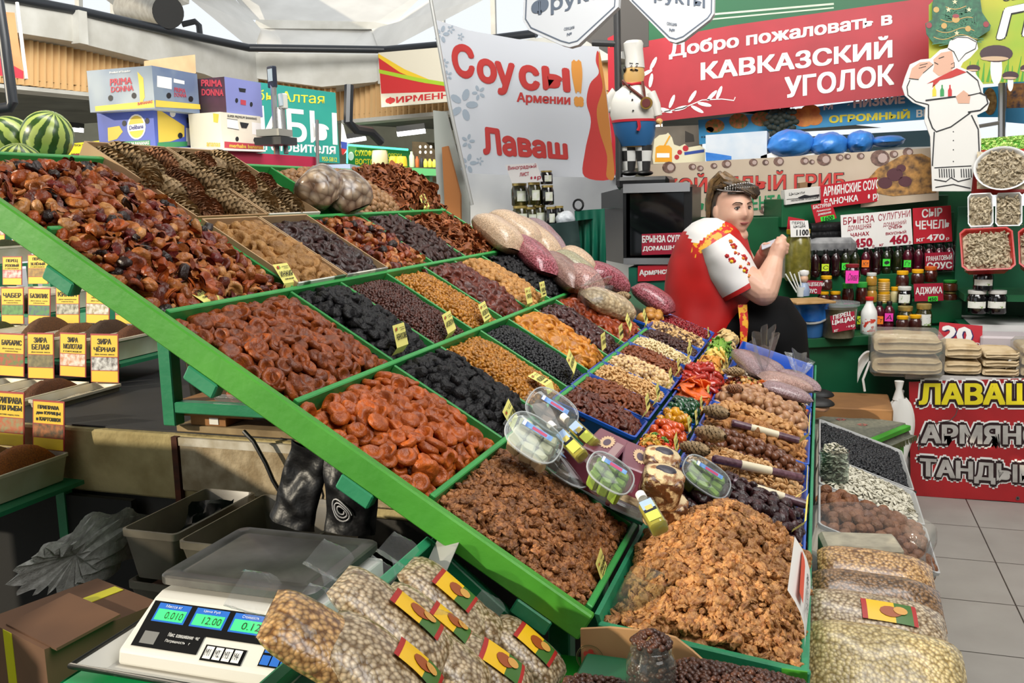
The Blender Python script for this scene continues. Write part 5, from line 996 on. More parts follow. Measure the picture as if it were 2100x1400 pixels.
mb.grid(lambda u,v:(gx0-.012*math.sin(PI*v)+.006*math.sin(9*u),gy0+(gy1-gy0)*u,gz-.004-.35*(1-v)),16,8);mb.grid(lambda u,v:(gx0+(gx1-gx0)*u,gy0,gz-.004-.35*(1-v)),16,6)
mb.build('oilcloth',OILC,ot)
for i in range(5):mb=MB();mb.ell((gx0+.05+.11*i,ty0-.025,gz+.001),(.007,.007,.003),10,6);mb.build('stud',M('stud_metal','#9a9a98',.35,metal=.8),ot)
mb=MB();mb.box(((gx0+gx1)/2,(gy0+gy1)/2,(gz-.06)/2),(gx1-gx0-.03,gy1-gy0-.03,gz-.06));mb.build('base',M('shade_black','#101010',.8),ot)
PINE=grains('pine_nuts_film','#c8b494','#6f5636',150);PINE2=grains('pine_nuts_warm','#cca26a','#6f4a26',150)
CA=at(893,1112,Y=1.40);CB=at(1140,1338,Y=1.40);cu=(CB-CA);clen=cu.length;cu.normalize();cn=Vector((-cu[2],0,cu[0])).normalized()
if cn[2]<0:cn=-cn
crate=thing('sloping_crate','dark green sloping wooden crate full of pine nut bags','crate',CA+Vector((0,-.25,-.1)))
def CP(u,v,h=0):return CA+cu*u+Vector((0,-v,0))+cn*h
mb=MB();mb.bar(CP(-.01,0,-.045),CP(clen+.01,0,-.045),.02,.09,cn,bev=.002);mb.build('side_board',G_TEAL,crate)
mb=MB();mb.bar(CP(-.01,0,-.045),CP(-.01,.55,-.045),.016,.09,cn,bev=.002);mb.build('end_board',G_TEAL,crate)
mb=MB();mb.bar(CP(clen,0,-.045),CP(clen,.55,-.045),.016,.09,cn,bev=.002);mb.build('end_board',G_TEAL,crate)
mb=MB();mb.hexa([CP(0,0,-.1),CP(clen,0,-.1),CP(clen,.6,-.1),CP(0,.6,-.1),CP(0,0,-.09),CP(clen,0,-.09),CP(clen,.6,-.09),CP(0,.6,-.09)]);mb.build('base_board',G_DARK,crate)
for u in(.03,clen-.05):
 for v in(.02,.5):p=CP(u,v,-.09);mb=MB();mb.bar(p,(p[0],p[1],0),.03,.03,(0,1,0));mb.build('leg',G_DARK,crate)
mb=MB();mb.box((-2.65,.75,.62),(.6,1.1,1.24));tag(mb.build('sun_blocker',G_DARK),'dark sun-blocking box added left of the cardboard box, outside the picture','cabinet')  # unseen block added to keep the low sun off the lower left
mb=MB();mb.box((-2.75,1.97,.36),(2.0,.02,.72));mb.build('shade_sheet',M('shade_black','#101010',.8),spice)  # black sheet added to stand in for shade below the lowest step
def onc(px,py,h):return on_plane(px,py,CA+cn*h,cn)
def nut_bag(c,L_,wd,th,ang,label,mat=PINE,lab=None,nrm=None,ear=True,grp=None,up0=None):
 n0=Vector(nrm or cn).normalized();u0=Vector(up0)if up0 else cu;u0=(u0-n0*u0.dot(n0)).normalized();v0=n0.cross(u0);d=u0*math.cos(ang)+v0*math.sin(ang);s_=n0.cross(d)
 t=thing('pine_nut_bag',label,'bag',Vector(c)-n0*th/2,grp);mb=MB();pillow(mb,c-d*L_/2,c+d*L_/2,wd,th,n0,26,18,seed=len(label),wrin=.05,ends=.8);mb.build('bag',mat,t)
 if ear:
  mb=MB();e=c-d*L_/2;mb.grid(lambda u,v:e+s_*((u-.5)*wd*(.9-.2*v))-d*(.05*v)+n0*(.014*math.sin(7*u+3*v)+.01*v),14,6);mb.build('film_flap',BAGF,t)
 if lab:
  a0,b0,lw,lh=lab;mb=MB();k=.55*th
  def fl(x,y,z):
   e1=(1-abs(2*(x/L_))**3.2)**.6 if abs(2*x/L_)<1 else 0
   return c+d*x+s_*y+n0*(th/2*(.05+.95*e1)*max(.3,(1-(abs(y)/(wd/2))**2.5))**.5+.004+z)
  def q2(x0,x1,y0,y1,m,z=0):mb.grid(lambda u,v:fl(a0+lh*(x0+(x1-x0)*u),b0+lw*(y0+(y1-y0)*v),z),4,4,m)
  q2(-.5,-.4,-.5,.5,0);q2(-.4,.1,-.5,.5,1);q2(.1,.42,-.5,.5,2);q2(.42,.5,-.5,.5,0)
  mb.add([fl(a0+lh*(.02+.2*math.cos(i*PI/6)),b0+lw*(.0+.26*math.sin(i*PI/6)),.0012)for i in range(12)],[tuple(range(12))],3)
  mb.add([fl(a0+lh*(.2+.13*math.cos(i*PI/6)),b0+lw*(.1+.2*math.sin(i*PI/6)),.0018)for i in range(12)],[tuple(range(12))],4)
  mb.build('label',[REDC,M('label_sun','#e8b81c',.4),M('label_leaf','#3f6a2a',.4),M('label_brown','#9a4a1c',.4),M('label_tan','#d09a4a',.4)],t)
 return t
LB=(.02,.02,.055,.085)
for px,py,h,L_,w_,an,lb,la,mt in((915,1232,.005,.17,.10,.05,'pine nut bag with label at the top right of the crate',(0,0,.05,.075),PINE),(885,1285,.02,.17,.07,.1,'pine nut bag half covered, label edge showing, in the crate middle',(.02,.01,.05,.075),PINE),(1080,1340,.005,.14,.095,0,'pine nut bag with label at the lower right of the crate',(0,0,.05,.075),PINE),(985,1285,.0,.09,.075,.2,'small pine nut bag with a crumpled top between two labelled ones',None,PINE),(1010,1378,.03,.14,.09,.2,'glossy pine nut bag at the bottom edge beside the lower right one',(0,0,.05,.075),PINE),(930,1370,.04,.12,.09,.1,'plain pine nut bag at the bottom edge of the picture',None,PINE),(805,1275,.055,.19,.10,.12,'large pine nut bag leaning towards the scale, label on its right side',(.02,.02,.05,.085),PINE),(775,1372,.09,.16,.115,.15,'front pine nut bag overlapping the leaning one',(.04,.03,.05,.075),PINE),(662,1322,.08,.155,.105,.35,'pine nut bag nearest the scale keys with a clear flap',None,PINE2)):nut_bag(onc(px,py,h),L_,w_,.05,an,lb,mt,la)
mb=MB();c=CP(.02,.06,-.01);mb.T=frame(c,(0,.75,.35),cu+Vector((0,0,.9)));mb.box((0,.02,0),(.15,.05,.001));mb.text('С СЛАБОВИДЯЩИМИ',-.07,.022,.07,.036,1,.0012,.02);mb.text('НЕРВНЫМИ КЛЕТКАМИ ПРОВОЛОКИ',-.07,.004,.07,.016,1,.0012,.02);tag(mb.build('paper_notice',[M('paper_grey','#9a9a96',.6),INK]),'grey printed notice tucked behind the bags at the crate corner','notice')
JC=at(1335,1345,Y=1.17);jz=JC[2]-.07
t=thing('nut_jar','open glass jar heaped with small dark nuts in front of the walnut mound','jar',(JC[0],JC[1],jz))
mb=MB();mb.lathe([(.03,0),(.034,.003),(.034,.06),(.031,.07),(.0265,.075),(.0265,.078),(.028,.079),(.028,.083),(.0265,.084),(.0265,.094),(.0255,.094),(.0255,.077),(.031,.066),(.032,.006),(.001,.005)],28,c=(JC[0],JC[1],jz));mb.build('glass',GLASS,t)
P_CN=variants('cedar_nut',M('cedar_nut','#3a2018',.4,'#54301f',80,3,rnd=.3),wrinkled((.0042,.0055,.0042),.08,2,9,7),2)
plc=[];rg=random.Random(9)
for i in range(560):
 a,r=rg.uniform(0,2*PI),math.sqrt(rg.random());hz=rg.random();R_=.029*r if hz<.66 else.023*r;z_=.006+hz*.09
 if hz>.8:z_=.09+(1-r)*.018;R_=.025*r
 plc.append((Matrix.Translation((JC[0]+R_*math.cos(a),JC[1]+R_*math.sin(a),jz+z_))@Matrix.Rotation(rg.uniform(0,6),4,'X')@Matrix.Rotation(rg.uniform(0,6),4,'Z'),rg.choice(P_CN),rg.random()))
plc.sort(key=lambda q:-q[0].translation[2])
for m_,pc,rv in plc[:80]:
 o=bpy.data.objects.new('cedar_nut',pc.mesh);COL.objects.link(o);o.matrix_basis=m_;tag(o,'small dark nut heaped at the mouth of the glass jar','nut','nuts at the jar mouth')
tag(merge_pieces('cedar_nut_heap',plc[80:],P_CN[0].mats),'dark nuts filling the glass jar','nut',None,'stuff')
mb=MB();bz0=jz;mb.box((JC[0]+.05,JC[1]+.02,bz0/2),(.34,.2,bz0),bev=.004);tag(mb.build('nut_bin',G_DARK),'green bin of small dark nuts below the walnut tray','bin')
heap('cedar_nut',P_CN,(JC[0]+.0,JC[1]-.07,bz0+.004),(.2,0,0),(0,.18,0),(0,0,1),'small dark nut in the bin around the glass jar','nut','nuts of the bin',.0085,dome=.03,base=.0,nind=120,tilt=.9,seed=55)
heap('cedar_nut',P_CN,(JC[0]-.13,JC[1]-.07,bz0+.004),(.10,0,0),(0,.10,0),(0,0,1),'small dark nut left of the glass jar','nut','nuts left of the jar',.0085,dome=.02,base=.0,nind=50,tilt=.9,seed=56)
poly=[at(*p,Y=1.30)for p in((1190,1290),(1250,1287),(1340,1296),(1385,1308),(1420,1335),(1450,1362),(1485,1392),(1490,1440),(1195,1440))]
t=thing('cardboard_sheet','torn cardboard sheet with a red emblem standing behind the nut jar','cardboard',poly[-1]);mb=MB();n=len(poly);mb.add(poly+[p+Vector((0,.006,0))for p in poly],[tuple(range(n)),tuple(range(n,2*n))[::-1]]+[(i,n+i,n+(i+1)%n,(i+1)%n)for i in range(n)]);mb.build('sheet',M('cardboard_torn','#9a7248',.8,'#b58c60',6,3),t)
E0=at(1210,1350,Y=1.297);mb=MB();mb.T=frame(E0,(1,0,-.12),(0,0,1));
ring=lambda r,w_,n=28:([(r*math.cos(2*PI*i/n),r*math.sin(2*PI*i/n),0)for i in range(n)]+[((r-w_)*math.cos(2*PI*i/n),(r-w_)*math.sin(2*PI*i/n),0)for i in range(n)],[(i,(i+1)%n,n+(i+1)%n,n+i)for i in range(n)])
mb.add(*ring(.022,.0012),1);mb.add(*ring(.0195,.0006),1)
for k in range(5):a=PI/2+2*PI*k/5;mb.add([(.007*math.cos(a)+.0045*math.cos(2*PI*i/12),.004+.007*math.sin(a)+.0045*math.sin(2*PI*i/12),.0002*k)for i in range(12)],[tuple(range(12))],0)
mb.text('ООО ТД',.04,-.004,.075,.004,1,.0003,.01);mb.text('АГРОПРОМ',.04,-.014,.068,-.010,1,.0003);mb.build('print',[M('emblem_red','#b03a28',.7),M('emblem_olive','#5a5a34',.7)],t)
mb=MB();mb.box(at(1165,1370,Y=1.42)-Vector((0,0,.05)),(.07,.1,.1),bev=.006);tag(mb.build('green_box',M('bright_green_plastic','#1f8a24',.4)),'bright green box behind the cardboard sheet','box')
def curve(pts,k=5):
 """closed smooth outline through the points"""
 n=len(pts);o=[]
 for i in range(n):
  a,b,c,d=pts[i-1],pts[i],pts[(i+1)%n],pts[(i+2)%n]
  for j in range(k):
   t=j/k;o.append(tuple(.5*(2*b[q]+(c[q]-a[q])*t+(2*a[q]-5*b[q]+4*c[q]-d[q])*t*t+(3*b[q]-a[q]-3*c[q]+d[q])*t**3)for q in(0,1)))
 return o
class Panel:
 """a board standing on one vertical plane; outlines are given where the photograph shows them and land on that plane"""
 def __init__(s,p,n=(0,-1,0),th=.004):s.p=Vector(p);s.n=Vector(n).normalized();s.th=th;s.mb=MB();s.base=MB()
 def P(s,px,py,z=0):return on_plane(px,py,s.p,s.n)+s.n*z
 def board(s,pts):
  v=[s.P(*q)for q in pts];n=len(v);s.base.add(v+[q-s.n*s.th for q in v],[tuple(range(n)),tuple(range(n,2*n))[::-1]]+[(i,(i+1)%n,n+(i+1)%n,n+i)for i in range(n)]);return s
 def poly(s,pts,m=0,z=.001):v=[s.P(*q,z)for q in pts];s.mb.add(v,[tuple(range(len(v)))],m);return s
 def disc(s,x,y,rx,ry=None,m=0,z=.0015,n=18,rot=0):
  ry=rx if ry is None else ry;c,q=math.cos(rot),math.sin(rot)
  return s.poly([(x+rx*math.cos(2*PI*i/n)*c-ry*math.sin(2*PI*i/n)*q,y+rx*math.cos(2*PI*i/n)*q+ry*math.sin(2*PI*i/n)*c)for i in range(n)],m,z)
 def line(s,pts,wpx,m=0,z=.002):
  out=[]
  for i in range(len(pts)):
   a,b=pts[max(i-1,0)],pts[min(i+1,len(pts)-1)];dx,dy=b[0]-a[0],b[1]-a[1];l=math.hypot(dx,dy)or 1;out.append((-dy/l,dx/l))
  ww=wpx if isinstance(wpx,(list,tuple))else[wpx]*len(pts)
  vs=[s.P(x+n[0]*w/2,y+n[1]*w/2,z)for(x,y),n,w in zip(pts,out,ww)]+[s.P(x-n[0]*w/2,y-n[1]*w/2,z)for(x,y),n,w in zip(pts,out,ww)];k=len(pts)
  s.mb.add(vs,[(i,i+1,k+i+1,k+i)for i in range(k-1)],m);return s
 def text(s,txt,tl,tr,br,bl,m=0,z=.002,bold=.02,fn=None):
  def f(u,v,zz):
   x=(tl[0]*(1-u)+tr[0]*u)*v+(bl[0]*(1-u)+br[0]*u)*(1-v);y=(tl[1]*(1-u)+tr[1]*u)*v+(bl[1]*(1-u)+br[1]*u)*(1-v)
   if fn:x,y=fn(x,y)
   return s.P(x,y,z+zz)
  s.mb.text(txt,0,0,1,1,m,0,bold,fn=f);return s
 def row(s,txt,x0,y0,x1,y1,h,m=0,z=.002,bold=.02,fn=None):
  """one line of lettering; (x0,y0)-(x1,y1) is its base line, h its height in the photograph"""
  return s.text(txt,(x0,y0-h),(x1,y1-h),(x1,y1),(x0,y0),m,z,bold,fn)
 def done(s,name,label,cat,mat,mats,group=None,kind=None):
  t=thing(name,label,cat,min(((v,v[2])for v in s.base.v),key=lambda q:q[1])[0],group);s.base.build('board',mat,t)
  if s.mb.v:s.mb.build('print',mats,t)
  return t
RED=M('sign_red','#b3202e',.45);CRIM=M('sign_crimson','#9c1c34',.4);WHT=M('sign_white','#e4e2de',.5);NEON=M('sticker_green','#3fd83a',.5);PINKS=M('sticker_pink','#e83aa8',.5);ORGS=M('sticker_orange','#f07a1c',.5);LIME=M('sticker_lime','#c8e02a',.5)
def struct(o):o['kind']='structure';return o
fm=bpy.data.materials.new('floor_tile');fm.use_nodes=True;N_=fm.node_tree.nodes;L_=fm.node_tree.links;bs=N_['Principled BSDF'];bs.inputs['Roughness'].default_value=.38
tc=N_.new('ShaderNodeTexCoord');sx=N_.new('ShaderNodeSeparateXYZ');L_.new(tc.outputs['Object'],sx.inputs[0]);prev=None
for ax,off in((0,.71),(1,3.165)):
 a_=N_.new('ShaderNodeMath');a_.operation='SUBTRACT';a_.inputs[1].default_value=off-.42*40-.003;L_.new(sx.outputs[ax],a_.inputs[0]);d_=N_.new('ShaderNodeMath');d_.operation='DIVIDE';d_.inputs[1].default_value=.42;L_.new(a_.outputs[0],d_.inputs[0])
 f_=N_.new('ShaderNodeMath');f_.operation='FRACT';L_.new(d_.outputs[0],f_.inputs[0]);l_=N_.new('ShaderNodeMath');l_.operation='LESS_THAN';l_.inputs[1].default_value=.0125;L_.new(f_.outputs[0],l_.inputs[0])
 if prev is None:prev=l_
 else:mxx=N_.new('ShaderNodeMath');mxx.operation='MAXIMUM';L_.new(prev.outputs[0],mxx.inputs[0]);L_.new(l_.outputs[0],mxx.inputs[1]);prev=mxx
nn_=N_.new('ShaderNodeTexNoise');nn_.inputs['Scale'].default_value=6;nn_.inputs['Detail'].default_value=6;L_.new(tc.outputs['Object'],nn_.inputs['Vector']);cr_=N_.new('ShaderNodeValToRGB');cr_.color_ramp.elements[0].color=(*lin('#837f79'),1);cr_.color_ramp.elements[1].color=(*lin('#9c9892'),1);L_.new(nn_.outputs['Fac'],cr_.inputs[0])
mx_=N_.new('ShaderNodeMix');mx_.data_type='RGBA';mx_.inputs[7].default_value=(*lin('#2a2724'),1);L_.new(prev.outputs[0],mx_.inputs[0]);L_.new(cr_.outputs[0],mx_.inputs[6]);L_.new(mx_.outputs[2],bs.inputs['Base Color'])
mb=MB();mb.box((0,6,-.05),(40,40,.1));struct(mb.build('floor',fm,origin=(0,0,0)))
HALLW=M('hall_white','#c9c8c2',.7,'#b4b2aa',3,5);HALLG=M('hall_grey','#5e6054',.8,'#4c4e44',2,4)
for nm,c,d in(('ceiling',(0,2.2,5.6),(22,13.6,.2)),):
 mb=MB();mb.box(c,d);struct(mb.build(nm,HALLW))
for nm,c,d in(('wall_side',(9,3,2.75),(.2,17,5.5)),('wall_rear',(4,-4.6,2.75),(10,.2,5.5))):
 mb=MB();mb.box(c,d);struct(mb.build(nm,HALLW))
SD=Vector((.89,.456,0));SNN=Vector((.456,-.89,0));SL=Vector((-.12,4.88,0))
def shp(k):return SL-SNN*k
def onsh(px,py,k):return on_plane(px,py,shp(k),SNN)
SH_G=M('shelf_green','#125a34',.42,'#0e4a2a',4,3)
zC=onsh(1740,690,0)[2];zB=onsh(1900,619,.2)[2];zA=onsh(1780,563,.4)[2];zD=onsh(1770,404,.62)[2]
shelf=thing('sauce_shelf','stepped dark green shelf holding sauce bottles and jars','shelf',SL)
def step(name,k,z,xl,xr,ht,dep,mat=SH_G):
 a=onsh(xl,600,k);b_=onsh(xr,600,k);a=Vector((a[0],a[1],0));b_=Vector((b_[0],b_[1],0));bk=-SNN*dep
 mb=MB();mb.hexa([a+Vector((0,0,z-ht)),b_+Vector((0,0,z-ht)),b_+bk+Vector((0,0,z-ht)),a+bk+Vector((0,0,z-ht)),a+Vector((0,0,z)),b_+Vector((0,0,z)),b_+bk+Vector((0,0,z)),a+bk+Vector((0,0,z))]);mb.build(name,mat,shelf,bevel=.004)
step('step',0,zC,1560,1985,.05,.24);step('step',.2,zB,1590,1975,.12,.24);step('step',.4,zA,1597,1964,.14,.24);step('step',.62,zD,1600,1936,.16,.3);step('back_board',.66,zD-.1,1450,1950,.9,.03)
step('front_cloth',.03,zC-.045,1560,1985,zC-.045,.02,M('cloth_green','#0d5a38',.45,'#0a4a2c',3,3,.3,6));step('counter',.05,zC-.06,1400,1985,.04,.5)
def jar(px,py,wpx,hpx,z,lid,body,label,kind='sauce_jar',cat='jar',group=None,shape='jar',lab=None,lidh=.16,k=None,stick=None):
 b_=at(px,py,Z=z)if k is None else onsh(px,py,k);dep=(b_-CAM_C).dot(FWD);r=wpx*dep/F_PX/2;h=hpx*dep/F_PX;t=thing(kind,label,cat,b_,group)
 mb=MB();c=tuple(b_)
 if shape=='jar':pr=[(r*.9,0),(r,h*.05),(r,h*(.78-lidh)),(r*.9,h*(.9-lidh)),(r*.78,h*(.96-lidh)),(r*.78,h*(1-lidh*.9))]
 elif shape=='bottle':pr=[(r*.85,0),(r*.98,h*.03),(r*.98,h*.2),(r*.93,h*.22),(r*.98,h*.24),(r*.96,h*.5),(r,h*.55),(r,h*.66),(r*.62,h*.8),(r*.42,h*.84),(r*.42,h*.88)];lidh=.14
 elif shape=='round':pr=[(r*.6,0),(r*.85,h*.08),(r,h*.35),(r*.98,h*.55),(r*.75,h*.78),(r*.7,h*.82)]
 elif shape=='milk':pr=[(r*.92,0),(r,h*.03),(r,h*.5),(r*.93,h*.62),(r*.5,h*.8),(r*.42,h*.86),(r*.42,h*.9)]
 elif shape=='ribbed':pr=[(r*.9,0)]+[(r*(1 if i%2 else.9),h*(.08+.085*i))for i in range(9)]+[(r*.75,h*.86)]
 elif shape=='tub':pr=[(r*.84,0),(r*.86,h*.02),(r*.97,h*.8),(r*1.0,h*.82)]
 mb.lathe(pr,22,c=c);mb.build('body',body,t)
 lr={'bottle':.5,'milk':.5,'round':.78,'tub':1.05}.get(shape,.86);mb=MB();mb.lathe([(r*lr,h*(1-lidh)),(r*lr*1.05,h*(1-lidh*.85)),(r*lr*1.05,h*(1-lidh*.1)),(r*lr*.95,h),(.0001,h)],18,c=c);mb.build('lid',lid,t)
 if lab:
  a0,a1,z0,z1,lm=lab;mb=MB();ft=math.atan2(-b_[1],-b_[0]);rr_=r*(1.015 if shape!='milk'else 1.01)
  mb.grid(lambda u,v:(c[0]+rr_*math.cos(ft+a0+(a1-a0)*u),c[1]+rr_*math.sin(ft+a0+(a1-a0)*u),c[2]+h*(z0+(z1-z0)*v)),9,2);mb.build('label',lm,t)
 if stick:
  sm_,txt,sz=stick;ft=(Vector((0,0,0))-b_);ft=Vector((ft[0],ft[1],0)).normalized();sdv=Vector((-ft[1],ft[0],0));o_=b_+ft*(r*1.04)+Vector((0,0,h*sz));mb=MB();mb.T=frame(o_,sdv,(0,0,1));q=r*.75;mb.box((0,0,0),(q*2,q*2.1,.001),0);mb.text(txt,-q*.7,-q*.6,q*.7,q*.6,1,.0012,.0,shear=.2);mb.build('sticker',[sm_,INK],t)
 return t
MAROON=M('sauce_maroon','#23070d',.25,coat=.5);WINER=M('sauce_red','#4a0c1e',.25,coat=.5);DKGRN=M('sauce_green','#1c220c',.25,coat=.5);BLK=M('cap_black','#0c0c0c',.4);YCAP=M('cap_yellow','#e0a410',.4);ADJ=M('adjika_brown','#3a1410',.3,coat=.5);GCAP=M('cap_green','#2f9a3a',.4);WCAP=M('cap_white','#cfcfca',.35);GOLDL=M('lid_gold','#b09a5a',.35,metal=.6);HONEY=M('honey','#a87a2a',.25,coat=.6);PEAN=M('peanut_paste','#b8924e',.35,coat=.5);OLIVE=M('olive_brine','#2c2a0c',.2,coat=.6);BLKJ=M('black_jar','#08080a',.12,coat=.6);WLAB=M('label_white','#d8d8d0',.5,'#7a9a4a',60,2,thr=(.6,.66));REDP=M('pepper_red','#4a1208',.25,'#1e0a06',30,3,coat=.5);REDCAP=M('cap_red','#c01c1c',.35);PICK=M('pickled_green','#5f5a22',.25,'#7a722e',30,4,coat=.6);GREENM=M('brine_jar','#4a4a20',.2,'#6a6a34',25,4,coat=.6)
BA=[(1671,MAROON,None),(1692,MAROON,(LIME,'С',.35)),(1713,MAROON,None),(1733,DKGRN,(NEON,'О',.35)),(1752,DKGRN,None),(1774,WINER,(ORGS,'Кт',.42)),(1796,MAROON,None),(1817,DKGRN,(NEON,'Ф',.42)),(1839,DKGRN,None),(1860,WINER,(NEON,'Гт',.34)),(1882,WINER,None),(1903,WINER,None),(1924,WINER,None),(1945,WINER,(PINKS,'А',.4))]
for i,(px,bm,st)in enumerate(BA):
 py=568-(px-1671)*.05
 lb=('dark sauce bottle with the sticker '+st[1]+' on the top step')if st else 'dark sauce bottle without sticker on the top step'
 jar(px,py,18.5,55,zA,BLK,bm,lb,'sauce_bottle','bottle',None if st else 'plain sauce bottles of the top step','bottle',stick=st)
 if i not in(3,4):jar(px+7,py-7,18,54,zA,BLK,bm,'dark sauce bottle in the second row of the top step','sauce_bottle','bottle','sauce bottles of the second row','bottle')
jar(1747,580,33,39,zA-.02,M('lid_burgundy','#7a1420',.35),MAROON,'squat dark jam jar with a pink sticker reading Слива','jam_jar',shape='round',lidh=.18,stick=(PINKS,'Слива',.35))
for px,py,w_,h_,ld,bd,shp_,lb,st in((1694,594,24,29,YCAP,ADJ,'jar','yellow lidded dark jar on top of two others by the САЦЕБЕЛИ card',None),(1688,622,24,25,YCAP,ADJ,'jar','yellow lidded dark jar, left of the pair by the САЦЕБЕЛИ card',None),(1712,622,24,25,YCAP,ADJ,'jar','yellow lidded dark jar, right of the pair by the САЦЕБЕЛИ card',None),(1738,624,24,44,GCAP,REDP,'jar','green lidded jar of red peppers next to the yellow lidded pair',None),(1766,622,24,44,GCAP,REDP,'jar','green lidded jar of red peppers next to the honey jars',None),(1787,585,21,26,WCAP,HONEY,'jar','small honey jar on top of another behind the milk bottle',None),(1787,619,21,33,GOLDL,HONEY,'jar','lower honey jar behind the milk bottle',None),(1812,597,25,25,YCAP,PEAN,'ribbed','ribbed jar of pale paste, upper one',None),(1812,621,25,24,YCAP,PEAN,'ribbed','ribbed jar of pale paste, lower one',None),(1835,619,20,31,YCAP,M('pale_cream','#c8bc8a',.4),'jar','pale cream jar behind the black jar with olives',None),(1850,587,25,32,YCAP,ADJ,'jar','yellow lidded dark jar above the black olive jar',None),(1881,583,25,31,YCAP,ADJ,'jar','yellow lidded dark jar above the АДЖИКА card',None),(1908,578,26,32,M('lid_orange','#c05a1c',.4),REDP,'jar','brown jar with orange lid below the ГРАНАТОВЫЙ СОУС card',None),(1948,596,29,22,GCAP,M('jam_brown','#5a2a10',.3,coat=.5),'jar','green lidded brown jam jar on top at the right end',None),(1948,615,26,18,GOLDL,M('jam_brown2','#4a1c0c',.3,coat=.5),'jar','lower brown jam jar at the right end of the shelf',None)):
 jar(px,py,w_,h_,zB,ld,bd,lb,shape=shp_,lidh=.24,k=.26)
jar(1854,625,29,38,zB,WCAP,BLKJ,'black olive jar with cloth-like white lid and white label',lab=(-.8,.8,.14,.6,WLAB),lidh=.2,k=.2)
for px,py,w_,h_,ld,bd,lb,la in((1855,675,32,48,GOLDL,OLIVE,'grape leaf jar behind the front pair of yellow lids',(-.9,.9,.4,.62,WLAB)),(1893,676,32,54,GOLDL,OLIVE,'grape leaf jar with leaf label at the right of the low step',(-1,1,.2,.62,WLAB)),(1850,680,25,33,YCAP,ADJ,'front dark jar with a yellow lid, left of the pair',None),(1876,678,26,33,YCAP,ADJ,'front dark jar with a yellow lid, right of the pair',None)):jar(px,py,w_,h_,zC,ld,bd,lb,lab=la,lidh=.2)
for px,st in((1802,(ORGS,'Гт',.35)),(1822,(PINKS,'А',.45)),(1757,(LIME,'Х',.35))):jar(px,675,21,58,zC,BLK,WINER if px>1780 else DKGRN,'sauce bottle with the sticker '+st[1]+' on the low step','sauce_bottle','bottle',None,'bottle',stick=st)
mk=jar(1781,684,32,76,zC,REDCAP,M('milk_white','#dcdcd8',.35),'white milk bottle with red cap and printed label','milk_bottle','bottle',shape='milk',lidh=.09,lab=(-.9,.9,.08,.42,M('milk_label','#dcdcd8',.4,'#c03a2a',45,2,thr=(.5,.56))))
jar(1717,690,76,72,zC,CLEARW,M('pickle_tub','#8a8a78',.3,'#5a5238',14,3,coat=.4),'big cloudy tub of pickled peppers with a price card','pickle_tub','tub',shape='tub',lidh=.12)
jar(1635,575,52,105,zA,M('jar_cap','#c8a81c',.4),PICK,'large jar of yellow pickled peppers beside the hand','pickle_jar','jar',shape='jar',lidh=.1,k=.33)
jar(1889,398,52,78,zD,WCAP,GREENM,'large glass jar of pale green pickles on the top shelf','pickle_jar','jar',shape='jar',lidh=.1,k=.72)
def card(pts,k,mat,rows,name,label,mats=None,cat='price card',th=.003,extra=None,tilt=0):
 n=Vector((SNN[0],SNN[1],tilt)).normalized();p=Panel(shp(k)+Vector((0,0,onsh(pts[3][0],pts[3][1],k)[2])),n,th);p.board(pts)
 if extra:extra(p)
 for r_ in rows:p.row(*r_)
 return p.done(name,label,cat,mat,mats or[WHT,INK,CRIM,NEON])
card([(1683,380),(1819,360),(1821,410),(1684,428)],.58,RED,[('АРМЯНСКИЕ СОУСЫ',1688,403,1814,385,20,0,.002,.03),('1 БАНОЧКА 150 руб',1690,425,1814,408,17,0,.002,.03)],'price_card','wide red card reading АРМЯНСКИЕ СОУСЫ 1 БАНОЧКА 150 руб')
card([(1663,420),(1705,413),(1716,447),(1673,457)],.52,RED,[('БАСТУРМА',1667,429,1704,423,8,0,.002,.03),('Армянская',1674,436,1703,431,5),('домашняя',1677,443,1704,438,5),('1600',1687,453,1708,449,8,1,.003,.02)],'price_card','small tilted red card reading БАСТУРМА 1600',extra=lambda p:p.poly([(1682,445),(1710,440),(1712,449),(1684,454)],3))
arch=lambda x,y:(x,y)
card([(1724,441),(1797,435),(1799,509),(1727,513)],.44,WHT,[('БРЫНЗА',1729,461,1793,455,15,2,.002,.0),('ДОМАШНЯЯ',1738,475,1786,470,12,2,.002,-.005),('ЧАНАХ',1744,486,1782,482,8,2,.002,.02),('450',1750,508,1789,505,18,2,.002,.04),('1кг',1730,510,1741,509,5,2),('р',1789,508,1793,508,6,2)],'price_card','white card reading БРЫНЗА ЧАНАХ 450')
card([(1797,435),(1868,428),(1872,501),(1799,507)],.44,WHT,[('СУЛУГУНИ',1801,453,1866,444,14,2,.002,.0),('ДОМАШНИЙ',1811,466,1858,460,11,2,.002,-.005),('ОЧЕНЬ',1822,470,1850,467,7,2,.002,.02),('ВКУСНЫЙ',1816,482,1858,478,7,2,.002,.02),('460',1824,502,1862,498,18,2,.002,.04),('1кг',1803,505,1812,504,5,2),('р',1864,500,1868,500,6,2)],'price_card','white card reading СУЛУГУНИ ОЧЕНЬ ВКУСНЫЙ 460')
card([(1872,427),(1950,421),(1953,495),(1874,500)],.44,RED,[('СЫР',1890,447,1932,443,18,0,.002,.03),('ЧЕЧЕЛЬ',1877,471,1947,467,18,0,.002,.03),('470',1900,494,1937,492,13,0,.002,.03),('1кг',1879,496,1896,494,7),('р',1940,493,1946,492,6)],'price_card','red card reading СЫР ЧЕЧЕЛЬ 470')
card([(1897,519),(1954,516),(1955,553),(1898,553)],.36,CRIM,[('ГРАНАТОВЫЙ',1899,536,1952,532,13,0,.002,.03),('СОУС',1900,552,1952,550,14,0,.002,.04)],'price_card','crimson card reading ГРАНАТОВЫЙ СОУС')
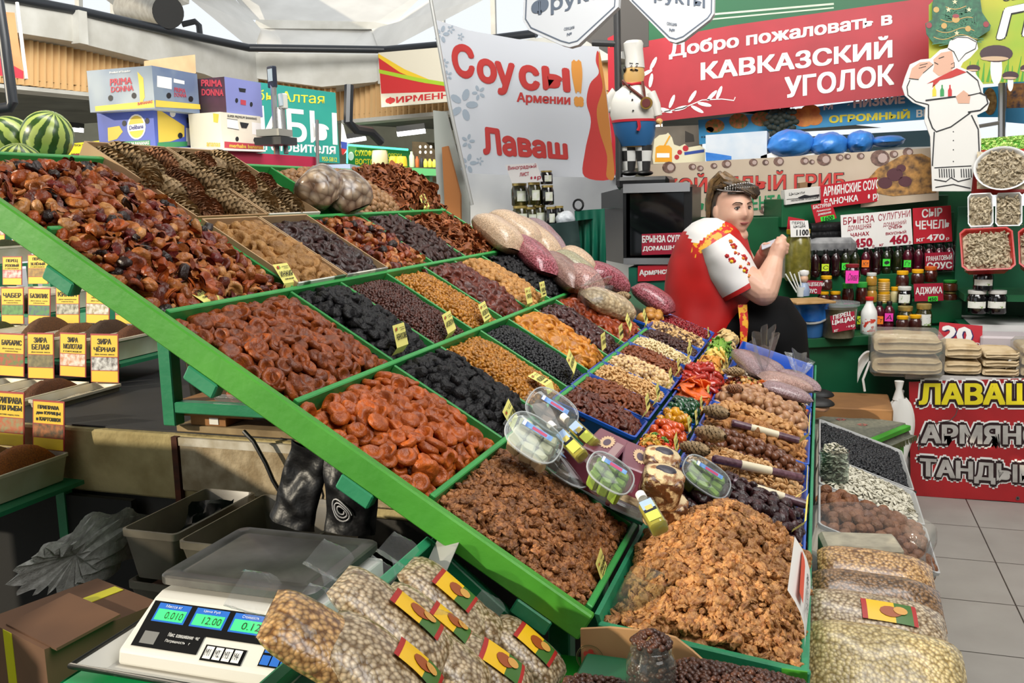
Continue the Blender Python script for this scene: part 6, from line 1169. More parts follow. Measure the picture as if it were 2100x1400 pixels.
card([(1647,574),(1688,576),(1683,603),(1648,601)],.24,CRIM,[('САЦЕБЕЛИ',1649,587,1690,588,9,0,.002,.03),('СОУС',1650,600,1675,601,9,0,.002,.03)],'price_card','crimson card reading САЦЕБЕЛИ СОУС')
card([(1874,582),(1934,580),(1935,616),(1876,618)],.16,CRIM,[('АДЖИКА',1877,606,1932,604,17,0,.002,.03),('450',1904,617,1920,616,7,1,.003,.02)],'price_card','crimson card reading АДЖИКА 450',extra=lambda p:p.poly([(1903,608),(1923,607),(1923,617),(1903,618)],3))
card([(1702,648),(1752,638),(1755,674),(1708,682)],-.08,CRIM,[('ПЕРЕЦ',1708,657,1744,648,11,0,.002,.04),('ЦЫЦАК',1706,668,1752,658,11,0,.002,.04),('400р',1735,675,1753,671,7),('1кг',1710,681,1719,679,5)],'price_card','wrapped crimson card reading ПЕРЕЦ ЦЫЦАК 400р on the pickle tub')
card([(1620,452),(1657,452),(1661,485),(1622,486)],.26,WHT,[('ПЕРЕЦ',1624,461,1650,461,7,1,.002,.0),('цыцак',1627,468,1652,467,6,1,.002,.0),('1100',1633,483,1658,482,12,1,.002,.03)],'price_card','white handwritten card reading Перец цыцак 1100 on the big jar')
card([(1617,444),(1650,450),(1650,470),(1614,470)],.30,RED,[],'price_card','red card mostly hidden behind the white handwritten card')
card([(1609,390),(1682,382),(1683,410),(1611,420)],.6,M('sign_offwhite','#d0cec8',.5),[('Цыцыли',1618,402,1650,398,7,1,.002,-.01)],'narrow_box','white cardboard box with a dark mountain picture on the top shelf',cat='box',th=.05,extra=lambda p:(p.poly([(1636,405),(1650,399),(1660,401),(1680,398),(1680,402),(1640,408)],1),p.line([(1613,409),(1680,402)],1,1),p.row('МОЛОЧНАЯ ПРОДУКЦИЯ',1622,414,1678,407,4,1)))
card([(1640,375),(1680,369),(1681,382),(1641,388)],.75,M('box_brown','#8a6a4a',.7),[],'small_box','small brown box behind the white one on the top shelf',cat='box',th=.05)
mb=MB();c=onsh(1690,505,.5);mb.box(c,(.34,.12,.10),bev=.03);tag(mb.build('wrapped_parcel',M('wrap_grey','#8a8a8a',.4,'#5a5a5c',14,3)),'grey plastic wrapped parcel behind the bottles','parcel')
for py,lb in((468,'upper black wrapped roll above the grey parcel'),(483,'lower black wrapped roll above the grey parcel')):a=onsh(1660,py,.52);b_=onsh(1725,py-3,.52);mb=MB();mb.tube([a,b_],.03,12);tag(mb.build('wrapped_roll',BLKBAG),lb,'roll')
t=thing('chef_ornament','small chef shaped ceramic ornament beside the САЦЕБЕЛИ card','ornament',onsh(1648,606,.2));c=onsh(1648,606,.2);mb=MB();mb.lathe([(.03,0),(.032,.03),(.02,.065),(.012,.07)],14,c=tuple(c));mb.build('body',M('orn_blue','#8a98b0',.4),t);mb=MB();mb.ell(c+Vector((0,0,.09)),(.022,.022,.024),12,8);mb.build('head',M('orn_skin','#d0a88a',.5),t);mb=MB();mb.lathe([(.018,.105),(.026,.118),(.024,.132),(.0001,.137)],14,c=tuple(c));mb.build('hat',WHT,t)
mb=MB();c=onsh(1634,600,.2);
for i in range(4):mb.tube([c+Vector((.01*i,0,.0)),c+Vector((.01*i-.06+.012*i,0,.10+.01*(i%2)))],.004,6)
mb.lathe([(.018,-.02),(.022,.03),(.02,.03),(.016,-.015)],12,c=tuple(c+Vector((.02,0,0))));tag(mb.build('straw_cup',M('straw_white','#d0d0c8',.5)),'cup of white straws beside the chef ornament','cup')
mb=MB();c=onsh(1655,617,-.02);mb.T=frame(c,SD,SNN*-1);mb.box((.0,0,0),(.21,.2,.012),bev=.003);tag(mb.build('chopping_board',M('board_wood','#b08a5a',.6,'#98743f',20,3)),'wooden chopping board lying on the blue bucket','board')
c=at(1660,690,Z=zC);t=thing('bucket','light blue bucket lined with a blue bag under the chopping board','bucket',c);dep=(c-CAM_C).dot(FWD);mb=MB();mb.lathe([(.06,0),(.065,.005),(.082,.17),(.084,.17)],20,c=tuple(c));mb.build('pail',M('bucket_blue','#3a7ac0',.4),t)
mb=MB();mb.grid(lambda u,v:(c[0]+(.088+.012*math.sin(11*u*2*PI)*.4+.02*v*mnoise.noise(Vector((u*9,v*4,1))))*math.cos(2*PI*u),c[1]+(.088+.02*v*mnoise.noise(Vector((u*9,v*4,5))))*math.sin(2*PI*u),c[2]+.09+.1*v),41,8);mb.build('liner',M('liner_blue','#1f6ad0',.3,'#3a8ae8',20,3),t)
mb=MB();mb.tube([c+Vector((.085*math.cos(a),.085*math.sin(a)*1.05,.11-.03*math.sin(a*1+PI)))for a in[PI+i*PI/10 for i in range(11)]],.006,8);mb.build('handle',WCAP,t)
c=at(1585,600,Z=zB);mb=MB();mb.lathe([(.045,0),(.045,.09),(.04,.1),(.0001,.1)],18,c=tuple(c));tag(mb.build('paper_roll',M('roll_white','#c8c4bc',.8)),'white roll standing behind the elbow','roll')
p=Panel(shp(.42),SNN);p.board([(1592,500),(1612,498),(1614,590),(1590,592)]);p.line([(1600,530),(1592,545),(1604,552),(1594,560),(1602,572)],1.5);p.done('sketch_board','white board with black scribble behind the forearm','board',M('sketch_white','#c8c4ba',.6),[INK])
LY0=4.83;zt=at(1950,772,Y=LY0)[2]
lt=thing('bread_table','low table with a white top carrying flat bread','table',(.85,LY0+.3,0));x0=at(1862,775,Y=LY0)[0]
mb=MB();mb.box((x0+.6,LY0+.33,zt-.012),(1.22,.62,.024));mb.build('tabletop',M('top_white','#c4c0bc',.5),lt)
for x_,y_ in((x0+.04,LY0+.06),(x0+.04,LY0+.6),(x0+1.15,LY0+.06)):mb=MB();mb.box((x_,y_,(zt-.024)/2),(.04,.04,zt-.024));mb.build('leg',G_DARK,lt)
p=Panel((0,LY0-.005,0),(0,-1,0),.004);p.board([(1864,783),(2230,772),(2230,1043),(2060,1027),(1935,1020),(1880,1016),(1868,1008)])
def outl(txt,x0,y0,x1,y1,h,fill):
 p.row(txt,x0-10,y0+10,x1+10,y1+10,h+20,1,.001,.17);p.row(txt,x0-6,y0+6,x1+6,y1+6,h+12,2,.004,.12);p.row(txt,x0,y0,x1,y1,h,fill,.007,.045)
outl('ЛАВАШ',1884,829,2118,829,44,3);outl('АРМЯНСКИЙ',1888,908,2260,914,50,0);outl('ТАНДЫР',1886,982,2122,998,44,0)
for x_,y_ in((1872,869),(1876,1009),(2087,1021)):p.disc(x_,y_,4,4,4,.0025);p.disc(x_,y_,2,2,2,.003)
p.line([(1964,795),(1963,840),(1960,850),(1948,862),(1915,868)],1.6,4,.003);p.line([(1886,890),(1884,922)],3,4,.003)
p.done('banner','red banner reading ЛАВАШ АРМЯНСКИЙ ТАНДЫР hung on the bread table','banner',M('banner_red','#a81f24',.45,'#8e181e',4,3),[M('banner_silver','#b8b4ae',.5,'#98948e',12,4),WHT,M('ink_maroon','#22070c',.5),M('banner_yellow','#d8c81c',.5),M('eyelet','#6a6866',.4,metal=.7)])
LAV=M('lavash','#cdb792',.75,'#a88a5c',13,5,.3,40,thr=(.5,.72));LAVP=film('bread_film','#f2f2ee',.88,.15,.45,.4,30)
def bread(px0,px1,py0,py1,n,label,wrap=False,y=LY0+.02,dep=.24):
 a=at(px0,py1,Y=y);b_=at(px1,py1,Y=y);top=at(px0,py0,Y=y);w_=b_[0]-a[0];H_=top[2]-a[2];h=H_/n;t=thing('flat_bread',label,'bread',((a[0]+b_[0])/2,y+dep/2,zt))
 for i in range(n):
  mb=MB();z0=zt+.002+h*i
  def prof_(u,v):
   q=2*PI*v;cx=math.copysign(abs(math.cos(q))**.5,math.cos(q));cz=math.copysign(abs(math.sin(q))**.55,math.sin(q));x_=(a[0]+b_[0])/2+cx*w_/2*(1-.03*i)+.006*mnoise.noise(Vector((u*4,q,i)));return(x_,y+dep*u,z0+h/2+cz*h*.5*(1-.25*abs(2*u-1)**4)+.006*mnoise.noise(Vector((x_*14,u*4,i*3))))
  mb.grid(lambda u,v:prof_(u,v),10,28)
  for e in(0,1):n0=len(mb.v);mb.add([prof_(e,j/27)for j in range(27)],[tuple(range(27))if e else tuple(range(27))[::-1]])
  for k in range(2):
   zz=z0+h*(.3+.35*k);mb.tube([(a[0]+w_*.08,y-.004,zz),(a[0]+w_*.4,y-.006,zz+.006*math.sin(i+k)),(b_[0]-w_*.1,y-.004,zz+.004),(b_[0]-w_*.03,y-.002,zz+.012)],.004,6)
  mb.build('folded_sheet',LAV,t)
 if wrap:
  mb=MB();mb.box(((a[0]+b_[0])/2,y+dep/2,zt+H_/2+.005),(w_+.02,dep+.03,H_+.012),bev=.02);mb.build('bag',LAVP,t)
  q=Vector((a[0]-.01,y+.02,zt+H_*.35));mb=MB();mb.grid(lambda u,v:q+Vector((-.005-.05*v,.02*math.sin(5*u),.05*(u-.5)*(1+1.5*v)-.05*v*v+.03*(1-v))),8,8);mb.tube([q,q+Vector((-.03,-.01,-.09)),q+Vector((-.02,-.01,-.15))],.006,6);mb.build('knot',M('bag_white','#d8d6d0',.4),t)
 return t
bread(1788,1932,690,772,2,'thick stack of folded flat bread in a clear bag with a white knot',True,dep=.26,y=LY0-.05)
bread(1935,2012,706,770,2,'two folded flat breads with pen marks under the 20р card');bread(2014,2090,718,770,3,'three folded flat breads at the right of the 20р card');bread(2093,2160,705,772,3,'flat breads in clear wrap cut by the right picture edge',True)
p=Panel((0,LY0+.27,0),(0,-1,.12),.004);p.board([(1927,660),(2015,668),(2014,715),(1922,705)]);p.text('20',(1934,667),(1997,672),(1997,707),(1930,702),1,.0016,.06);p.text('20',(1932,666),(1994,671),(1994,706),(1928,700),0,.004,.05);p.row('р',2000,711,2010,712,9,0,.002,.03);p.done('price_card','big red card reading 20р above the flat bread','price card',RED,[WHT,M('ink_violet','#2a1c5a',.5)])
mb=MB();a=at(2010,718,Y=LY0+.4);mb.box((a[0]+.3,LY0+.42,a[2]+.04),(.62,.2,.09),bev=.01);tag(mb.build('covered_box',M('pink_grey_cover','#b8aeb0',.6)),'low box under a pale pinkish cover behind the flat bread','box')
MY=5.35;mst=thing('mushroom_stand','dark green stand at the right edge carrying trays of mushrooms','stand',(1.3,MY+.3,0))
for py,lbz in((603,0),(664,0)):
 a=at(1978,py,Y=MY);mb=MB();mb.box((a[0]+.6,MY+.25,a[2]-.02),(1.2,.5,.035));mb.build('shelf_board',SH_G if py==603 else M('shelf_paper','#c8c8c4',.6),mst)
a=at(1990,465,Y=MY+.1);mb=MB();mb.box((a[0]+.6,MY+.42,.7),(1.25,.04,1.4));mb.build('back_board',G_DARK,mst)
a=at(1978,664,Y=MY);mb=MB();mb.box((a[0],MY+.2,a[2]/2),(.05,.5,a[2]));mb.build('side_board',G_DARK,mst)
P_MUSH=variants('mushroom_slice',M('mushroom_slice','#c4b69a',.6,'#8a7a5e',45,3,rnd=.14),lambda i:(crescent(.0155,.0065,2.6,.4,6,8),crescent(.012,.007,2.9,.35,6,8))[i%2](i),4)
def mush_tray(pts,nrm,Y,label,mat,depth,n,rim=.02,grp='',oval=False,ni=60,film_=True):
 """pts: tl, tr, br, bl of the tray mouth"""
 p0=at(*pts[0],Y=Y+.1);nr=Vector(nrm).normalized();Q=[on_plane(*q,p0,nr)for q in pts];O=Q[3];U=((Q[2]-Q[3])+(Q[1]-Q[0]))/2;V=((Q[0]-Q[3])+(Q[1]-Q[2]))/2
 lu,lv=U.length,V.length;T=frame(sum(Q,Vector())/4,U,V);t=thing('mushroom_tray',label,'tray',sum(Q,Vector())/4)
 mb=MB();mb.T=T;sq=2 if oval else 5;mb.lathe([(.40,-depth),(.42,-depth+.003),(.47,0),(.5,.004),(.5,.0),(.46,-.004),(.40,-depth+.008),(.0001,-depth+.008)],36,sx=lu,sy=lv,sq=sq)if oval else loft(mb,[[(sx_*lu*f*.5,sy_*lv*f*.5,z_)for sx_,sy_ in((-1,-.8),(-.8,-1),(.8,-1),(1,-.8),(1,.8),(.8,1),(-.8,1),(-1,.8))]for f,z_ in((.82,-depth),(.96,-.004),(1.0,.002),(1.0,.006),(.94,.006),(.90,-.004),(.8,-depth+.006))])
 mb.build('tray',mat,t)
 z=T.to_3x3()@Vector((0,0,1));u_=U*.86;v_=V*.86;ins=(lambda u,v:(2*u-1)**2+(2*v-1)**2<.98)if oval else None
 heap('mushroom_slice',P_MUSH,sum(Q,Vector())/4-u_/2-v_/2,u_,v_,z,'sliced mushroom piece in the '+grp,'mushroom','slices in the '+grp,.024,dome=.02,base=-.012,nind=ni,tilt=.8,seed=len(label),inside=ins,cap=300)
 return t
WTR=M('tray_white','#dcdcda',.4);RTR=M('basin_red','#a8201c',.3,coat=.4)
mush_tray([(1996,300),(2118,300),(2118,390),(1996,390)],(-.1,-1,.35),MY+.06,'round white dish of sliced mushrooms, topmost on the stand',WTR,.05,0,grp='round white dish',oval=True)
mush_tray([(1986,398),(2037,395),(2037,464),(1983,466)],(-.1,-1,.4),MY+.02,'left white punnet of sliced mushrooms',WTR,.04,0,grp='left white punnet',ni=40);mush_tray([(2040,396),(2096,395),(2097,463),(2042,465)],(-.1,-1,.4),MY+.02,'right white punnet of sliced mushrooms',WTR,.04,0,grp='right white punnet',ni=40)
mush_tray([(1967,470),(2076,466),(2084,552),(1972,557)],(-.05,-1,.65),MY-.1,'red basin of sliced mushrooms with a price card',RTR,.08,0,grp='red basin',ni=90);mush_tray([(2086,470),(2190,466),(2196,552),(2090,548)],(-.05,-1,.65),MY-.1,'second red basin cut by the right picture edge',RTR,.08,0,grp='second red basin',ni=20)
p0=at(1999,310,Y=MY+.25);mb=MB();a=at(1997,393,Y=MY+.22);mb.box((a[0]+.12,MY+.26,a[2]+.1),(.26,.03,.24),0,Matrix.Rotation(-.1,3,'X'),.01);tag(mb.build('red_tray',RTR),'red plastic tray standing behind the round white dish','tray')
p=Panel((0,MY-.12,0),(0,-1,.25),.002);p.board([(1990,463),(2037,460),(2038,486),(1993,489)]);p.row('БЕЛЫЙ ГРИБ',1993,474,2036,471,7,0);p.row('сушёный',1999,479,2025,477,4,0,.002,0);p.row('700р',2010,486,2034,484,7,0);p.line([(1994,487.5),(2037,485)],1.5,1);p.done('price_card','white handwritten card reading БЕЛЫЙ ГРИБ 700р on the red basin','price card',WHT,[INK,ORGS])
for px,py,w_,h_,lb in((2016,595,39,44,'black olive jar on top of two others at the mushroom stand'),(2002,642,38,48,'black olive jar, lower left at the mushroom stand'),(2043,642,38,48,'black olive jar, lower right at the mushroom stand')):
 b_=at(px,py,Y=MY-.02);dep=(b_-CAM_C).dot(FWD);r=w_*dep/F_PX/2;h=h_*dep/F_PX;t=thing('olive_jar',lb,'jar',b_);mb=MB();mb.lathe([(r*.9,0),(r,h*.05),(r,h*.68),(r*.85,h*.8),(r*.8,h*.84)],20,c=tuple(b_));mb.build('body',BLKJ,t);mb=MB();mb.lathe([(r*.9,h*.84),(r*.93,h*.86),(r*.93,h*.98),(.0001,h)],18,c=tuple(b_));mb.build('lid',WCAP,t)
 mb=MB();ft=math.atan2(-b_[1],-b_[0]);mb.grid(lambda u,v:(b_[0]+r*1.01*math.cos(ft-1+2*u),b_[1]+r*1.01*math.sin(ft-1+2*u),b_[2]+h*(.25+.28*v)),9,2);mb.build('label',WLAB,t)
STG=M('stool_green','#3aa01e',.42,'#2c8418',8,4)
ZS=.45;q=[at(1668,905,Z=ZS),at(1755,915,Z=ZS),at(1862,872,Z=ZS),at(1775,835,Z=ZS)]
st=thing('stool','bright green wooden stool with a grey fringed mat','stool',(q[1]+q[3])/2-Vector((0,0,ZS)));A_,B_=q[1],q[2];ex=(B_-A_).normalized();ey=Vector((-ex[1],ex[0],0));wS=(B_-A_).length;dS=.34
mb=MB();mb.T=frame(A_,ex,ey);mb.box((wS/2,dS/2,-.012),(wS+.02,dS+.02,.024),bev=.003);mb.build('seat',STG,st)
mb=MB();mb.T=frame(A_,ex,ey);
for x_,y_,w_,d_ in((wS/2,.02,wS-.02,.02),(wS/2,dS-.02,wS-.02,.02),(.02,dS/2,.02,dS-.02),(wS-.02,dS/2,.02,dS-.02)):mb.box((x_,y_,-.058),(w_,d_,.068))
mb.build('apron',STG,st)
for x_,y_ in((.03,.03),(wS-.03,.03),(.03,dS-.03),(wS-.03,dS-.03)):mb=MB();mb.T=frame(A_,ex,ey);mb.box((x_,y_,-ZS/2-.012),(.04,.04,ZS-.024));mb.build('leg',STG,st)
MATG=M('mat_grey','#5a5c50',.95,'#6f6e60',60,4,.5,220)
t=thing('seat_mat','grey woven mat with faded red flowers lying on the green stool','mat',A_);mb=MB();mb.T=frame(A_,ex,ey)
def matf(u,v,k=0):return(-.03+(wS+.05)*u,-.03+(dS+.05)*v,.004+.006*mnoise.noise(Vector((u*4,v*4,3)))+k-(.05 if v<.08 else 0)*(1 if u>.1 else.6))
mb.grid(lambda u,v:matf(u,v),20,16);mb.build('cloth',MATG,t);mb=MB();mb.T=frame(A_,ex,ey)
for x_,y_ in((.35,.3),(.7,.45),(.45,.7),(.75,.75)):
 for k in range(6):a=k*PI/3;mb.add([(lambda c_,b2:(c_[0]+.016*math.cos(a)+.008*math.cos(i*PI/3),c_[1]+.016*math.sin(a)+.008*math.sin(i*PI/3),c_[2]+.002+.0002*k))(matf(x_,y_),0)for i in range(6)],[tuple(range(6))])
mb.build('flowers',M('faded_red','#8a5048',.9),t);mb=MB();mb.T=frame(A_,ex,ey);rg=random.Random(3)
for i in range(70):x_=-.03+(wS+.05)*i/69;mb.tube([(x_,-.032,-.044),(x_+rg.uniform(-.004,.004),-.036,-.062-rg.uniform(0,.012))],.0018,4)
mb.build('fringe',M('fringe_olive','#4a4a2c',.95),t)
mb=MB();cz=.5;a=at(1690,860,Z=.0);b0=at(1740,818,Z=cz);mb.box((b0[0]-.12,b0[1]-.02,cz/2),(.62,.36,cz),bev=.006);tag(mb.build('cardboard_box',M('carton_tan','#8a6238',.8,'#7a5430',5,3)),'brown cardboard box under the black shoe','box')
mb=MB();c=at(1850,885,Z=.35);c=at(1844,900,Y=4.7);mb.grid(lambda u,v:(c[0]+(.045+.02*math.sin(3*v))*(.35+.65*math.sin(PI*(1-v)**.6*.86+.2))*math.cos(2*PI*u)*(1+.1*math.sin(14*PI*u)*(.3+v)),c[1]+.06*math.sin(2*PI*u)*(1-.5*v),.16+.36*v),36,14);mb.lathe([(.012,.49),(.028,.51),(.014,.56),(.022,.6)],12,c=(c[0]-.01,c[1],0));tag(mb.build('plastic_bag',M('bag_white','#d8d6d0',.4)),'knotted white plastic bag hanging beside the red banner','bag')
mb=MB();c=at(1852,1000,Z=.02);c=at(1850,1005,Z=0);mb.lathe([(.045,0),(.048,.004),(.048,.17),(.03,.2),(.02,.21)],18,c=tuple(c));tag(mb.build('milk_bottle',M('milk_white','#dcdcd8')),'white milk bottle standing on the floor under the white bag','bottle')
mb=MB();mb.tube([at(1850,800,Y=4.75),at(1835,840,Y=4.7),at(1815,870,Y=4.68),at(1800,885,Y=4.66)],.012,8);tag(mb.build('twisted_strap',M('strap_grey','#7a7a78',.8)),'grey twisted strap between the table and the stool','strap')
TM=-.36;TB=.655
def onl(px,py,h=0):return on_slope(px,py,TM,TB+h)
def lowtray(y0,y1,label,x0=.015,x1=.31):return slab_frame(x0,TB+TM*x0,x1,TB+TM*x1,y0,y1)
Yw0,Yw1,Ys1,Yr1=onl(1760,1092)[1],onl(1760,1022)[1],onl(1760,960)[1],onl(1760,915)[1]
Yw0-=.06
TRW=M('tray_milky','#b4b4b2',.35,'#a2a2a0',6,3)
for y0,y1,lb in((Yw0,Yw1-.01,'milky white tray of walnuts in the shell beside the aisle'),(Yw1,Ys1-.01,'milky white tray of pumpkin seeds behind the walnuts in the shell'),(Ys1,Yr1+.2,'milky grey tray of black raisins behind the pumpkin seeds')):
 tray('plastic_tray',lowtray(y0,y1,lb),.09,TRW,lb)
O,U,V,N=inner(lowtray(Yw0,Yw1-.01,''));heap('walnut_in_shell',P_SHELL,O,U,V,N,'whole walnut in its shell in the milky tray beside the aisle','nut','walnuts in the shell',.034,dome=.03,base=-.012,nind=110,tilt=.8,seed=91)
P_SEED=variants('pumpkin_seed',M('pumpkin_seed','#cbc6b4',.5,'#b4ae9a',60,3,rnd=.12),almond(.0095,.0052,.0014,10,6),3)
O,U,V,N=inner(lowtray(Yw1,Ys1-.01,''));heap('pumpkin_seed',P_SEED,O,U,V,N,'white pumpkin seed in the milky tray behind the walnuts','seed','pumpkin seeds',.0125,dome=.03,base=-.014,nind=120,tilt=.6,seed=92)
O,U,V,N=inner(lowtray(Ys1,Yr1+.2,''));heap('raisin',P_RAISK,O,U,V,N,'black raisin','dried fruit','black raisins',.011,dome=.02,base=-.014,nind=0,tilt=.9,seed=93,sc=(1.1,1.5),stuff='black_raisins',stufflabel='black raisins in the milky grey tray by the green stool')
c=onl(1710,985,.0);mb=MB();mb.lathe([(.04,0),(.043,.004),(.043,.095),(.041,.095),(.04,.006),(.0001,.005)],24,c=tuple(c));g=tag(mb.build('glass_cup',GLASS),'glass of pumpkin seeds standing in the seed tray','glass');plc=[];rg=random.Random(12)
for i in range(420):
 a,r,h_=rg.uniform(0,2*PI),.036*math.sqrt(rg.random()),rg.random();z_=.008+h_*.09+(.025*(1-r/.036)if h_>.85 else 0)
 plc.append((Matrix.Translation((c[0]+r*math.cos(a),c[1]+r*math.sin(a),c[2]+z_))@Matrix.Rotation(rg.uniform(0,6),4,'Z')@Matrix.Rotation(rg.gauss(0,.6),4,'X'),rg.choice(P_SEED),rg.random()))
tag(merge_pieces('pumpkin_seed_heap',plc,P_SEED[0].mats),'pumpkin seeds filling the glass','seed',None,'stuff')
lw=thing('aisle_bench','low white bench under the milky trays beside the aisle','bench',(.17,2.6,0));mb=MB();mb.box((.165,(1.2+Yr1)/2,.42),(.29,Yr1-1.2+.3,.02));mb.build('top',TRW,lw)
for y_ in(1.3,2.4,Yr1):mb=MB();mb.box((.165,y_,.205),(.26,.04,.41));mb.build('leg',TRW,lw)
n0=(0.15,-.45,.9)
def nb(c,L__,wd,th,label,m_=PINE2,lab=None,rz=0,nrm=n0,ear=False):return nut_bag(c,L__,wd,th,rz,label,m_,lab,nrm,ear,None,(1,.12,-.12))
nb(at(1797,1190,Y=1.98),.235,.15,.07,'pine nut bag topmost at the aisle under the clear wrap',PINE2);nb(at(1800,1233,Y=1.9),.25,.13,.06,'brownish pine nut bag second from the top at the aisle',grains('pine_nuts_brown','#94704a','#4a3420',150));nb(at(1792,1300,Y=1.78),.27,.17,.09,'pine nut bag with a yellow label at the aisle',PINE,lab=(.02,.02,.05,.10));nb(at(1815,1390,Y=1.62),.27,.2,.09,'pale pine nut bag at the bottom right of the aisle pile',grains('pine_nuts_pale','#d0bc88','#8a7444',150));nb(at(1690,1235,Y=1.95),.14,.1,.07,'greenish bag squeezed between the wooden tray and the pine nut bags',M('seed_green','#8a8a68',.3,'#6a6a4c',120,3,.5,150,coat=.5))
c=at(1765,1135,Y=2.1);t=thing('halva_block_bag','grey halva block standing in a gaping clear bag behind the pine nut bags','bag',c);mb=MB();mb.box(c+Vector((0,.05,-.05)),(.17,.1,.13),0,Matrix.Rotation(.15,3,'Z'),.008);mb.build('block',M('halva_grey','#8a8474',.8,'#a49c88',30,4),t)
mb=MB();mb.grid(lambda u,v:(c[0]+(.13+.025*v+.012*math.sin(18*u)+.02*mnoise.noise(Vector((u*8,v*3,0))))*math.cos(2*PI*u),c[1]+.03+(.10+.02*v)*math.sin(2*PI*u)*(1+.1*mnoise.noise(Vector((u*8,v*3,9)))),c[2]-.13+.17*v+.03*math.sin(2*PI*u)*v),61,12);mb.build('film',film('bag_crinkle','#f4f6f8',.9,.1,.8,.8,18),t)
for i,(px,py)in enumerate(((1886,1192),(1917,1267),(1884,1266))):o=bpy.data.objects.new('pumpkin_seed',P_SEED[i].mesh);COL.objects.link(o);o.matrix_basis=Matrix.Translation(at(px,py,Z=.002))@Matrix.Rotation(1.2+i,4,'Z');tag(o,'white pumpkin seed dropped on the floor tiles','seed','seeds on the floor')
def hplane(pxa,fa,pxb,fb):
 """upright plane through two columns of the picture at the given distances"""
 A=CAM_C+ray(pxa,394)*fa;B=CAM_C+ray(pxb,394)*fb;d=Vector((B[0]-A[0],B[1]-A[1],0)).normalized();n=Vector((d[1],-d[0],0));return A,(n if n.dot(CAM_C-A)>0 else-n)
HA=hplane(0,8.5,520,12);HB=hplane(520,12,780,12);HC=hplane(780,12,1270,9.5)
CLADM=bpy.data.materials.new('corrugated_cladding');CLADM.use_nodes=True;nt=CLADM.node_tree;b_=nt.nodes['Principled BSDF'];b_.inputs['Roughness'].default_value=.6;b_.inputs['Base Color'].default_value=(*lin('#d8b07a'),1)
def sp(pl,name,pts,mat,th=.2,z=0,kind='structure'):
 p=Panel(pl[0]+pl[1]*z,pl[1],th);p.board(pts);o=p.base.build(name,mat)
 if kind:o['kind']=kind
 return o
def clad(pl,name,pts,n):
 """corrugated sheet: upright folds between two edges (top-left, top-right, bottom-right, bottom-left)"""
 P=[on_plane(*q,pl[0],pl[1])for q in pts];mb=MB()
 mb.grid(lambda u,v:(P[0]*(1-u)+P[1]*u)*(1-v)+(P[3]*(1-u)+P[2]*u)*v+pl[1]*(.03*(1 if int(u*n*4)%4 in(0,1)else-1)),n*4+1,2,smooth=False);o=mb.build(name,CLADM);o['kind']='structure'
sp(HA,'trim_1',[(-40,-5),(60,12),(300,58),(530,104),(530,198),(420,152),(150,85),(-40,55)],HALLW,.5,.25)
sp(HA,'trim_2',[(161,20),(178,24),(182,92),(163,88)],HALLW,.1,.33);
clad(HA,'wall_left',[(-40,66),(505,160),(505,225),(-40,165)],46)
sp(HA,'trim_3',[(-40,168),(520,222),(520,230),(-40,176)],HALLW,.3,.06)
sp(HB,'trim_4',[(520,108),(785,112),(800,150),(770,168),(660,178),(520,160)],HALLW,.6,.2)
clad(HB,'wall_back',[(520,155),(690,170),(690,300),(520,280)],14);clad(HC,'wall_right',[(690,170),(1270,90),(1270,200),(690,248)],44)
sp(HC,'trim_5',[(775,112),(1275,60),(1275,120),(775,172)],HALLW,.4,.15);sp(HC,'trim_6',[(700,246),(1270,196),(1270,204),(700,254)],HALLW,.3,.06)
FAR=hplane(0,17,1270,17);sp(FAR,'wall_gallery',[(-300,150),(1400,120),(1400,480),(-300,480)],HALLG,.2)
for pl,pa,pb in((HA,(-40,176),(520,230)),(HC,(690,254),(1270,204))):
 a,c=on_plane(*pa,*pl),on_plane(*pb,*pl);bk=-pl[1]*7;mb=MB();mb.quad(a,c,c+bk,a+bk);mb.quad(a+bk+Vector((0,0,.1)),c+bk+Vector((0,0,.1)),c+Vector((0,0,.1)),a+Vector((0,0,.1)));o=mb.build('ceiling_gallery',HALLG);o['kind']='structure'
for(x0,y0,x1,y1),d in(((815,275,872,268),10.5),((705,290,750,283),11.5),((138,264,168,267),11),((1340,262,1357,259),9)):
 c0,c1=CAM_C+ray(x0,y0)*d,CAM_C+ray(x1,y1)*d;t=thing('tube_light','lit tube light under the gallery ceiling near '+{815:'the white sauce banner',705:'the flag',138:'the watermelons',1340:'the chef statue'}[x0],'lamp',(c0+c1)/2);mb=MB();mb.bar(c0+Vector((0,0,.05)),c1+Vector((0,0,.05)),.14,.06);mb.build('housing',M('lamp_housing','#2a2a28',.6),t);mb=MB();mb.bar(c0,c1,.09,.05);mb.build('tube',M('tube_glow','#f4f6f2',.4,emit=4),t)
RS=hplane(400,14,1100,14);RS2=hplane(400,16,1100,16)
SHELL=M('roof_shell','#cfcdc8',.8,'#c2c0bb',2,4)
def pp(px,py,d):return CAM_C+ray(px,py)*d
def facet(name,pts):mb=MB();v=[pp(*q)for q in pts];mb.add(v,[tuple(range(len(v)))]);o=mb.build(name,SHELL);o['kind']='structure';return o
facet('ceiling_fold',[(525,105,12.5),(660,160,12.2),(780,110,12.5),(760,50,13.5),(530,40,13.5)]);facet('ceiling_fold',[(530,42,13.4),(762,52,13.4),(800,55,13.2),(900,-40,15),(440,-60,15),(515,40,13.2)])
facet('ceiling_fold',[(380,-10,11.5),(520,105,12.2),(535,60,13),(450,-40,14)]);facet('ceiling_fold',[(780,110,12.4),(1010,-10,10.5),(940,-40,12),(800,52,13.1),(762,60,13.2)]);facet('ceiling_fold',[(380,-5,11.5),(330,-60,10),(520,-60,14),(445,-30,14)])
facet('ceiling_fold',[(205,-10,11),(260,-60,11),(390,-60,11.4),(388,8,11.6),(270,40,11.6)])
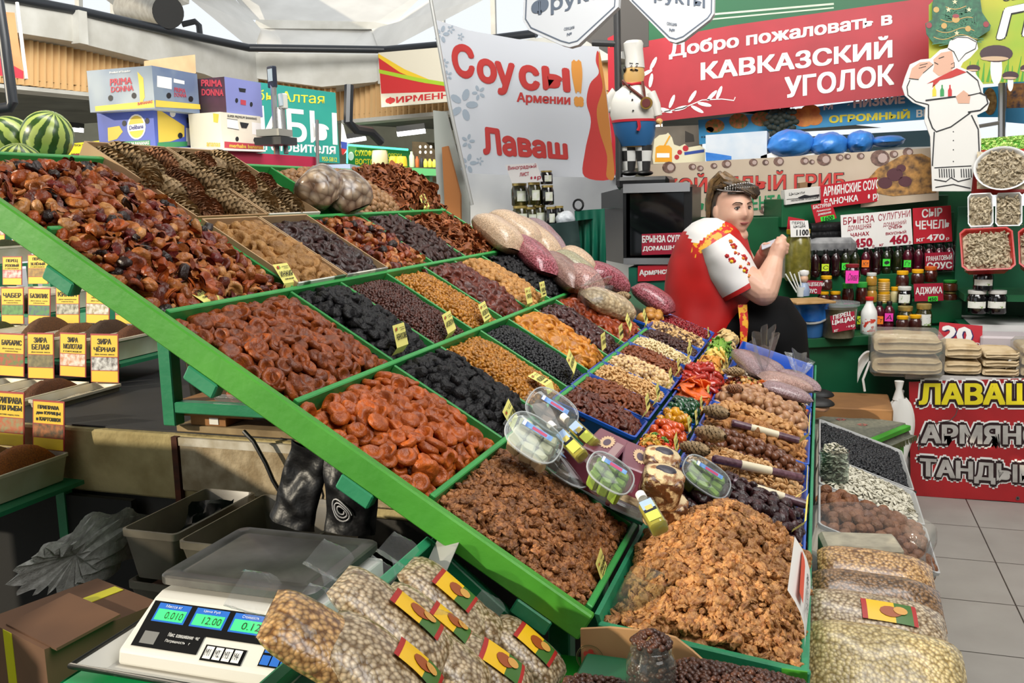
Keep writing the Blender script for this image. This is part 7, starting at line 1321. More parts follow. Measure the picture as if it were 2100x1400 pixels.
sp(hplane(520,13.6,800,13.6),'trim_7',[(525,40),(765,45),(805,52),(800,60),(520,58)],HALLW,.2)
PIPE=M('pipe_black','#1c2026',.4)
mb=MB();mb.tube([pp(-30,-14,8.0),pp(150,20,8.9),pp(340,62,10),pp(510,98,11),pp(790,102,11.2),pp(905,92,10.6),pp(1100,68,10)],.045,10);tag(mb.build('heating_pipe',PIPE),'long black pipe running along the white beam and roof shell','pipe')
mb=MB();mb.tube([pp(-4,0,6),pp(8,80,6),pp(26,212,6),pp(20,220,6),pp(-20,226,6)],.035,12);tag(mb.build('drain_pipe',PIPE),'black drain pipe with an elbow at the left picture edge','pipe')
mb=MB();mb.tube([pp(374,50,10.8),pp(400,44,10.8),pp(408,52,10.8),pp(410,72,10.8)],.035,8);tag(mb.build('vent_pipe',PIPE),'thin black pipe joining the round duct to the long pipe','pipe')
t=thing('air_duct','round corrugated air duct with a dark open end above the beam','duct',pp(310,30,10));a,c=pp(262,18,10.9),pp(345,25,9.9);mb=MB();d_=c-a;mb.tube([a+d_*(i/40)for i in range(41)],[.17*(1+.012*(i%2))for i in range(41)],24,caps=False);mb.build('pipe',M('galvanised','#a09c92',.45,'#8a857a',12,3,metal=.4),t);mb=MB();mb.cyl(c-d_.normalized()*.02,c+d_.normalized()*.004,.168,None,24);mb.build('damper',M('duct_dark','#1a1a1a',.7),t)
for nm,pts,d in(('window_1',[(-40,-40),(262,-40),(262,60),(-40,-8)],13),('window_2',[(372,-5),(530,110),(380,90),(340,60)],13),('window_3',[(1010,-30),(1400,-60),(1400,60),(800,110)],15)):pass
for px,d in((160,12.2),(232,12.6),(905,14),(1010,13.5),(1090,13)):mb=MB();mb.bar(pp(px,-60,d),pp(px+4,110,d),.07,.07,(1,0,0));o=mb.build('window_mullion',HALLW);o['kind']='structure'
p=Panel(*hplane(-20,6.6,60,6.8));p.board([(-20,22),(30,26),(48,160),(-20,150)]);p.poly([(-20,108),(48,146),(48,162),(-20,152)],0);p.done('awning_sheet','orange translucent sheet hanging at the upper left','sheet',M('sheet_orange','#c87a4a',.5,'#d89868',3,3),[M('sheet_red','#b8283a',.5)])
mb=MB();mb.tube([pp(35,5,6.7),pp(54,162,6.7)],.012,6);tag(mb.build('white_rod',WHT),'thin white rod beside the orange sheet','rod')
MEL=M('melon_rind','#28451a',.3);nt=MEL.node_tree;N=nt.nodes;L=nt.links;tc=N.new('ShaderNodeTexCoord');sxy=N.new('ShaderNodeSeparateXYZ');L.new(tc.outputs['Object'],sxy.inputs[0]);at2=N.new('ShaderNodeMath');at2.operation='ARCTAN2';L.new(sxy.outputs[1],at2.inputs[0]);L.new(sxy.outputs[0],at2.inputs[1])
ns=N.new('ShaderNodeTexNoise');ns.inputs['Scale'].default_value=22;ns.inputs['Detail'].default_value=3;L.new(tc.outputs['Object'],ns.inputs['Vector']);ma=N.new('ShaderNodeMath');ma.operation='MULTIPLY_ADD';ma.inputs[1].default_value=11;L.new(at2.outputs[0],ma.inputs[0]);m9=N.new('ShaderNodeMath');m9.operation='MULTIPLY';m9.inputs[1].default_value=3.2;L.new(ns.outputs[0],m9.inputs[0]);L.new(m9.outputs[0],ma.inputs[2]);sn=N.new('ShaderNodeMath');sn.operation='SINE';L.new(ma.outputs[0],sn.inputs[0]);rp=N.new('ShaderNodeValToRGB');rp.color_ramp.elements[0].position=.42;rp.color_ramp.elements[1].position=.58;rp.color_ramp.elements[0].color=(*lin('#2c4a1a'),1);rp.color_ramp.elements[1].color=(*lin('#9fb05a'),1)
m8=N.new('ShaderNodeMath');m8.operation='MULTIPLY_ADD';m8.inputs[1].default_value=.5;m8.inputs[2].default_value=.5;L.new(sn.outputs[0],m8.inputs[0]);L.new(m8.outputs[0],rp.inputs[0]);L.new(rp.outputs[0],N['Principled BSDF'].inputs['Base Color'])
for px,py,r,rot,lb in((97,280,51,.5,'largest watermelon on the green rack behind the compote heap'),(22,288,48,-.5,'watermelon behind the largest one, cut by the left picture edge'),(40,346,50,.2,'lowest watermelon just above the compote heap')):
 Y_=4.3 if py!=346 else 3.9;c=at(px,py,Y=Y_);R_=r*(c-CAM_C).dot(FWD)/F_PX;mb=MB();mb.ell((0,0,0),(R_,R_,R_*1.04),32,20);o=mb.build('watermelon',MEL,origin=(0,0,0));o.location=c;o.rotation_euler=(.3,rot,.4);tag(o,lb,'watermelon')
t=thing('melon_rack','dark green slatted rack under the watermelons','rack',at(60,345,Y=4.3));mb=MB();a=at(-60,338,Y=4.3);c=at(150,333,Y=4.3)
for i in range(4):mb.box(((a[0]+c[0])/2,4.15+.12*i,a[2]-.02),(c[0]-a[0],.09,.03))
mb.build('slats',G_TEAL,t);mb=MB();a=at(110,330,Y=4.6);c=at(186,330,Y=4.6);mb.box(((a[0]+c[0])/2,4.6,a[2]),(c[0]-a[0],.4,.03));mb.build('shelf',G_TEAL,t)
for px in(-40,112,180):a=at(px,345,Y=4.5);mb=MB();mb.box((a[0],4.5,a[2]/2),(.06,.3,a[2]));mb.build('leg',G_TEAL,t)
p=Panel(*hplane(130,9,210,9));p.board([(128,296),(206,288),(206,345),(128,345)]);p.row('КОЛБАСЫ, СЫРЫ',146,300,180,300,5);p.row('МОЛОЧНЫЕ',146,320,178,320,6);p.row('ПРОДУКТЫ',146,327,178,327,6);p.disc(198,300,6,4,1);p.done('dairy_sign','yellow sign behind the watermelons with dairy lettering','sign',M('sign_yellow','#d8c81c',.5),[INK,INKR])
def ban_box(cx,yb,yt,dpt,lw,rw,al,name,label,cl,cr,draw):
 C0=CAM_C+ray(cx,yb)*dpt;top=on_plane(cx,yt,C0,Vector((FWD[0],FWD[1],0)).normalized());h=top[2]-C0[2];v=Vector((C0[0],C0[1],0)).normalized();r=Vector((v[1],-v[0],0));dl=-r*math.cos(al)+v*math.sin(al);dr=r*math.sin(al)+v*math.cos(al)
 t=thing(name,label,'box',C0+(dl*lw+dr*rw)/2);up=Vector((0,0,h));mb=MB();a,b2,c2,d2=C0,C0+dr*rw,C0+dr*rw+dl*lw,C0+dl*lw
 mb.add([a,b2,c2,d2,a+up,b2+up,c2+up,d2+up],[(0,1,5,4)],1);mb.add([a,b2,c2,d2,a+up,b2+up,c2+up,d2+up],[(3,0,4,7),(2,3,7,6),(1,2,6,5),(4,5,6,7),(3,2,1,0)],0);mb.build('carton',[cl,cr],t)
 nl=(-r*math.sin(al)-v*math.cos(al));nr=(r*math.cos(al)-v*math.sin(al));pl=Panel(C0,nl);pr=Panel(C0,nr);draw(pl,pr)
 mats=[M('print_red','#b03a48',.6),M('print_yellow','#d8bc4a',.6),INK,WHT,M('print_navy','#24348a',.5),M('print_leaf','#3a8a5a',.5)]
 for q in(pl,pr):
  if q.mb.v:q.mb.build('print',mats,t)
 return t
BXG=M('box_greyblue','#7f8c9c',.6,'#98a2aa',4,2);BXB=M('box_blue','#4a5cb0',.55);BXD=M('box_dark','#2c2228',.6,'#4a2a3a',6,2);BXW=M('box_cream','#d8d2c0',.6);BXR=M('box_red','#9c2030',.6);BXL=M('box_lilac','#7a80b8',.6)
def d1(l,r):
 l.poly([(195,218),(316,206),(317,220),(196,228)],1);r.poly([(319,205),(410,214),(411,224),(319,219)],1);l.row('PRIMA',226,176,271,172,14,0,.002,.03);l.row('DONNA',228,190,274,186,12,0,.002,.03);r.row('PRIMA',357,188,380,191,9,0);r.row('DONNA',357,198,382,200,8,0);l.row('BANANAS',283,216,313,211,6,0);l.row('Product of Ecuador',225,151,268,147,4,3)
 for x,y in((227,201),(275,196)):l.disc(x,y,5,6,2)
 for x,y in((346,196),(391,203)):r.disc(x,y,5,6,2)
 r.poly([(356,161),(378,166),(378,173),(356,169)],3);r.poly([(322,155),(352,160),(352,183),(322,178)],3,.0008);l.poly([(282,147),(294,160),(297,200),(288,218),(286,180)],1)
def d2(l,r):
 l.disc(280,260,19,26,3);l.disc(280,260,16,23,1,.002);l.poly([(263,256),(297,252),(297,266),(263,270)],3,.003);l.row('Delibana',266,267,295,263,9,4,.004);l.poly([(221,292),(308,287),(308,300),(222,308)],5);l.row('PREMIUM BANANAS',250,300,306,296,7,3);l.poly([(221,262),(245,258),(252,270),(240,285),(222,290)],1)
 r.poly([(322,222),(378,258),(378,280),(350,290),(325,292)],1);r.poly([(323,292),(384,290),(384,300),(323,303)],5);r.disc(424,246,8,13,3);r.disc(424,246,6,10,1,.002);r.poly([(381,262),(412,266),(414,300),(382,298)],3);r.poly([(382,241),(404,243),(402,250),(393,256),(384,252)],2,.003);r.disc(369,278,5,6,2,.003);r.disc(424,281,4,6,2);r.disc(354,232,6,8,3)
 l.disc(255,253,4.5,6,2);l.disc(302,248,4.5,6,2)
def d3(l,r):
 l.row('PRIMA',413,177,456,178,14,0,.002,.04);l.row('DONNA',414,196,459,197,14,0,.002,.04);r.poly([(489,180),(504,182),(503,190),(491,188)],2);r.disc(485,206,3,5,2);r.disc(515,214,3,5,2);r.poly([(493,204),(504,206),(504,216),(493,214)],0,.002)
def d4(l,r):
 l.row('ananas',424,300,452,301,8,1);l.poly([(437,232),(449,234),(447,252),(438,250)],1);r.poly([(460,290),(540,296),(540,309),(460,303)],0);r.row('merhaba bananas',470,302,539,306,8,1,.002,.03);r.row('SUPER PREMIUM BANANAS',466,240,526,246,5,2);r.poly([(491,250),(510,253),(505,263),(495,262)],2,.003);r.disc(486,285,3.5,5,2);r.disc(523,287,3.5,5,2);r.poly([(465,243),(487,246),(490,266),(466,262)],3);r.poly([(516,250),(535,253),(536,278),(517,275)],3)
 for a_,b2 in(((465,243),(487,246)),((466,262),(490,266))):r.line([a_,b2],1,2)
TB_=.68
ban_box(318,222,134,5.75,.50,.44,TB_,'banana_box','large grey banana box on top of the left pile with red lettering',BXG,M('box_slate','#5c6c8a',.6,'#7a8898',5,2),d1);ban_box(320,306,219,5.9,.44,.53,TB_,'banana_box','blue banana box with a round yellow logo under the grey one',BXB,BXB,d2);ban_box(465,232,157,6.1,.30,.38,TB_,'banana_box','dark banana box with red lettering beside the grey one',BXD,BXL,d3);ban_box(457,308,229,6.05,.26,.42,TB_,'banana_box','cream banana box with red base under the dark one',BXW,BXW,d4)
p=Panel(*hplane(300,6.4,405,6.6),.01);p.board([(296,125),(345,118),(400,112),(402,150),(380,152),(296,140)]);p.done('cardboard_flap','loose pale cardboard flap standing behind the grey banana box','cardboard',CARDIN,[INK])
CR=hplane(200,5.45,655,6.3);p=Panel(*CR,.5);p.board([(150,316),(375,304),(652,322),(654,420),(150,420)]);p.done('red_counter','crimson counter front below the banana boxes','counter',M('counter_crimson','#b02244',.45,'#9c1c3a',2,3),[WHT])
p=Panel(CR[0]+CR[1]*.06,CR[1],.5);p.board([(210,306),(372,302),(545,307),(545,311),(372,306),(210,311)]);p.done('shelf_edge','thin white shelf edge carrying the banana boxes','shelf',WHT,[WHT])
p=Panel(*hplane(655,6.3,720,6.3),.4);p.board([(652,338),(718,336),(720,420),(652,420)]);p.done('white_cabinet','pale blue white cabinet at the end of the crimson counter','cabinet',M('cab_white','#b4c2dc',.5),[WHT])
p=Panel(*hplane(500,8.2,700,8.8),.03);p.board([(505,165),(688,190),(697,335),(515,325)])
p.row('Грибы Алтая',470,207,665,219,27,1,.003,.005);p.text('ГРИБЫ',(440,207),(690,232),(692,297),(446,280),0,.003,.02);p.row('изготовителя',515,306,688,317,17,0);p.row('953-5812',660,330,691,332,9,1);p.done('mushroom_sign','teal sign with big white lettering ГРИБЫ behind the banana boxes','sign',M('sign_teal','#1f8078',.5,'#2a8f80',2,2),[WHT,M('ink_gold','#c8c23a',.5)])
for px,yt,yb,lb,w_ in((562,150,320,'chrome scale pole with a black display above the banana boxes',.02),(581,200,315,'grey scale pole with a pale display beside the chrome one',.016),(652,226,760,'thin metal upright in front of the teal sign',.012)):
 t=thing('scale_pole'if px<600 else 'metal_upright',lb,'pole',pp(px,yb,6.2));mb=MB();mb.tube([pp(px-2,yt+20,6.2),pp(px+6,yb,6.2)],w_,8);mb.build('pole',M('chrome','#b8b8b8',.25,metal=.9),t)
 if px<600:mb=MB();q=pp(px-4 if px==562 else px-1,yt+8,6.2);mb.box(q,(.07,.04,.14 if px==562 else.10),0,Matrix.Rotation(-.5,3,'Z'),.006);mb.box(q+Vector((.0,-.024,.01)),(.05,.006,.08),1,Matrix.Rotation(-.5,3,'Z'));mb.build('display',[M('disp_navy','#1c2230',.4)if px==562 else M('disp_pale','#b8b8b0',.4),M('disp_screen','#9aa8b0',.3)],t)
t=thing('counter_scale','black and grey counter scale beside the cream banana box','scale',pp(570,300,6.15));mb=MB();mb.box(pp(566,290,6.15),(.2,.2,.05),0);mb.box(pp(563,273,6.15),(.17,.17,.045),1);mb.build('body',[BLK,M('scale_tin','#9a968c',.4,metal=.5)],t)
p=Panel(*hplane(695,9,712,9),.01);p.board([(700,252),(704,256),(713,292),(710,312),(703,318),(699,300)]);p.poly([(699,290),(712,292),(711,306),(700,304)],0);p.poly([(700,304),(711,306),(704,318),(701,316)],1);p.done('flag','small white, blue and red flag hanging beside the teal sign','flag',WHT,[M('flag_blue','#24409a',.6),INKR])
p=Panel(*hplane(780,11,930,10.2),.05);p.board([(776,108),(960,92),(960,205),(782,220)]);p.poly([(776,112),(836,150),(900,170),(960,178),(960,186),(782,192)],0);p.poly([(776,110),(830,142),(880,163),(960,176),(960,182),(870,170),(820,148),(776,118)],1,.002);p.poly([(777,142),(860,160),(960,176),(960,184),(860,168),(778,150)],2,.003);p.row('ФИРМЕННЫЙ',791,214,962,198,17,0,.003,.03);p.done('shop_sign','hanging sign with red and yellow swooshes reading ФИРМЕННЫ','sign',M('sign_cream','#cdc6b4',.5),[M('sign_scarlet','#b8282a',.5),M('swoosh_yellow','#d8b42a',.5),M('swoosh_lime','#9ab82a',.5)])
mb=MB();mb.tube([pp(716,175,9.5),pp(714,250,9.5),pp(730,265,9.6),pp(760,270,9.8),pp(780,290,10)],.05,8);tag(mb.build('cable_duct',PIPE),'black cable running down the cladding left of the hanging sign','cable')
FS=hplane(700,13,930,12.4);p=Panel(*FS,.05);p.board([(714,298),(840,308),(840,640),(714,640)]);p.row('СУХОФРУКТЫ',728,320,795,321,13,0,.003,.03);p.row('ОРЕХИ',796,324,824,325,10,0,.003,.03);p.row('ВОСТОЧНЫЕ',729,337,800,339,12,0,.003,.03);p.poly([(720,341),(840,343),(840,351),(720,350)],0,.002);p.row('ГРИБЫ СЛАДОСТИ',722,349,800,350,6,1);p.row('ГРИБЫ',722,366,780,367,11,2,.003,.03);p.disc(720,320,6,9,2);p.done('dried_fruit_sign','green sign with yellow lettering СУХОФРУКТЫ and a string of lights','sign',M('sign_green','#127a34',.5),[M('ink_yellow','#e0d01c',.5),INKR,WHT])
mb=MB()
for i in range(52):u=i/51;mb.ell(on_plane(712+126*min(1,u*1.25),(297+10*u*1.25)if u<.8 else 308,FS[0]+FS[1]*.1,FS[1])if u<.8 else on_plane(712,297+(u-.8)*180,FS[0]+FS[1]*.1,FS[1]),(.016,.016,.016),6,4)
tag(mb.build('light_string',M('led_green','#4fe8b0',.4,emit=2.5)),'string of small green lights around the СУХОФРУКТЫ sign','lights')
p=Panel(*hplane(840,13.5,930,13.2),.05);p.board([(845,290),(935,295),(935,375),(845,370)])
for i in range(7):p.disc(862+11*(i%4),301+11*(i//4),2.2,3,0,.004)
p.done('lit_shop','brown shop front with small bright bulbs far behind the leaning board','shop',M('shop_brown','#6a5a40',.7,'#4a3c28',9,3),[M('bulb_glow','#fff4dc',.4,emit=4)])
GT=hplane(750,7.2,915,7.0);t=thing('green_table','bright green wooden table with goods far behind the topmost heaps','table',on_plane(830,380,*GT));p=Panel(*GT,.4);p.board([(752,343),(783,341),(912,347),(912,360),(785,360),(755,368)]);p.base.build('top',M('table_mint','#5fae6a',.5),t)
for px in(786,840,872,905):p=Panel(GT[0]-GT[1]*.05,GT[1],.06);p.board([(px,358),(px+9,358),(px+9,420),(px,420)]);p.base.build('leg',G_RAIL,t)
for i,(px,w_,h_,c_,lb)in enumerate(((780,34,34,'#cdbf9a','open white sack of dried goods on the far green table'),(808,20,22,'#d8a82a','small yellow packet on the far green table beside the sack'),(824,24,22,'#e0b82a','bigger yellow packet with a pink mark on the far green table'),(845,11,32,'#c8d0b0','pale green bottle on the far green table'),(856,8,22,'#c8602a','orange bottle on the far green table'),(865,8,20,'#24242c','dark bottle on the far green table'),(873,9,17,'#e0d050','first yellow capped white bottle on the far green table'),(882,9,17,'#e0d050','second yellow capped white bottle on the far green table'),(891,9,16,'#e0d050','third yellow capped white bottle on the far green table'),(900,9,14,'#8a5a3a','brown jar on the far green table'))):
 q=on_plane(px,343,GT[0]-GT[1]*.12,GT[1]);k=(q-CAM_C).dot(FWD)/F_PX;r_,h2=w_*k/2,h_*k;mb=MB();mb.lathe([(r_*.85,0),(r_,h2*.1),(r_*.95,h2*.7),(r_*(.5 if w_<15 else.9),h2*.85),(r_*(.45 if w_<15 else.8),h2)],12,c=tuple(q));tag(mb.build('sack'if w_>30 else 'packet'if w_>15 else 'bottle',M('goods_'+c_[1:],c_,.5)),lb,'goods')
mb=MB();mb.tube([at(878,-30,Y=4.9),at(905,120,Y=4.9),at(925,230,Y=4.9),at(968,420,Y=4.9)],.011,8);tag(mb.build('leaning_pole',M('pole_grey','#a8a8a4',.4,metal=.4)),'thin leaning grey pole holding the white sauce banner','pole')
p=Panel((0,5.02,0),th=.02);p.board([(888,226),(914,229),(962,412),(970,1000),(925,1000)]);p.done('grey_board','pale grey board leaning behind the pole','board',M('board_pale','#a8aca4',.5),[WHT]);p=Panel((0,4.97,0),th=.02);p.board([(906,302),(918,299),(944,400),(950,1000),(940,1000)]);p.done('wood_strip','orange brown wood strip leaning beside the pole','plank',M('wood_warm','#a86a34',.6),[WHT])
p=Panel((0,5.9,0),th=.05);p.board([(950,350),(1300,350),(1300,640),(950,640)]);p.base.build('wall_panel',M('panel_white','#aeb0b2',.6,'#9c9ea2',3,3))['kind']='structure'
p=Panel((0,4.95,0));p.board([(893,40),(960,62),(1060,80),(1150,90),(1228,96),(1245,200),(1262,364),(1100,362),(956,355),(925,210)])
BW_=lambda pts,m,z=.0012:p.poly(pts,m,z)
BW_(curve([(1226,104),(1222,125),(1228,150),(1210,172),(1203,210),(1212,250),(1200,310),(1199,362),(1260,362),(1253,280),(1244,200),(1236,140)]),1);BW_(curve([(1229,104),(1229,140),(1236,180),(1224,225),(1230,270),(1245,320),(1244,362),(1260,362),(1253,280),(1244,200),(1236,140)]),2,.002)
rows=(('Соусы',[(920,96),(1168,140),(1168,192),(935,152)],.06),)
p.text('С',(922,88),(972,92),(975,164),(932,158),1,.002,.05)
for ch,x0,x1,y0,y1,ds in(('о',976,1018,117,174,0),('у',1014,1056,124,198,0),('с',1062,1106,130,188,0),('ы',1110,1168,134,190,0)):p.text(ch,(x0,y0),(x1,y0+6),(x1+3,y1),(x0+4,y1-4),1,.002,.05)
p.text('!',(1170,122),(1194,122),(1198,220),(1178,219),3,.002,.04);p.row('Армении',1060,214,1170,220,25,1,.002,.035);p.text('Лаваш',(985,258),(1163,285),(1166,328),(992,318),1,.002,.05)
for x,y,r in((906,70,16),(912,130,9),(918,155,10),(950,215,30),(982,190,14),(960,290,14),(984,330,8),(960,335,18),(945,75,7),(925,60,8)):
 for k in range(5):a=2*PI*k/5+x;p.disc(x+r*.6*math.cos(a),y+r*.72*math.sin(a),r*.42,r*.24,0,.0012+.0001*k,10,a)
p.done('sauce_banner','white banner reading Соусы Армении Лаваш with grey flowers','banner',M('banner_white','#c6c9cf',.5),[M('flower_grey','#9aa6b2',.5),M('banner_scarlet','#b8322e',.5),M('banner_orange','#b8742e',.5),M('mark_orange','#cf8a38',.5)])
CL1=M('cloth_dark','#16302c',.5,'#0f2422',4,3,.5,9);CL2=M('cloth_teal','#0a6a50',.5,'#085040',4,3,.4,8)
def drape(pts,Y,name,label,mat,cat='cloth',dp=.4):
 a,b2,c2,d2=[at(*q,Y=Y)for q in pts];mb=MB();mb.grid(lambda u,v:(a*(1-u)+b2*u)*(1-v)+(d2*(1-u)+c2*u)*v+Vector((0,-.035*v*math.sin(u*23+2*v),0)),40,12);mb.grid(lambda u,v:(a*(1-u)+b2*u)+Vector((0,dp*(1-v),.0)),20,4);return tag(mb.build(name,mat),label,cat)
drape([(1030,470),(1185,452),(1200,620),(1030,640)],4.75,'draped_table','low table draped in dark green cloth carrying the grape leaf jars',CL1,'table');drape([(1178,432),(1240,428),(1243,600),(1190,600)],5.1,'draped_table','table draped in teal cloth beside the black fridge',CL2,'table')
zT=at(1100,468,Y=4.8)[2]
GL=(-.5,1.0,.2,.7,M('label_plain','#cfcfc8',.5,'#b8c0a0',40,2))
for i,(px,py,w_,h_,dk,lb)in enumerate(((1068,468,34,46,0,'grape leaf jar, leftmost of the bottom row'),(1090,468,30,44,0,'grape leaf jar, second of the bottom row'),(1106,466,30,46,0,'grape leaf jar, third of the bottom row'),(1130,464,21,40,1,'dark jar with a pale label, left of two in the bottom row'),(1147,462,20,40,1,'dark jar with a pale label, right of two in the bottom row'),(1066,422,34,46,0,'grape leaf jar, left one of the upper row'),(1096,420,28,46,0,'grape leaf jar, right one of the upper row'),(1123,420,27,40,1,'dark jar standing in the upper row'),(1121,378,26,28,1,'small dark jar on top of the pile behind the paper card'))):
 jar(px,py,w_,h_,0,GOLDL if not dk else WCAP,OLIVE if not dk else BLKJ,lb,'olive_jar'if dk else 'grape_leaf_jar',lab=GL if dk==0 or i in(3,4,7,8)else None,k=None,lidh=.16)if False else None
 b_=at(px,py,Y=4.85+.02*(i%3));k=(b_-CAM_C).dot(FWD)/F_PX;r,h=w_*k/2,h_*k;t=thing('dark_jar'if dk else 'grape_leaf_jar',lb,'jar',b_);mb=MB();mb.lathe([(r*.9,0),(r,h*.05),(r,h*.72),(r*.85,h*.85),(r*.82,h*.9)],18,c=tuple(b_));mb.build('body',BLKJ if dk else OLIVE,t);mb=MB();mb.lathe([(r*.88,h*.88),(r*.88,h*.99),(.0001,h)],16,c=tuple(b_));mb.build('lid',GOLDL,t);mb=MB();ft=math.atan2(-b_[1],-b_[0]);mb.grid(lambda u,v:(b_[0]+r*1.012*math.cos(ft-.3+1.2*u),b_[1]+r*1.012*math.sin(ft-.3+1.2*u),b_[2]+h*(.2+.45*v)),7,2);mb.build('label',GL[4],t)
p=Panel((0,4.8,0));p.board([(1036,338),(1100,334),(1113,372),(1050,375)]);p.row('Виноградный',1042,351,1100,346,11,0,.002,.01);p.row('лист',1066,362,1085,360,8,0,.002,.01);p.row('200р',1088,371,1110,369,9,0,.002,.02);p.done('price_card','creased white paper card reading Виноградный лист 200','price card',M('paper_pale','#cfcbc8',.6),[CRIM])
mb=MB();pillow(mb,at(1155,440,Y=4.85),at(1165,462,Y=4.8),.1,.08,(0,-1,.2),seed=3,wrin=.2);tag(mb.build('clear_bag',M('bag_grey_clear','#9aa0a4',.25,'#b8bcc0',30,3,.6,40)),'crumpled clear bag beside the grape leaf jars','bag')
mb=MB();mb.tube([at(1186+10*math.cos(i*.5),420+11*math.sin(i*.5),Y=5.1)for i in range(26)],.006,6);tag(mb.build('cable_coil',M('cable_black','#121314')),'small coil of black cable on the teal cloth','cable')
def flat(Y,pts,name,label,cat,mat,mats,draw=None,th=.01,n=(0,-1,0)):
 p=Panel((0,Y,0),n,th);p.board(pts)
 if draw:draw(p)
 return p.done(name,label,cat,mat,mats)
MUSH=M('print_mushroom','#4a342c',.5,'#7a5c50',40,3);PINKM=M('print_cap','#a8948c',.5);FOOD=M('print_food','#b8602a',.5,'#3f6a24',42,3)
def dr(p):
 for ln,x0,y0,x1,y1,h in(('Добро пожаловать в',1372,124,1830,57,34),('КАВКАЗСКИЙ',1437,165,1830,118,46),('УГОЛОК',1609,202,1834,174,44)):p.row(ln,x0,y0,x1,y1,h,0,.003,.035)
 p.line([(1352,231),(1400,222),(1440,205),(1480,203),(1505,206),(1508,199)],2,0)
 for x,y,a in((1378,208,-1.2),(1396,222,-.3),(1420,198,-1),(1445,214,.2),(1460,196,-.8),(1475,190,-1.2),(1365,226,.3),(1430,224,.5),(1340,130,-1.1),(1325,150,-.5),(1335,165,-1.4)):p.disc(x,y,15,4,0,.002,10,a)
flat(6.62,[(1305,88),(1500,52),(1925,-8),(1925,188),(1600,222),(1340,250),(1318,240)],'welcome_banner','red banner reading Добро пожаловать в КАВКАЗСКИЙ УГОЛОК','banner',M('banner_welcome','#a82530',.5,'#98202a',3,3),[WHT],dr)
flat(6.72,[(1290,-40),(1920,-60),(1920,20),(1460,60),(1290,95)],'fascia','dark green fascia board with pale stripes above the red banner','board',M('fascia_green','#125a34',.5),[M('stripe_pale','#b8c8b0',.5)],lambda p:(p.line([(1455,30),(1710,8)],4),p.line([(1455,40),(1710,16)],3)))
def dy(p):
 p.text('ГР',(2058,16),(2165,-8),(2152,70),(2040,84),1,.002,.08);p.text('ГР',(2060,16),(2163,-6),(2150,70),(2042,82),0,.005,.05);p.row('СВЕЖИЕ',2056,4,2160,-12,14,1)
 for x,y,s in((2043,110,34),(2072,155,17),(1996,140,14),(2108,140,16)):p.disc(x,y+s*.9,s*.36,s*1.0,0,.002);p.disc(x,y,s,s*.52,2,.003);p.disc(x-s*.1,y+s*.3,s*.85,s*.14,3,.004)
 for i in range(14):p.line([(1985+10*i,168),(1990+10*i+5*math.sin(i*2),125+10*math.sin(i*3))],[6,1],4,.0015)
flat(6.1,[(1905,10),(1960,-40),(2180,-80),(2180,162),(1985,174),(1905,180)],'mushroom_banner','yellow green banner with mushrooms and a big white letter at the upper right','banner',M('banner_lime','#b4b42a',.5,'#8aae2a',3,2),[WHT,INK,M('cap_dark','#3a1c24',.4),M('cap_rim','#c8a888',.5),M('grass_print','#4a9a2a',.5)],dy)
def db(p):
 p.row('М. 14, 15',1689,226,1742,220,10,0);p.row('НИЗКИЕ',1750,222,1856,212,21,0,.002,.05);p.row('ОГРОМНЫЙ',1700,253,1866,243,20,1,.002,.05);p.row('ВЫБОР',1879,241,1960,236,16,0,.002,.04)
 for x,y,rx,ry in((1640,238,20,16),(1662,228,20,14),(1670,244,17,13),(1648,250,18,10)):p.disc(x,y,rx,ry,2,.002+.0002*(x%7))
 for x,y,rx,ry in((1466,258,20,14),(1515,248,20,16),(1562,244,22,15),(1456,266,8,6)):p.disc(x,y,rx,ry,3,.002)
 p.disc(2030,208,14,28,4,.002);p.row('Кедровые',1438,284,1480,281,5,5)
flat(6.8,[(1432,246),(1600,228),(1900,190),(2056,176),(2056,240),(1960,240),(1600,268),(1600,276),(1434,296)],'blue_banner','bright blue banner with fruit pictures reading НИЗКИЕ ОГРОМНЫЙ','banner',M('banner_azure','#2a8cc0',.5),[WHT,M('ink_yellow','#e0d01c'),M('print_apricot','#d8882a',.5,'#c0641a',20,2),FOOD,M('print_nuts','#6a4a2a',.5,'#9a7a4a',40,2),INK],db)
flat(6.9,[(2060,168),(2180,160),(2180,260),(2060,250)],'blue_banner','second blue banner with dried fruit picture at the right edge','banner',M('banner_azure','#2a8cc0'),[M('print_dried','#b8782a',.5,'#3a2a3a',30,3),WHT],lambda p:p.poly([(2064,172),(2180,166),(2180,218),(2064,222)],0),.01)
def dm(p):
 p.row('КОЙ БЕЛЫЙ ГРИБ',1364,399,1734,386,42,2,.002,.03);p.row('КОЙ БЕЛЫЙ ГРИБ',1366,397,1732,384,38,0,.0045,.02);p.row('НЫ',1412,434,1450,432,26,1,.003,.03);p.row('МЕНТА',1520,433,1606,426,28,1,.003,.03)
 rg=random.Random(5)
 for x,y,r in((1372,343,14),(1420,342,8),(1436,345,7),(1464,340,7),(1490,336,10),(1545,333,9),(1570,333,7),(1597,331,11),(1650,330,9),(1665,332,6),(1690,327,15),(1722,323,8),(1738,321,7),(1765,320,8),(1805,324,20),(1833,316,9),(1862,312,11),(1567,430,10),(1585,430,8),(1418,440,7)):p.disc(x,y,r,r*.85,3,.002,12);p.disc(x+r*.25,y,r*.5,r*.5,4,.003,10)
 p.poly([(1775,372),(1800,345),(1850,318),(1890,315),(1920,330),(1920,395),(1830,402),(1790,395)],5,.0025)
 for x,y,r in((1835,358,17),(1856,372,14),(1815,375,15),(1848,345,10)):p.disc(x,y,r,r*.8,6,.0035,14)
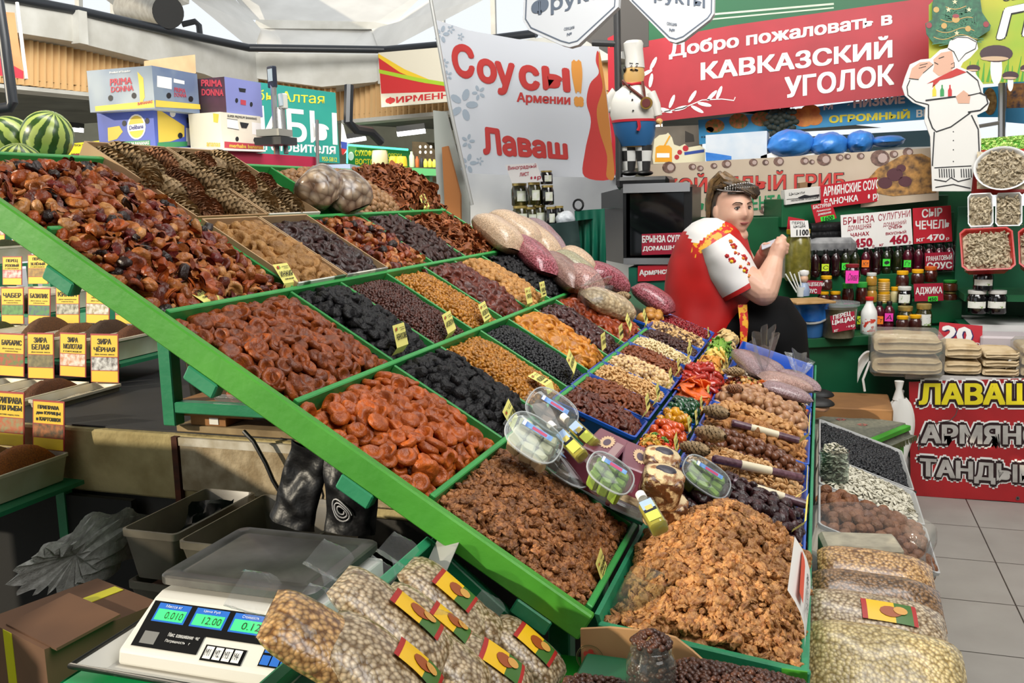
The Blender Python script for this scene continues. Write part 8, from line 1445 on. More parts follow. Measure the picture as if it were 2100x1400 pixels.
flat(5.75,[(1320,338),(1600,322),(1760,312),(1925,302),(1925,410),(1610,440),(1330,448)],'mushroom_sign','cream sign with mushrooms reading БЕЛЫЙ ГРИБ behind the woman','sign',M('sign_cream2','#b8a894',.55,'#ac9a84',3,3),[M('ink_rust','#b8322a',.5),M('ink_forest','#1f7a4a',.5),INK,MUSH,PINKM,M('print_forest','#4a3420',.5,'#b08040',25,3),M('print_plum','#4a2028',.5)],dm)
mb=MB();a=at(1330,470,Y=5.8);c=at(1990,470,Y=5.8);mb.box(((a[0]+c[0])/2,6.25,.75),(c[0]-a[0]+.3,.06,1.5));tag(mb.build('stall_partition',SH_G),'green partition below the cream mushroom sign','partition')
BB=M('bag_blue','#2a6ab8',.3,'#3f86d0',8,3,.4,20)
for px,py,rx,ry,lb in((1622,296,48,30,'big pale blue bag behind the mushroom sign'),(1700,298,38,26,'middle blue bag behind the mushroom sign'),(1764,292,28,24,'bunched blue bag right of the middle one'),(1820,290,34,12,'flat deep blue bag at the right of the row')):
 c=at(px,py,Y=6.05);k=(c-CAM_C).dot(FWD)/F_PX;mb=MB();mb.ell(c,(rx*k,.13,ry*k),30,16,fn=lambda q:q*(1+.12*mnoise.noise(q*2.2+Vector((px,0,0)))+.05*mnoise.noise(q*7)));tag(mb.build('blue_bag',BB),lb,'bag')
flat(6.0,[(1447,277),(1573,268),(1573,326),(1448,330)],'polystyrene_box','white box in blue streaked film beside the blue bags','box',M('film_white_blue','#b8c4d0',.3,'#c8ced4',9,4),[M('bag_blue','#2a6ab8')],lambda p:p.poly([(1447,312),(1470,315),(1500,320),(1500,327),(1448,330)],0),.3)
flat(6.0,[(1560,320),(1585,312),(1620,322),(1700,309),(1760,314),(1840,302),(1925,300),(1925,318),(1560,336)],'white_cloth','white cloth edge along the top of the mushroom sign','cloth',WHT,[WHT],None,.25)
flat(7.2,[(1290,262),(1440,256),(1440,340),(1290,345)],'far_stall','brown far stall seen between chef statue and blue banner','stall',M('far_brown','#6f675c',.7,'#8a8274',5,2),[M('far_window','#4a4640',.5)],lambda p:p.poly([(1405,268),(1422,276),(1424,290),(1405,292)],0));flat(7.4,[(1560,285),(1990,262),(1990,330),(1560,335)],'far_counter','grey blue counter behind the blue bags','counter',M('far_blue','#6a8a94',.6),[WHT])
flat(6.15,[(1338,322),(1342,285),(1352,277),(1366,275),(1370,272),(1378,282),(1382,296),(1394,300),(1404,295),(1412,302),(1436,298),(1446,306),(1446,332),(1340,336)],'honey_cutout','flat cut-out of a honey jar and flowers beside the chef statue','cut-out',M('cutout_cream','#d0c8a8',.5),[M('print_honey','#d8961c',.5),WHT,M('print_rose','#a8202a',.5),M('print_ribbon','#24408a',.5)],lambda p:(p.poly([(1343,332),(1345,302),(1352,298),(1372,298),(1378,304),(1378,332)],0),p.poly([(1347,314),(1373,314),(1373,323),(1347,323)],1,.002),p.line([(1362,300),(1374,278)],3,0),p.disc(1406,304,6,6,2),p.disc(1394,312,5,5,2),p.disc(1388,322,5,5,2),p.poly([(1403,312),(1444,306),(1444,312),(1404,318)],3)))
flat(5.7,[(2012,284),(2180,270),(2180,318),(2012,312)],'foil_garland','shiny green foil garland behind the round mushroom dish','garland',M('foil_green','#3f8a1c',.25,'#b4d86a',60,3,.8,60,metal=.5),[WHT],None,.05)
mb=MB();mb.tube([at(2055,165,Y=6.6),at(2052,860,Y=6.6)],.022,8);mb.tube([at(1990,262,Y=6.6),at(2060,250,Y=6.6)],.012,6);tag(mb.build('metal_stand',M('chrome','#b8b8b8')),'metal pipe stand between the two blue banners','stand')
mb=MB();c=at(1603,248,Y=6.7);
for i in range(40):a=i*2.4;q=c+Vector((.1*math.cos(a)*(i/40)**.5,0,.15*math.sin(a)*(i/40)**.5));mb.ell(q,(.025,.012,.02),6,4,M_=Matrix.Rotation(a,3,'Y'))
tag(mb.build('dark_wreath',M('wreath_dark','#1c241c',.7)),'dark leafy decoration on the blue banner','decoration')
def dt(p):
 rg=random.Random(2)
 for i in range(60):y=6+rg.random()*76;w_=22+(y)*.45;p.line([(1965+rg.uniform(-w_,w_),y),(1965+rg.uniform(-w_,w_)*1.05,y+12)],1.5,5,.0015)
 for y in(14,40,62,76):p.line([(1965-20-y*.4+6*i,y+5*math.sin(i*.5))for i in range(int((40+y*.8)/6))],1.5,1,.002)
 for x,y in((1905,52),(2022,50)):p.disc(x,y,6,6,0,.003)
 for x,y in((1936,53),(1985,59),(1920,20)):p.disc(x,y,6,6,1,.003)
 for x,y in((1945,20),(1987,20),(1962,68),(1958,4)):p.poly([(x+(6 if i%2 else 2.5)*math.sin(i*PI/5),y+(6 if i%2 else 2.5)*math.cos(i*PI/5))for i in range(10)],2,.003)
 p.disc(1960,40,8,7,1,.003);p.disc(1960,33,7,4,0,.004)
flat(6.05,[(1918,-20),(2008,-20),(2014,25),(2032,52),(2030,62),(2002,80),(1960,90),(1915,90),(1900,70),(1898,48),(1912,40),(1912,10)],'tree_picture','flat decorated fir tree picture above the chef cut-out','picture',M('fir_print','#1a4a36',.5,'#2a6a4a',40,3),[M('bauble_red','#8a1c28',.4),M('bauble_gold','#b8924a',.4),M('star_cream','#d0c8a0',.5),WHT,INK,M('needle_print','#3a7a58',.5)],dt)
def dc(p):
 SK,RD,BK=0,1,2
 p.poly([(1864,161),(1870,140),(1886,128),(1906,126),(1914,132),(1893,150),(1884,162)],SK);p.poly([(1914,122),(1930,108),(1952,104),(1958,135),(1948,150),(1925,156),(1913,146),(1916,134)],SK);p.poly([(1960,198),(1976,185),(1990,196),(1988,212),(1965,212)],SK,.002)
 p.poly([(1900,172),(1926,158),(1962,140),(1982,148),(1950,160),(1928,164),(1912,180),(1914,168)],RD,.002)
 for x,m in((1916,3),(1932,4),(1948,5)):p.poly([(x-4,198),(x-4,185),(x-1.5,180),(x-1.5,174),(x+1.5,174),(x+1.5,180),(x+4,185),(x+4,197)],m,.002)
 L_=[([(1866,164),(1860,178),(1862,195),(1878,208),(1903,214)],2),([(1982,146),(2005,165),(2012,190),(1985,196)],2.2),([(1985,230),(2010,226),(2026,212),(2022,196),(2008,190)],3),([(1904,214),(1904,240),(1912,262),(1920,270),(1950,260),(1990,231)],2.5),([(1916,270),(1912,340)],2.5),([(1992,236),(2006,265),(2008,310)],2.5),([(1898,206),(1960,198)],3),([(1944,99),(1956,106),(1966,126),(1980,110),(2000,100),(2004,84)],1.5),([(1952,82),(1964,76),(1985,77),(2002,86)],1.2),([(1893,150),(1914,132)],1.2),([(1925,120),(1936,116)],1.5),([(1916,128),(1924,132)],1.5),([(1950,132),(1957,128),(1957,138),(1950,140)],1.2),([(1864,161),(1884,163)],1.5),([(1886,134),(1902,130)],1),([(1884,140),(1899,136)],1),([(1862,345),(1915,340)],.1)]
 for q,w_ in L_:p.line(q,w_,BK,.003)
 for x in range(1926,1992,5):
  if not 1956<x<1968:p.line([(x,346),(x+1,364)],2,BK,.002)
 p.line([(1916,344),(1992,340)],2,BK);p.line([(1916,368),(1940,372),(1950,364),(1965,372),(1990,366)],2,BK,.003);p.line([(1918,384),(1955,378),(1990,386)],2,BK,.003)
 for y in(270,288,307,331):p.disc(1955,y,1.2,1.2,BK,.002)
flat(5.55,[(1850,178),(1856,158),(1866,132),(1888,122),(1908,120),(1928,102),(1944,98),(1948,84),(1962,75),(1984,74),(2003,84),(2006,100),(1990,118),(1975,128),(1970,138),(2000,150),(2016,172),(2016,190),(2030,208),(2024,226),(2004,236),(2012,280),(2012,345),(1996,352),(1992,392),(1912,392),(1908,280),(1896,248),(1898,220),(1872,210),(1856,196)],'chef_cutout','flat white cartoon chef cut-out with bottles on a tray','cut-out',M('cutout_white','#d4d2cc',.5),[M('cut_skin','#c89c84',.5),M('cut_scarf','#b02a22',.5),INK,M('cut_yellow','#d8c03a',.5),M('cut_green','#2f8a4a',.5),M('cut_red','#b8282a',.5)],dc,.02)
for pts,lb,tx in(([(1076,-60),(1072,42),(1084,62),(1150,92),(1168,97),(1186,92),(1268,14),(1272,-40)],'white shield sign hanging left of the dark post',(('Фрукты',1090,42,1262,-4,42),('СЕКЦИЯ',1157,64,1178,60,7),('№13',1163,74,1173,72,6))),([(1290,-60),(1290,0),(1372,84),(1386,88),(1402,82),(1456,40),(1464,28),(1466,-60)],'white shield sign hanging right of the dark post',(('Фрукты',1310,0,1446,24,34),('СЕКЦИЯ',1368,52,1388,55,7),('№13',1373,64,1384,66,6)))):
 def ds(p):
  c=(sum(q[0]for q in pts)/len(pts),10);p.line([(c[0]+(x-c[0])*.93,c[1]+(y-c[1])*.9)for x,y in pts],2.5,0)
  for q in tx:p.row(*q[:6],0,.002,.02)
 flat(4.3,pts,'shield_sign',lb,'sign',M('shield_white','#c8cacc',.5),[M('ink_slate','#5a6472',.5)],ds,.05)
mb=MB();mb.tube([at(1264,-40,Y=5.35),at(1268,200,Y=5.35),at(1270,380,Y=5.35)],.02,10);mb.tube([at(1215,88,Y=5.35),at(1266,90,Y=5.35)],.018,8);tag(mb.build('dark_post',M('post_dark','#3a3a3a',.5,metal=.3)),'dark upright post with a short bracket behind the chef statue','post')
flat(6.05,[(1195,30),(1330,-30),(1330,95),(1245,110),(1180,70)],'dark_canopy','dark underside panel behind the shield signs','panel',M('canopy_dark','#4a4642',.7),[WHT])
flat(5.88,[(1246,78),(1262,70),(1262,364),(1250,364)],'red_poster','sliver of a red poster behind the dark post','poster',RED,[YELC],lambda p:p.poly([(1248,92),(1256,82),(1256,90),(1249,98)],0))
FY=5.2;fx0,fx1=at(1285,450,Y=FY)[0],at(1410,450,Y=FY)[0];fz0,fz1=at(1340,535,Y=FY)[2],at(1340,385,Y=FY)[2];fr_=thing('display_fridge','black glass door fridge with chrome trim and cheese inside','fridge',((fx0+fx1)/2,FY,fz0));w_=fx1-fx0
mb=MB();fw=.13
for q in(((fx0-.01,FY+.2,(fz0+fz1)/2),(.02,.4,fz1-fz0)),((fx1+.0,FY+.2,(fz0+fz1)/2),(.05,.4,fz1-fz0)),(((fx0+fx1)/2,FY+.39,(fz0+fz1)/2),(w_,.02,fz1-fz0)),(((fx0+fx1)/2,FY+.2,fz1),(w_,.4,.03)),(((fx0+fx1)/2,FY+.2,fz0),(w_,.4,.04))):mb.box(*q)
mb.hexa([Vector((fx0-.24,FY+.42,fz0-.02)),Vector((fx0,FY-.005,fz0-.02)),Vector((fx0,FY+.4,fz0-.02)),Vector((fx0-.1,FY+.6,fz0-.02)),Vector((fx0-.24,FY+.42,fz1-.02)),Vector((fx0,FY-.005,fz1+.01)),Vector((fx0,FY+.4,fz1+.01)),Vector((fx0-.1,FY+.6,fz1-.02))]);mb.build('cabinet',M('fridge_black','#0b0b0c',.35),fr_)
CHR=M('chrome','#b8b8b8');mb=MB();mb.box(((fx0+fx1)/2,FY-.012,fz1+.0),(w_+.03,.02,.05));mb.build('trim_strip',CHR,fr_);mb=MB();mb.box(((fx0+fx1)/2,FY-.012,fz0),(w_+.03,.02,.035));mb.build('trim_strip',CHR,fr_);mb=MB();mb.box(((fx0+fx1)/2,FY,(fz0+fz1)/2),(w_-.04,.006,fz1-fz0-.06));mb.build('glass_door',film('dark_glass','#3a3e42',.9,.05,.35),fr_)
for px,py,r,lb in((1316,446,17,'white cheese wheel in the fridge, upper left'),(1318,468,20,'white cheese wheel in the fridge, lower left'),(1374,456,16,'braided cheese ball in the fridge at the right')):c=at(px,py,Y=FY+.15);k=(c-CAM_C).dot(FWD)/F_PX;mb=MB();mb.ell(c,(r*k,.07,r*k*.8),16,10);tag(mb.build('cheese',M('cheese_white','#b8b4a0',.5)),lb,'cheese')
flat(FY-.03,[(1316,480),(1412,476),(1412,520),(1316,523)],'price_card','crimson card reading БРЫНЗА СУЛУГУНИ ДОМАШНИЕ on the fridge door','price card',CRIM,[WHT],lambda p:(p.row('БРЫНЗА СУЛУГУНИ',1317,498,1430,495,15,0,.002,.04),p.row('ДОМАШНИЕ',1318,516,1402,513,11,0,.002,.04)),.004)
mb=MB();a=at(1298,541,Y=FY);mb.box((a[0]+.35,FY+.22,a[2]/2-.01),(.75,.44,a[2]-.02));tag(mb.build('green_counter',CL2),'teal counter carrying the black fridge','counter');flat(FY-.012,[(1308,545),(1400,540),(1400,573),(1308,577)],'price_card','red card reading Армянские below the fridge','price card',RED,[WHT],lambda p:p.row('Армянские',1311,568,1390,563,15,0,.002,.04),.004)
mb=MB();c=at(1325,376,Y=5.4);mb.box(c,(.3,.25,.075),bev=.02);tag(mb.build('black_case',M('fridge_black','#0b0b0c')),'black case on top of the fridge under the chef statue','case')
CY=5.38;cz=c[2]+.0375;ck=(at(1300,300,Y=CY)-CAM_C).dot(FWD)/F_PX
chf=thing('chef_statue','painted chef statue with tall hat, blue apron and checkered trousers','statue',(c[0],CY,cz))
def cp(px,py,d=0):q=at(px,py,Y=CY);return Vector((q[0],CY+d,q[2]))
def ringloft(mb,secs,mat=0,n=24,cap=True):
 """secs: (centre, half width vector, half depth vector)"""
 o=[[Vector(c)+Vector(a)*math.cos(2*PI*j/n)+Vector(b)*math.sin(2*PI*j/n)for j in range(n)]for c,a,b in secs];vs=[p for r in o for p in r];fs=[(i*n+j,i*n+(j+1)%n,(i+1)*n+(j+1)%n,(i+1)*n+j)for i in range(len(secs)-1)for j in range(n)]
 if cap:fs+=[tuple(range(n))[::-1],tuple((len(secs)-1)*n+j for j in range(n))]
 return mb.add(vs,fs,mat,True)
def vs_(L):return[(cp(x,y),(w*ck,0,0),(0,d*ck,0))for x,y,w,d in L]
SWH=M('statue_white','#d0cdc4',.4);SSK=M('statue_skin','#c8a060',.4);SBL=M('statue_blue','#245a8a',.4);CHK=bpy.data.materials.new('statue_check');CHK.use_nodes=True;nt=CHK.node_tree;ch=nt.nodes.new('ShaderNodeTexChecker');ch.inputs['Scale'].default_value=17;ch.inputs[1].default_value=(.02,.02,.02,1);ch.inputs[2].default_value=(.7,.7,.66,1);tc=nt.nodes.new('ShaderNodeTexCoord');nt.links.new(tc.outputs['Object'],ch.inputs[0]);nt.links.new(ch.outputs[0],nt.nodes['Principled BSDF'].inputs['Base Color'])
mb=MB();ringloft(mb,vs_([(1303,302,28,20),(1302,280,38,28),(1301,258,42,32),(1300,235,47,36),(1297,210,43,34),(1297,190,38,28),(1298,176,22,18),(1299,168,20,18),(1300,155,22,22),(1301,140,19,19),(1301,134,8,8)]))
mb.build('body',SSK,chf)
mb=MB();ringloft(mb,vs_([(1300,250,44,34),(1299,235,48.5,38),(1296,210,45,36),(1296,190,40,30),(1298,177,24,20)]));
for pts,r0 in(([(1266,190),(1252,205),(1252,225),(1266,226)],13),([(1334,192),(1345,215),(1350,238)],12)):mb.tube([cp(x,y,-.02)for x,y in pts],[r0*ck*(1-.12*i)for i in range(len(pts))],12)
mb.build('jacket',SWH,chf);mb=MB();ringloft(mb,vs_([(1303,300,32,24),(1302,280,41,31),(1301,258,44,34),(1300,249,45,35)]));mb.build('apron',SBL,chf);mb=MB();ringloft(mb,vs_([(1300,251,46,36),(1300,246,46.5,36.5)]));mb.tube([cp(1316,250,-.1),cp(1318,262,-.1),cp(1315,270,-.1)],.01,6);mb.tube([cp(1280,172,-.03),cp(1300,175,-.06),cp(1318,171,-.03)],.008,6);mb.build('red_sash',RED,chf)
for x0,x1 in((1290,1290),(1320,1321)):
 mb=MB();ringloft(mb,vs_([(x1,352,12,11),(x0,325,15,14),(x0-1,298,19,17)]),n=16);mb.build('trouser_leg',CHK,chf);mb=MB();mb.ell(cp(x1+3,355,-.02),(17*ck,.06,6*ck),14,8);mb.build('shoe',BLK,chf)
mb=MB();ringloft(mb,vs_([(1302,140,20,20),(1301,118,19,19),(1298,100,20,20),(1298,90,21,21),(1300,84,16,16)]));mb.build('hat',SWH,chf)
mb=MB();
for x,y in((1273,219),(1355,250)):
 mb.ell(cp(x,y,-.05),(7*ck,6*ck,6*ck),12,8)
 for i in range(4):mb.tube([cp(x+(4 if x<1300 else 2),y-3+2.5*i,-.06),cp(x+(9 if x<1300 else 4),y-3+2.5*i+(0 if x<1300 else 6),-.07)],1.5*ck,6)
mb.build('hands',SSK,chf)
mb=MB();mb.ell(cp(1304,144,-.066),(3*ck,3*ck,3.5*ck),8,6);mb.build('nose',SSK,chf);mb=MB();mb.tube([cp(1297,146,-.058),cp(1304,144,-.068),cp(1312,147,-.056)],1.6*ck,6);mb.ell(cp(1284,144,-.02),(4*ck,12*ck,7*ck),10,8);mb.tube([cp(1295,132,-.058),cp(1302,133,-.062)],ck,5);mb.tube([cp(1308,133,-.06),cp(1313,133,-.054)],ck,5);mb.build('moustache_and_hair',BLK,chf)
for x in(1299,1310):mb=MB();mb.ell(cp(x,137,-.058),(2.6*ck,2*ck,2.4*ck),10,6);mb.ell(cp(x+.5,137,-.0635),(1.1*ck,ck,1.1*ck),8,5,1);mb.build('eye',[WHT,INK],chf)
mb=MB();mb.tube([cp(1281,168,-.06),cp(1300,185,-.09),cp(1330,208,-.09),cp(1326,190,-.085),cp(1321,170,-.05)],.009,6);mb.build('ribbon',M('ribbon_brown','#5a2418',.5),chf);mb=MB();q=cp(1333,215,-.1);mb.cyl(q,q-Vector((0,.02,0)),12*ck,None,24);mb.cyl(q-Vector((0,.018,0)),q-Vector((0,.024,0)),8.5*ck,None,20,1);mb.build('medal',[M('medal_gold','#8a6a2a',.35,metal=.6),M('medal_red','#5a1c18',.5)],chf)
for x,y in((1297,178),(1300,192),(1304,208),(1306,230)):mb=MB();mb.ell(cp(x,y,-.095-.0003*(y-178)),(2*ck,)*3,8,6);mb.build('button',BLK,chf)
WY=4.45;wk=(at(1480,600,Y=WY)-CAM_C).dot(FWD)/F_PX
def wp(px,py,d=0):q=at(px,py,Y=WY);return Vector((q[0],WY+d,q[2]))
SKIN=M('skin','#cda28a',.5,'#c69880',14,3,sss=.08);DRED=M('dress_red','#b8100c',.5,'#a40e0c',5,3);DWHT=M('blouse_white','#d2cfcb',.6);DBAND=M('embroidery_band','#b8180f',.55,'#d89a1c',42,2,thr=(.5,.53));DBLK=M('skirt_black','#050506',.85,spec=.2);HAIRD=M('hair_dark','#231a14',.45,'#4a3a28',30,3);HAIRB=M('hair_blond','#7a5c34',.45,'#3a2a1a',34,3)
who=thing('person','seated woman in red dress, white sleeves and tiara, holding a phone, looking back','person',wp(1470,760))
hc=wp(1503,430,-.02);cv=(CAM_C-hc);cv=Vector((cv[0],cv[1],0)).normalized();rv=Vector((-cv[1],cv[0],0));rv=rv if rv.dot(RIGHT)>0 else-rv
a_=math.radians(33);fv=(cv*math.cos(a_)+rv*math.sin(a_)+Vector((0,0,-.03))).normalized();lv=(rv-fv*rv.dot(fv)).normalized();uv=lv.cross(fv);uv=uv if uv[2]>0 else-uv
def hl(x,y,z):return hc+lv*x+fv*y+uv*z
HM=Matrix((lv,fv,uv)).transposed();ex=lambda v,s:math.exp(-(v/s)**2)
def headf(p):
 x,y,z=p;fr=max(0,y);k=1+.17*ex(z+.32,.36)*fr
 if z<-.25:k*=1-.22*((-z-.25)/.75)**1.6
 d=0
 if y>0:d=.20*ex(x,.15)*(ex(z+.2,.30)if z>-.2 else ex(z+.2,.09))-.075*ex(abs(x)-.36,.17)*ex(z-.07,.11)+.03*ex(z-.24,.1)*ex(x,.6)+.055*ex(x,.24)*ex(z+.47,.07)+.03*ex(x,.2)*ex(z+.6,.06)+.22*ex(x,.38)*ex(z+.76,.22)+.05*ex(abs(x)-.45,.22)*ex(z+.22,.2)
 return Vector((x*k,y+d,z))
mb=MB();mb.ell(hc,(.088,.098,.126),44,36,M_=HM,fn=headf);mb.ell(hl(-.086,-.004,-.008),(.012,.022,.033),12,10,M_=HM);mb.ell(hl(0,.03,-.115),(.058,.055,.04),16,10,M_=HM)
def lim(pts,rr):mb.tube(pts,rr,16);[mb.ell(p,(r*.99,)*3,14,10)for p,r in zip(pts,rr)]
lim([wp(1478,490),wp(1485,470),wp(1493,452)],[.09,.072,.062])
for x,y,w,h,d in((1462,520,68,50,.19),(1460,590,88,70,.22),(1462,670,84,50,.23)):mb.ell(wp(x,y),(w*wk,d,h*wk),24,16)
lim([wp(1486,522,-.15),wp(1530,560,-.22),wp(1572,588,-.24)],[.06,.07,.062]);lim([wp(1572,588,-.24),wp(1582,560,-.21),wp(1593,525,-.17)],[.062,.057,.036]);lim([wp(1593,525,-.17),wp(1600,505,-.16)],[.036,.036])
mb.ell(wp(1603,500,-.155),(.030,.034,.042),16,12);fr_=.0088
lim([wp(1604,489,-.165),wp(1612,485,-.155),wp(1606,481,-.12)],[.011,.0095,.0085])
for i in range(3):lim([wp(1609-i,497+7.5*i,-.17),wp(1617-i*1.2,499+7*i,-.15),wp(1616-i*1.5,500+6.5*i,-.115),wp(1608-i,500+6*i,-.10)],[.0115,.0105,.0095,.0085])
lim([wp(1594,508,-.185),wp(1597,496,-.185),wp(1602,488,-.15),wp(1598,486,-.12)],[.014,.0115,.010,.009])
lim([wp(1500,520,.14),wp(1545,578,.12),wp(1566,522,.0)],[.075,.06,.034]);mb.ell(wp(1569,512,-.02),(.026,.03,.036),14,10)
for i in range(4):lim([wp(1572+2*i,508-1*i,-.0+.016*i),wp(1580+2*i,503-i,-.02+.014*i),wp(1584+2*i,502-i,-.05+.014*i)],[.010,.009,.008])
lim([wp(1566,508,-.05),wp(1572,500,-.08),wp(1580,498,-.09)],[.012,.010,.009])
for d in(-.1,.1):lim([wp(1490,685,d*.8),wp(1585,678,d*.8),wp(1610,740,d*.8),wp(1630,812,d*.8)],[.10,.075,.055,.04]);lim([wp(1640,815,d),wp(1690,824,d)],[.035,.025])
bd=mb.build('body',SKIN,who);rm=bd.modifiers.new('remesh','REMESH');rm.mode='VOXEL';rm.voxel_size=.0036;rm.use_smooth_shade=True;sm=bd.modifiers.new('smooth','SMOOTH');sm.iterations=3;sm.factor=.5
for s_ in(-1,1):
 e=hl(s_*.030,.0845,.010);mb=MB();mb.ell(e,(.0125,.008,.0068),14,10,M_=HM);tg=(CAM_C-e).normalized();mb.ell(e+tg*.0062+fv*.001,(.0052,.0052,.0052),12,8,1);mb.build('eye',[M('eye_white','#b8b4ae',.3),M('eye_iris','#1c1814',.2)],who)
 mb=MB();mb.tube([hl(s_*.016,.089,.013),hl(s_*.024,.0945,.0175),hl(s_*.034,.0925,.0175),hl(s_*.045,.084,.012)],[.001,.0022,.0026,.0014],6);mb.build('eyelid',M('lash','#2a1a16',.6),who);mb=MB();mb.tube([hl(s_*.013,.1,.031),hl(s_*.026,.100,.036),hl(s_*.042,.091,.037),hl(s_*.053,.080,.030)],[.0024,.003,.0026,.001],6);mb.build('eyebrow',HAIRD,who)
mb=MB();mb.tube([hl(x,.1005-7*x*x+.001,-.052-.004*ex(x,.02)-2*x*x)for x in(-.024,-.014,-.005,0,.005,.014,.024)],[.0015,.0036,.0045,.004,.0045,.0036,.0015],8,flat=.8);mb.tube([hl(x,.0985-6*x*x,-.060+3*x*x)for x in(-.02,-.008,.008,.02)],[.001,.005,.005,.001],8);mb.build('lips',M('lips','#8a4a44',.45),who)
mb=MB()
def cap(p):return p*1.0
n,kk=40,26;vs,fs=[],[];keep={}
for i in range(kk+1):
 th=PI*i/kk
 for j in range(n):
  a=2*PI*j/n;p=Vector((math.sin(th)*math.cos(a),math.sin(th)*math.sin(a),-math.cos(th)));keep[(i,j)]=(p[2]>.50-.1*p[0]or p[1]<-.02+.28*max(0,p[2]))and p[2]>-.62;q=p*(1.06+.03*mnoise.noise(Vector((a*4,p[2]*1.5,0))));vs.append(hc+HM@Vector((q[0]*.087,q[1]*.103,q[2]*.125)))
for i in range(kk):
 for j in range(n):
  if all(keep[t]for t in((i,j),(i+1,j),(i,(j+1)%n),(i+1,(j+1)%n))):fs.append((i*n+j,i*n+(j+1)%n,(i+1)*n+(j+1)%n,(i+1)*n+j))
mb.add(vs,fs,0,True)
rg=random.Random(8)
for i in range(30):
 t_=i/29-.5;mb.tube([hl(-.02+.12*t_,.045,.128),hl(.02+.10*t_,.096,.098),hl(.05+.05*t_,.098+.006*rg.random(),.066+.012*rg.random()),hl(.074+.02*t_,.07,.045+.02*rg.random())],[.005,.007,.005,.002],6,mat=0 if rg.random()<.75 else 1)
for i in range(26):
 o=Vector((rg.uniform(-1,1),rg.uniform(-1,1),rg.uniform(-1,1)))*.022;mb.tube([hl(-.01+.03*rg.uniform(-1,1),.05+.03*rg.uniform(-1,1),.118),wp(1492,376)+o,wp(1480,366)+o,wp(1466,382)+o*1.1,wp(1459,412)+o,wp(1456,446+rg.uniform(-10,14))+o*.8],[.012,.017,.018,.016,.012,.003],7,mat=1)
for i in range(16):o=rg.uniform(-.03,.03);mb.tube([hl(-.05+o,.02,.112),hl(-.07,-.03+o,.10),wp(1484,378)],[.008,.01,.01],6,mat=i%2)
mb.build('hair',[HAIRD,HAIRB],who)
mb=MB();tp_=[hl(.092*math.cos(t),.012+.088*math.sin(t),.098-.012*math.sin(t))for t in[PI*(.02+.96*i/24)for i in range(25)]];mb.tube(tp_,.0028,6)
for i in range(4,21):h=.012+.024*math.sin(PI*(i-4)/16);mb.tube([tp_[i],tp_[i]+uv*h+fv*.003],[.003,.0018],5);mb.ell(tp_[i]+uv*h,(.005,)*3,8,6);mb.ell(tp_[i]+uv*h*.5,(.0042,)*3,8,6)
mb.build('tiara',M('tiara_silver','#b0aca8',.2,metal=.85),who)
DS=[(446,1445,1508,.08),(456,1420,1520,.14),(472,1402,1528,.18),(500,1387,1536,.21),(540,1372,1546,.235),(580,1363,1552,.25),(620,1357,1556,.26),(655,1357,1550,.275),(690,1364,1538,.285),(725,1374,1535,.29),(790,1390,1534,.30)]
n=72;mb=MB();vs=[];PX=[]
for s_ in range(49):
 t=s_/48*(len(DS)-1);i=min(int(t),len(DS)-2);f=t-i;y,l,r,d=[DS[i][q]*(1-f)+DS[i+1][q]*f for q in range(4)]
 for j in range(n):
  a=2*PI*j/n;low=max(0,(y-560)/200);fo=1+.045*low*math.sin(9*a+.02*y)+.026*math.sin(5*a-.03*y)*min(1,max(0,(y-470)/60));x=(l+r)/2+(r-l)/2*math.cos(a)*fo;dd=d*math.sin(a)*fo;p=wp(x,y,dd);vs.append(p+Vector((0,0,.012*mnoise.noise(p*7))));PX.append((x,y))
fs,ms=[],[]
for i in range(48):
 for j in range(n):
  fs.append((i*n+j,(i+1)*n+j,(i+1)*n+(j+1)%n,i*n+(j+1)%n));x,y=PX[i*n+j];e=492-.69*(x-1432)if x>1432 else 466+.8*(x-1402);ms.append(1 if y<e else 2 if(y<e+26 and x>1428)else 0)
mb.add(vs,fs,0,True);mb.m=ms;mb.build('red_dress',[DRED,DWHT,DBAND],who)
def sl(t,o=0):
 C_=[(1476,492,33,.075),(1488,512,41,.10),(1505,542,47,.11),(1522,572,46,.115),(1531,588,44,.118)];i=min(int(t*4),3);f=t*4-i;return[C_[i][q]*(1-f)+C_[i+1][q]*f for q in range(4)]
mb=MB();vs=[];n=40
for s_ in range(17):
 x,y,h,d=sl(s_/16)
 for j in range(n):a=2*PI*j/n;q=h*math.cos(a)*(1+.02*math.sin(3*a+s_*.4));p=wp(x+.865*q,y-.5*q,-.19+d*math.sin(a));vs.append(p+Vector((0,.008*mnoise.noise(p*13),.006*mnoise.noise(p*11))))
mb.add(vs,[(i*n+j,(i+1)*n+j,(i+1)*n+(j+1)%n,i*n+(j+1)%n)for i in range(16)for j in range(n)],0,True);mb.m=[1 if i>=14 else 0 for i in range(16)for j in range(n)];mb.build('sleeve',[DWHT,DRED],who)
mb=MB()
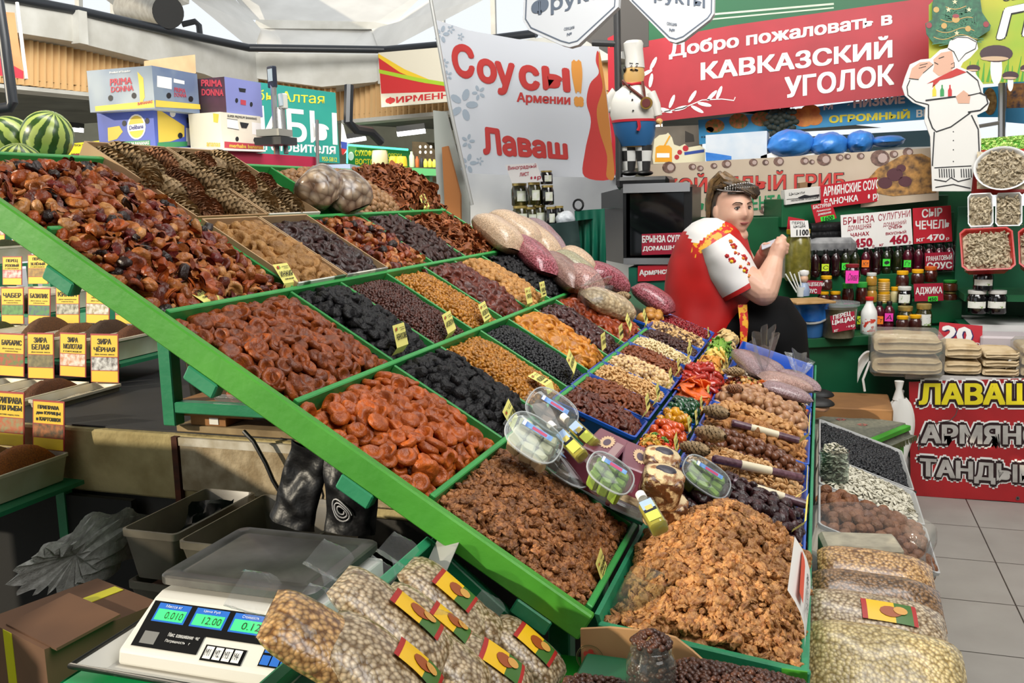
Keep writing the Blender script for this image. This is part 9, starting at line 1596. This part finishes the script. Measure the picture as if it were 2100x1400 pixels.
for fx,fy,r,ms_ in((1514,500,8,(0,1)),(1512,527,9,(0,2)),(1533,522,9,(0,1)),(1536,545,8,(0,2)),(1508,490,5,(1,1)),(1518,512,5,(1,0)),(1542,533,5,(0,1)),(1528,538,5,(1,0)),(1545,556,5,(1,1)),(1503,517,5,(0,0)),(1524,514,4,(0,0))):
 t=min(1,max(0,((fx-1476)*.5+(fy-492)*.865)/110));x,y,h,d=sl(t);o=(fx-x)*.865-(fy-y)*.5;dd=-.19-d*math.sqrt(max(.05,1-(o/h)**2))-.002
 for k in range(6):a=k*PI/3+fx;mb.ell(wp(fx+r*.55*math.cos(a),fy+r*.55*math.sin(a),dd+.35*(o/h)*.02),(r*.42*wk,.005,r*.42*wk),8,6,ms_[0])
 mb.ell(wp(fx,fy,dd-.003),(r*.4*wk,.005,r*.4*wk),8,6,ms_[1])
mb.build('embroidery',[M('thread_red','#a81418',.6),M('thread_orange','#c8741c',.6),M('thread_yellow','#d8b01c',.6)],who)
mb=MB();S_=[((1470,690),(0,-66)),((1500,664),(0,-64)),((1545,664),(5,-64)),((1588,672),(30,-62)),((1604,700),(50,-36)),((1603,750),(58,-6)),((1606,810),(58,0)),((1608,850),(56,0))]
ringloft(mb,[(wp(*c),wp(c[0]+v[0],c[1]+v[1])-wp(*c),(0,.24 if i<5 else.2,0))for i,(c,v)in enumerate(S_)],n=36);mb.build('skirt',DBLK,who)
mb=MB();L_=[wp(x,y,-.27-.02*i)for i,(x,y)in enumerate(((1523,612),(1528,650),(1529,690),(1527,735)))];R_=[wp(x,y,-.25-.02*i)for i,(x,y)in enumerate(((1540,612),(1543,650),(1540,690),(1533,735)))];mb.add(L_+R_+[p+Vector((0,.03,0))for p in L_+R_],[(i,i+1,5+i,4+i)for i in range(3)]+[(8+i,12+i,13+i,9+i)for i in range(3)]+[(i,8+i,9+i,i+1)for i in range(3)]+[(4+i,5+i,13+i,12+i)for i in range(3)]);mb.build('embroidered_strip',DBAND,who)
for d in(-.1,.1):mb=MB();mb.ell(wp(1680,819,d),(.068,.05,.03),18,10,fn=lambda p:Vector((p[0],p[1],p[2]if p[2]>0 else p[2]*.4)));mb.build('shoe',M('shoe_black','#0a0a0c',.6),who)
mb=MB();A=wp(1564,505,-.09);B=wp(1594,493,-.09);mb.T=frame((A+B)/2,B-A,(0,1,.25));mb.box((0,0,0),((B-A).length,.075,.009),bev=.003);tag(mb.build('phone',M('phone_white','#b8bcc4',.3)),'pale mobile phone held in the hands of the seated woman','phone')
q=wp(1460,740);mb=MB();mb.box((q[0],WY+.02,(q[2])/2),(.34,.4,q[2]),bev=.01);tag(mb.build('seat_box',G_DARK),'dark box the woman sits on behind the trays','box')
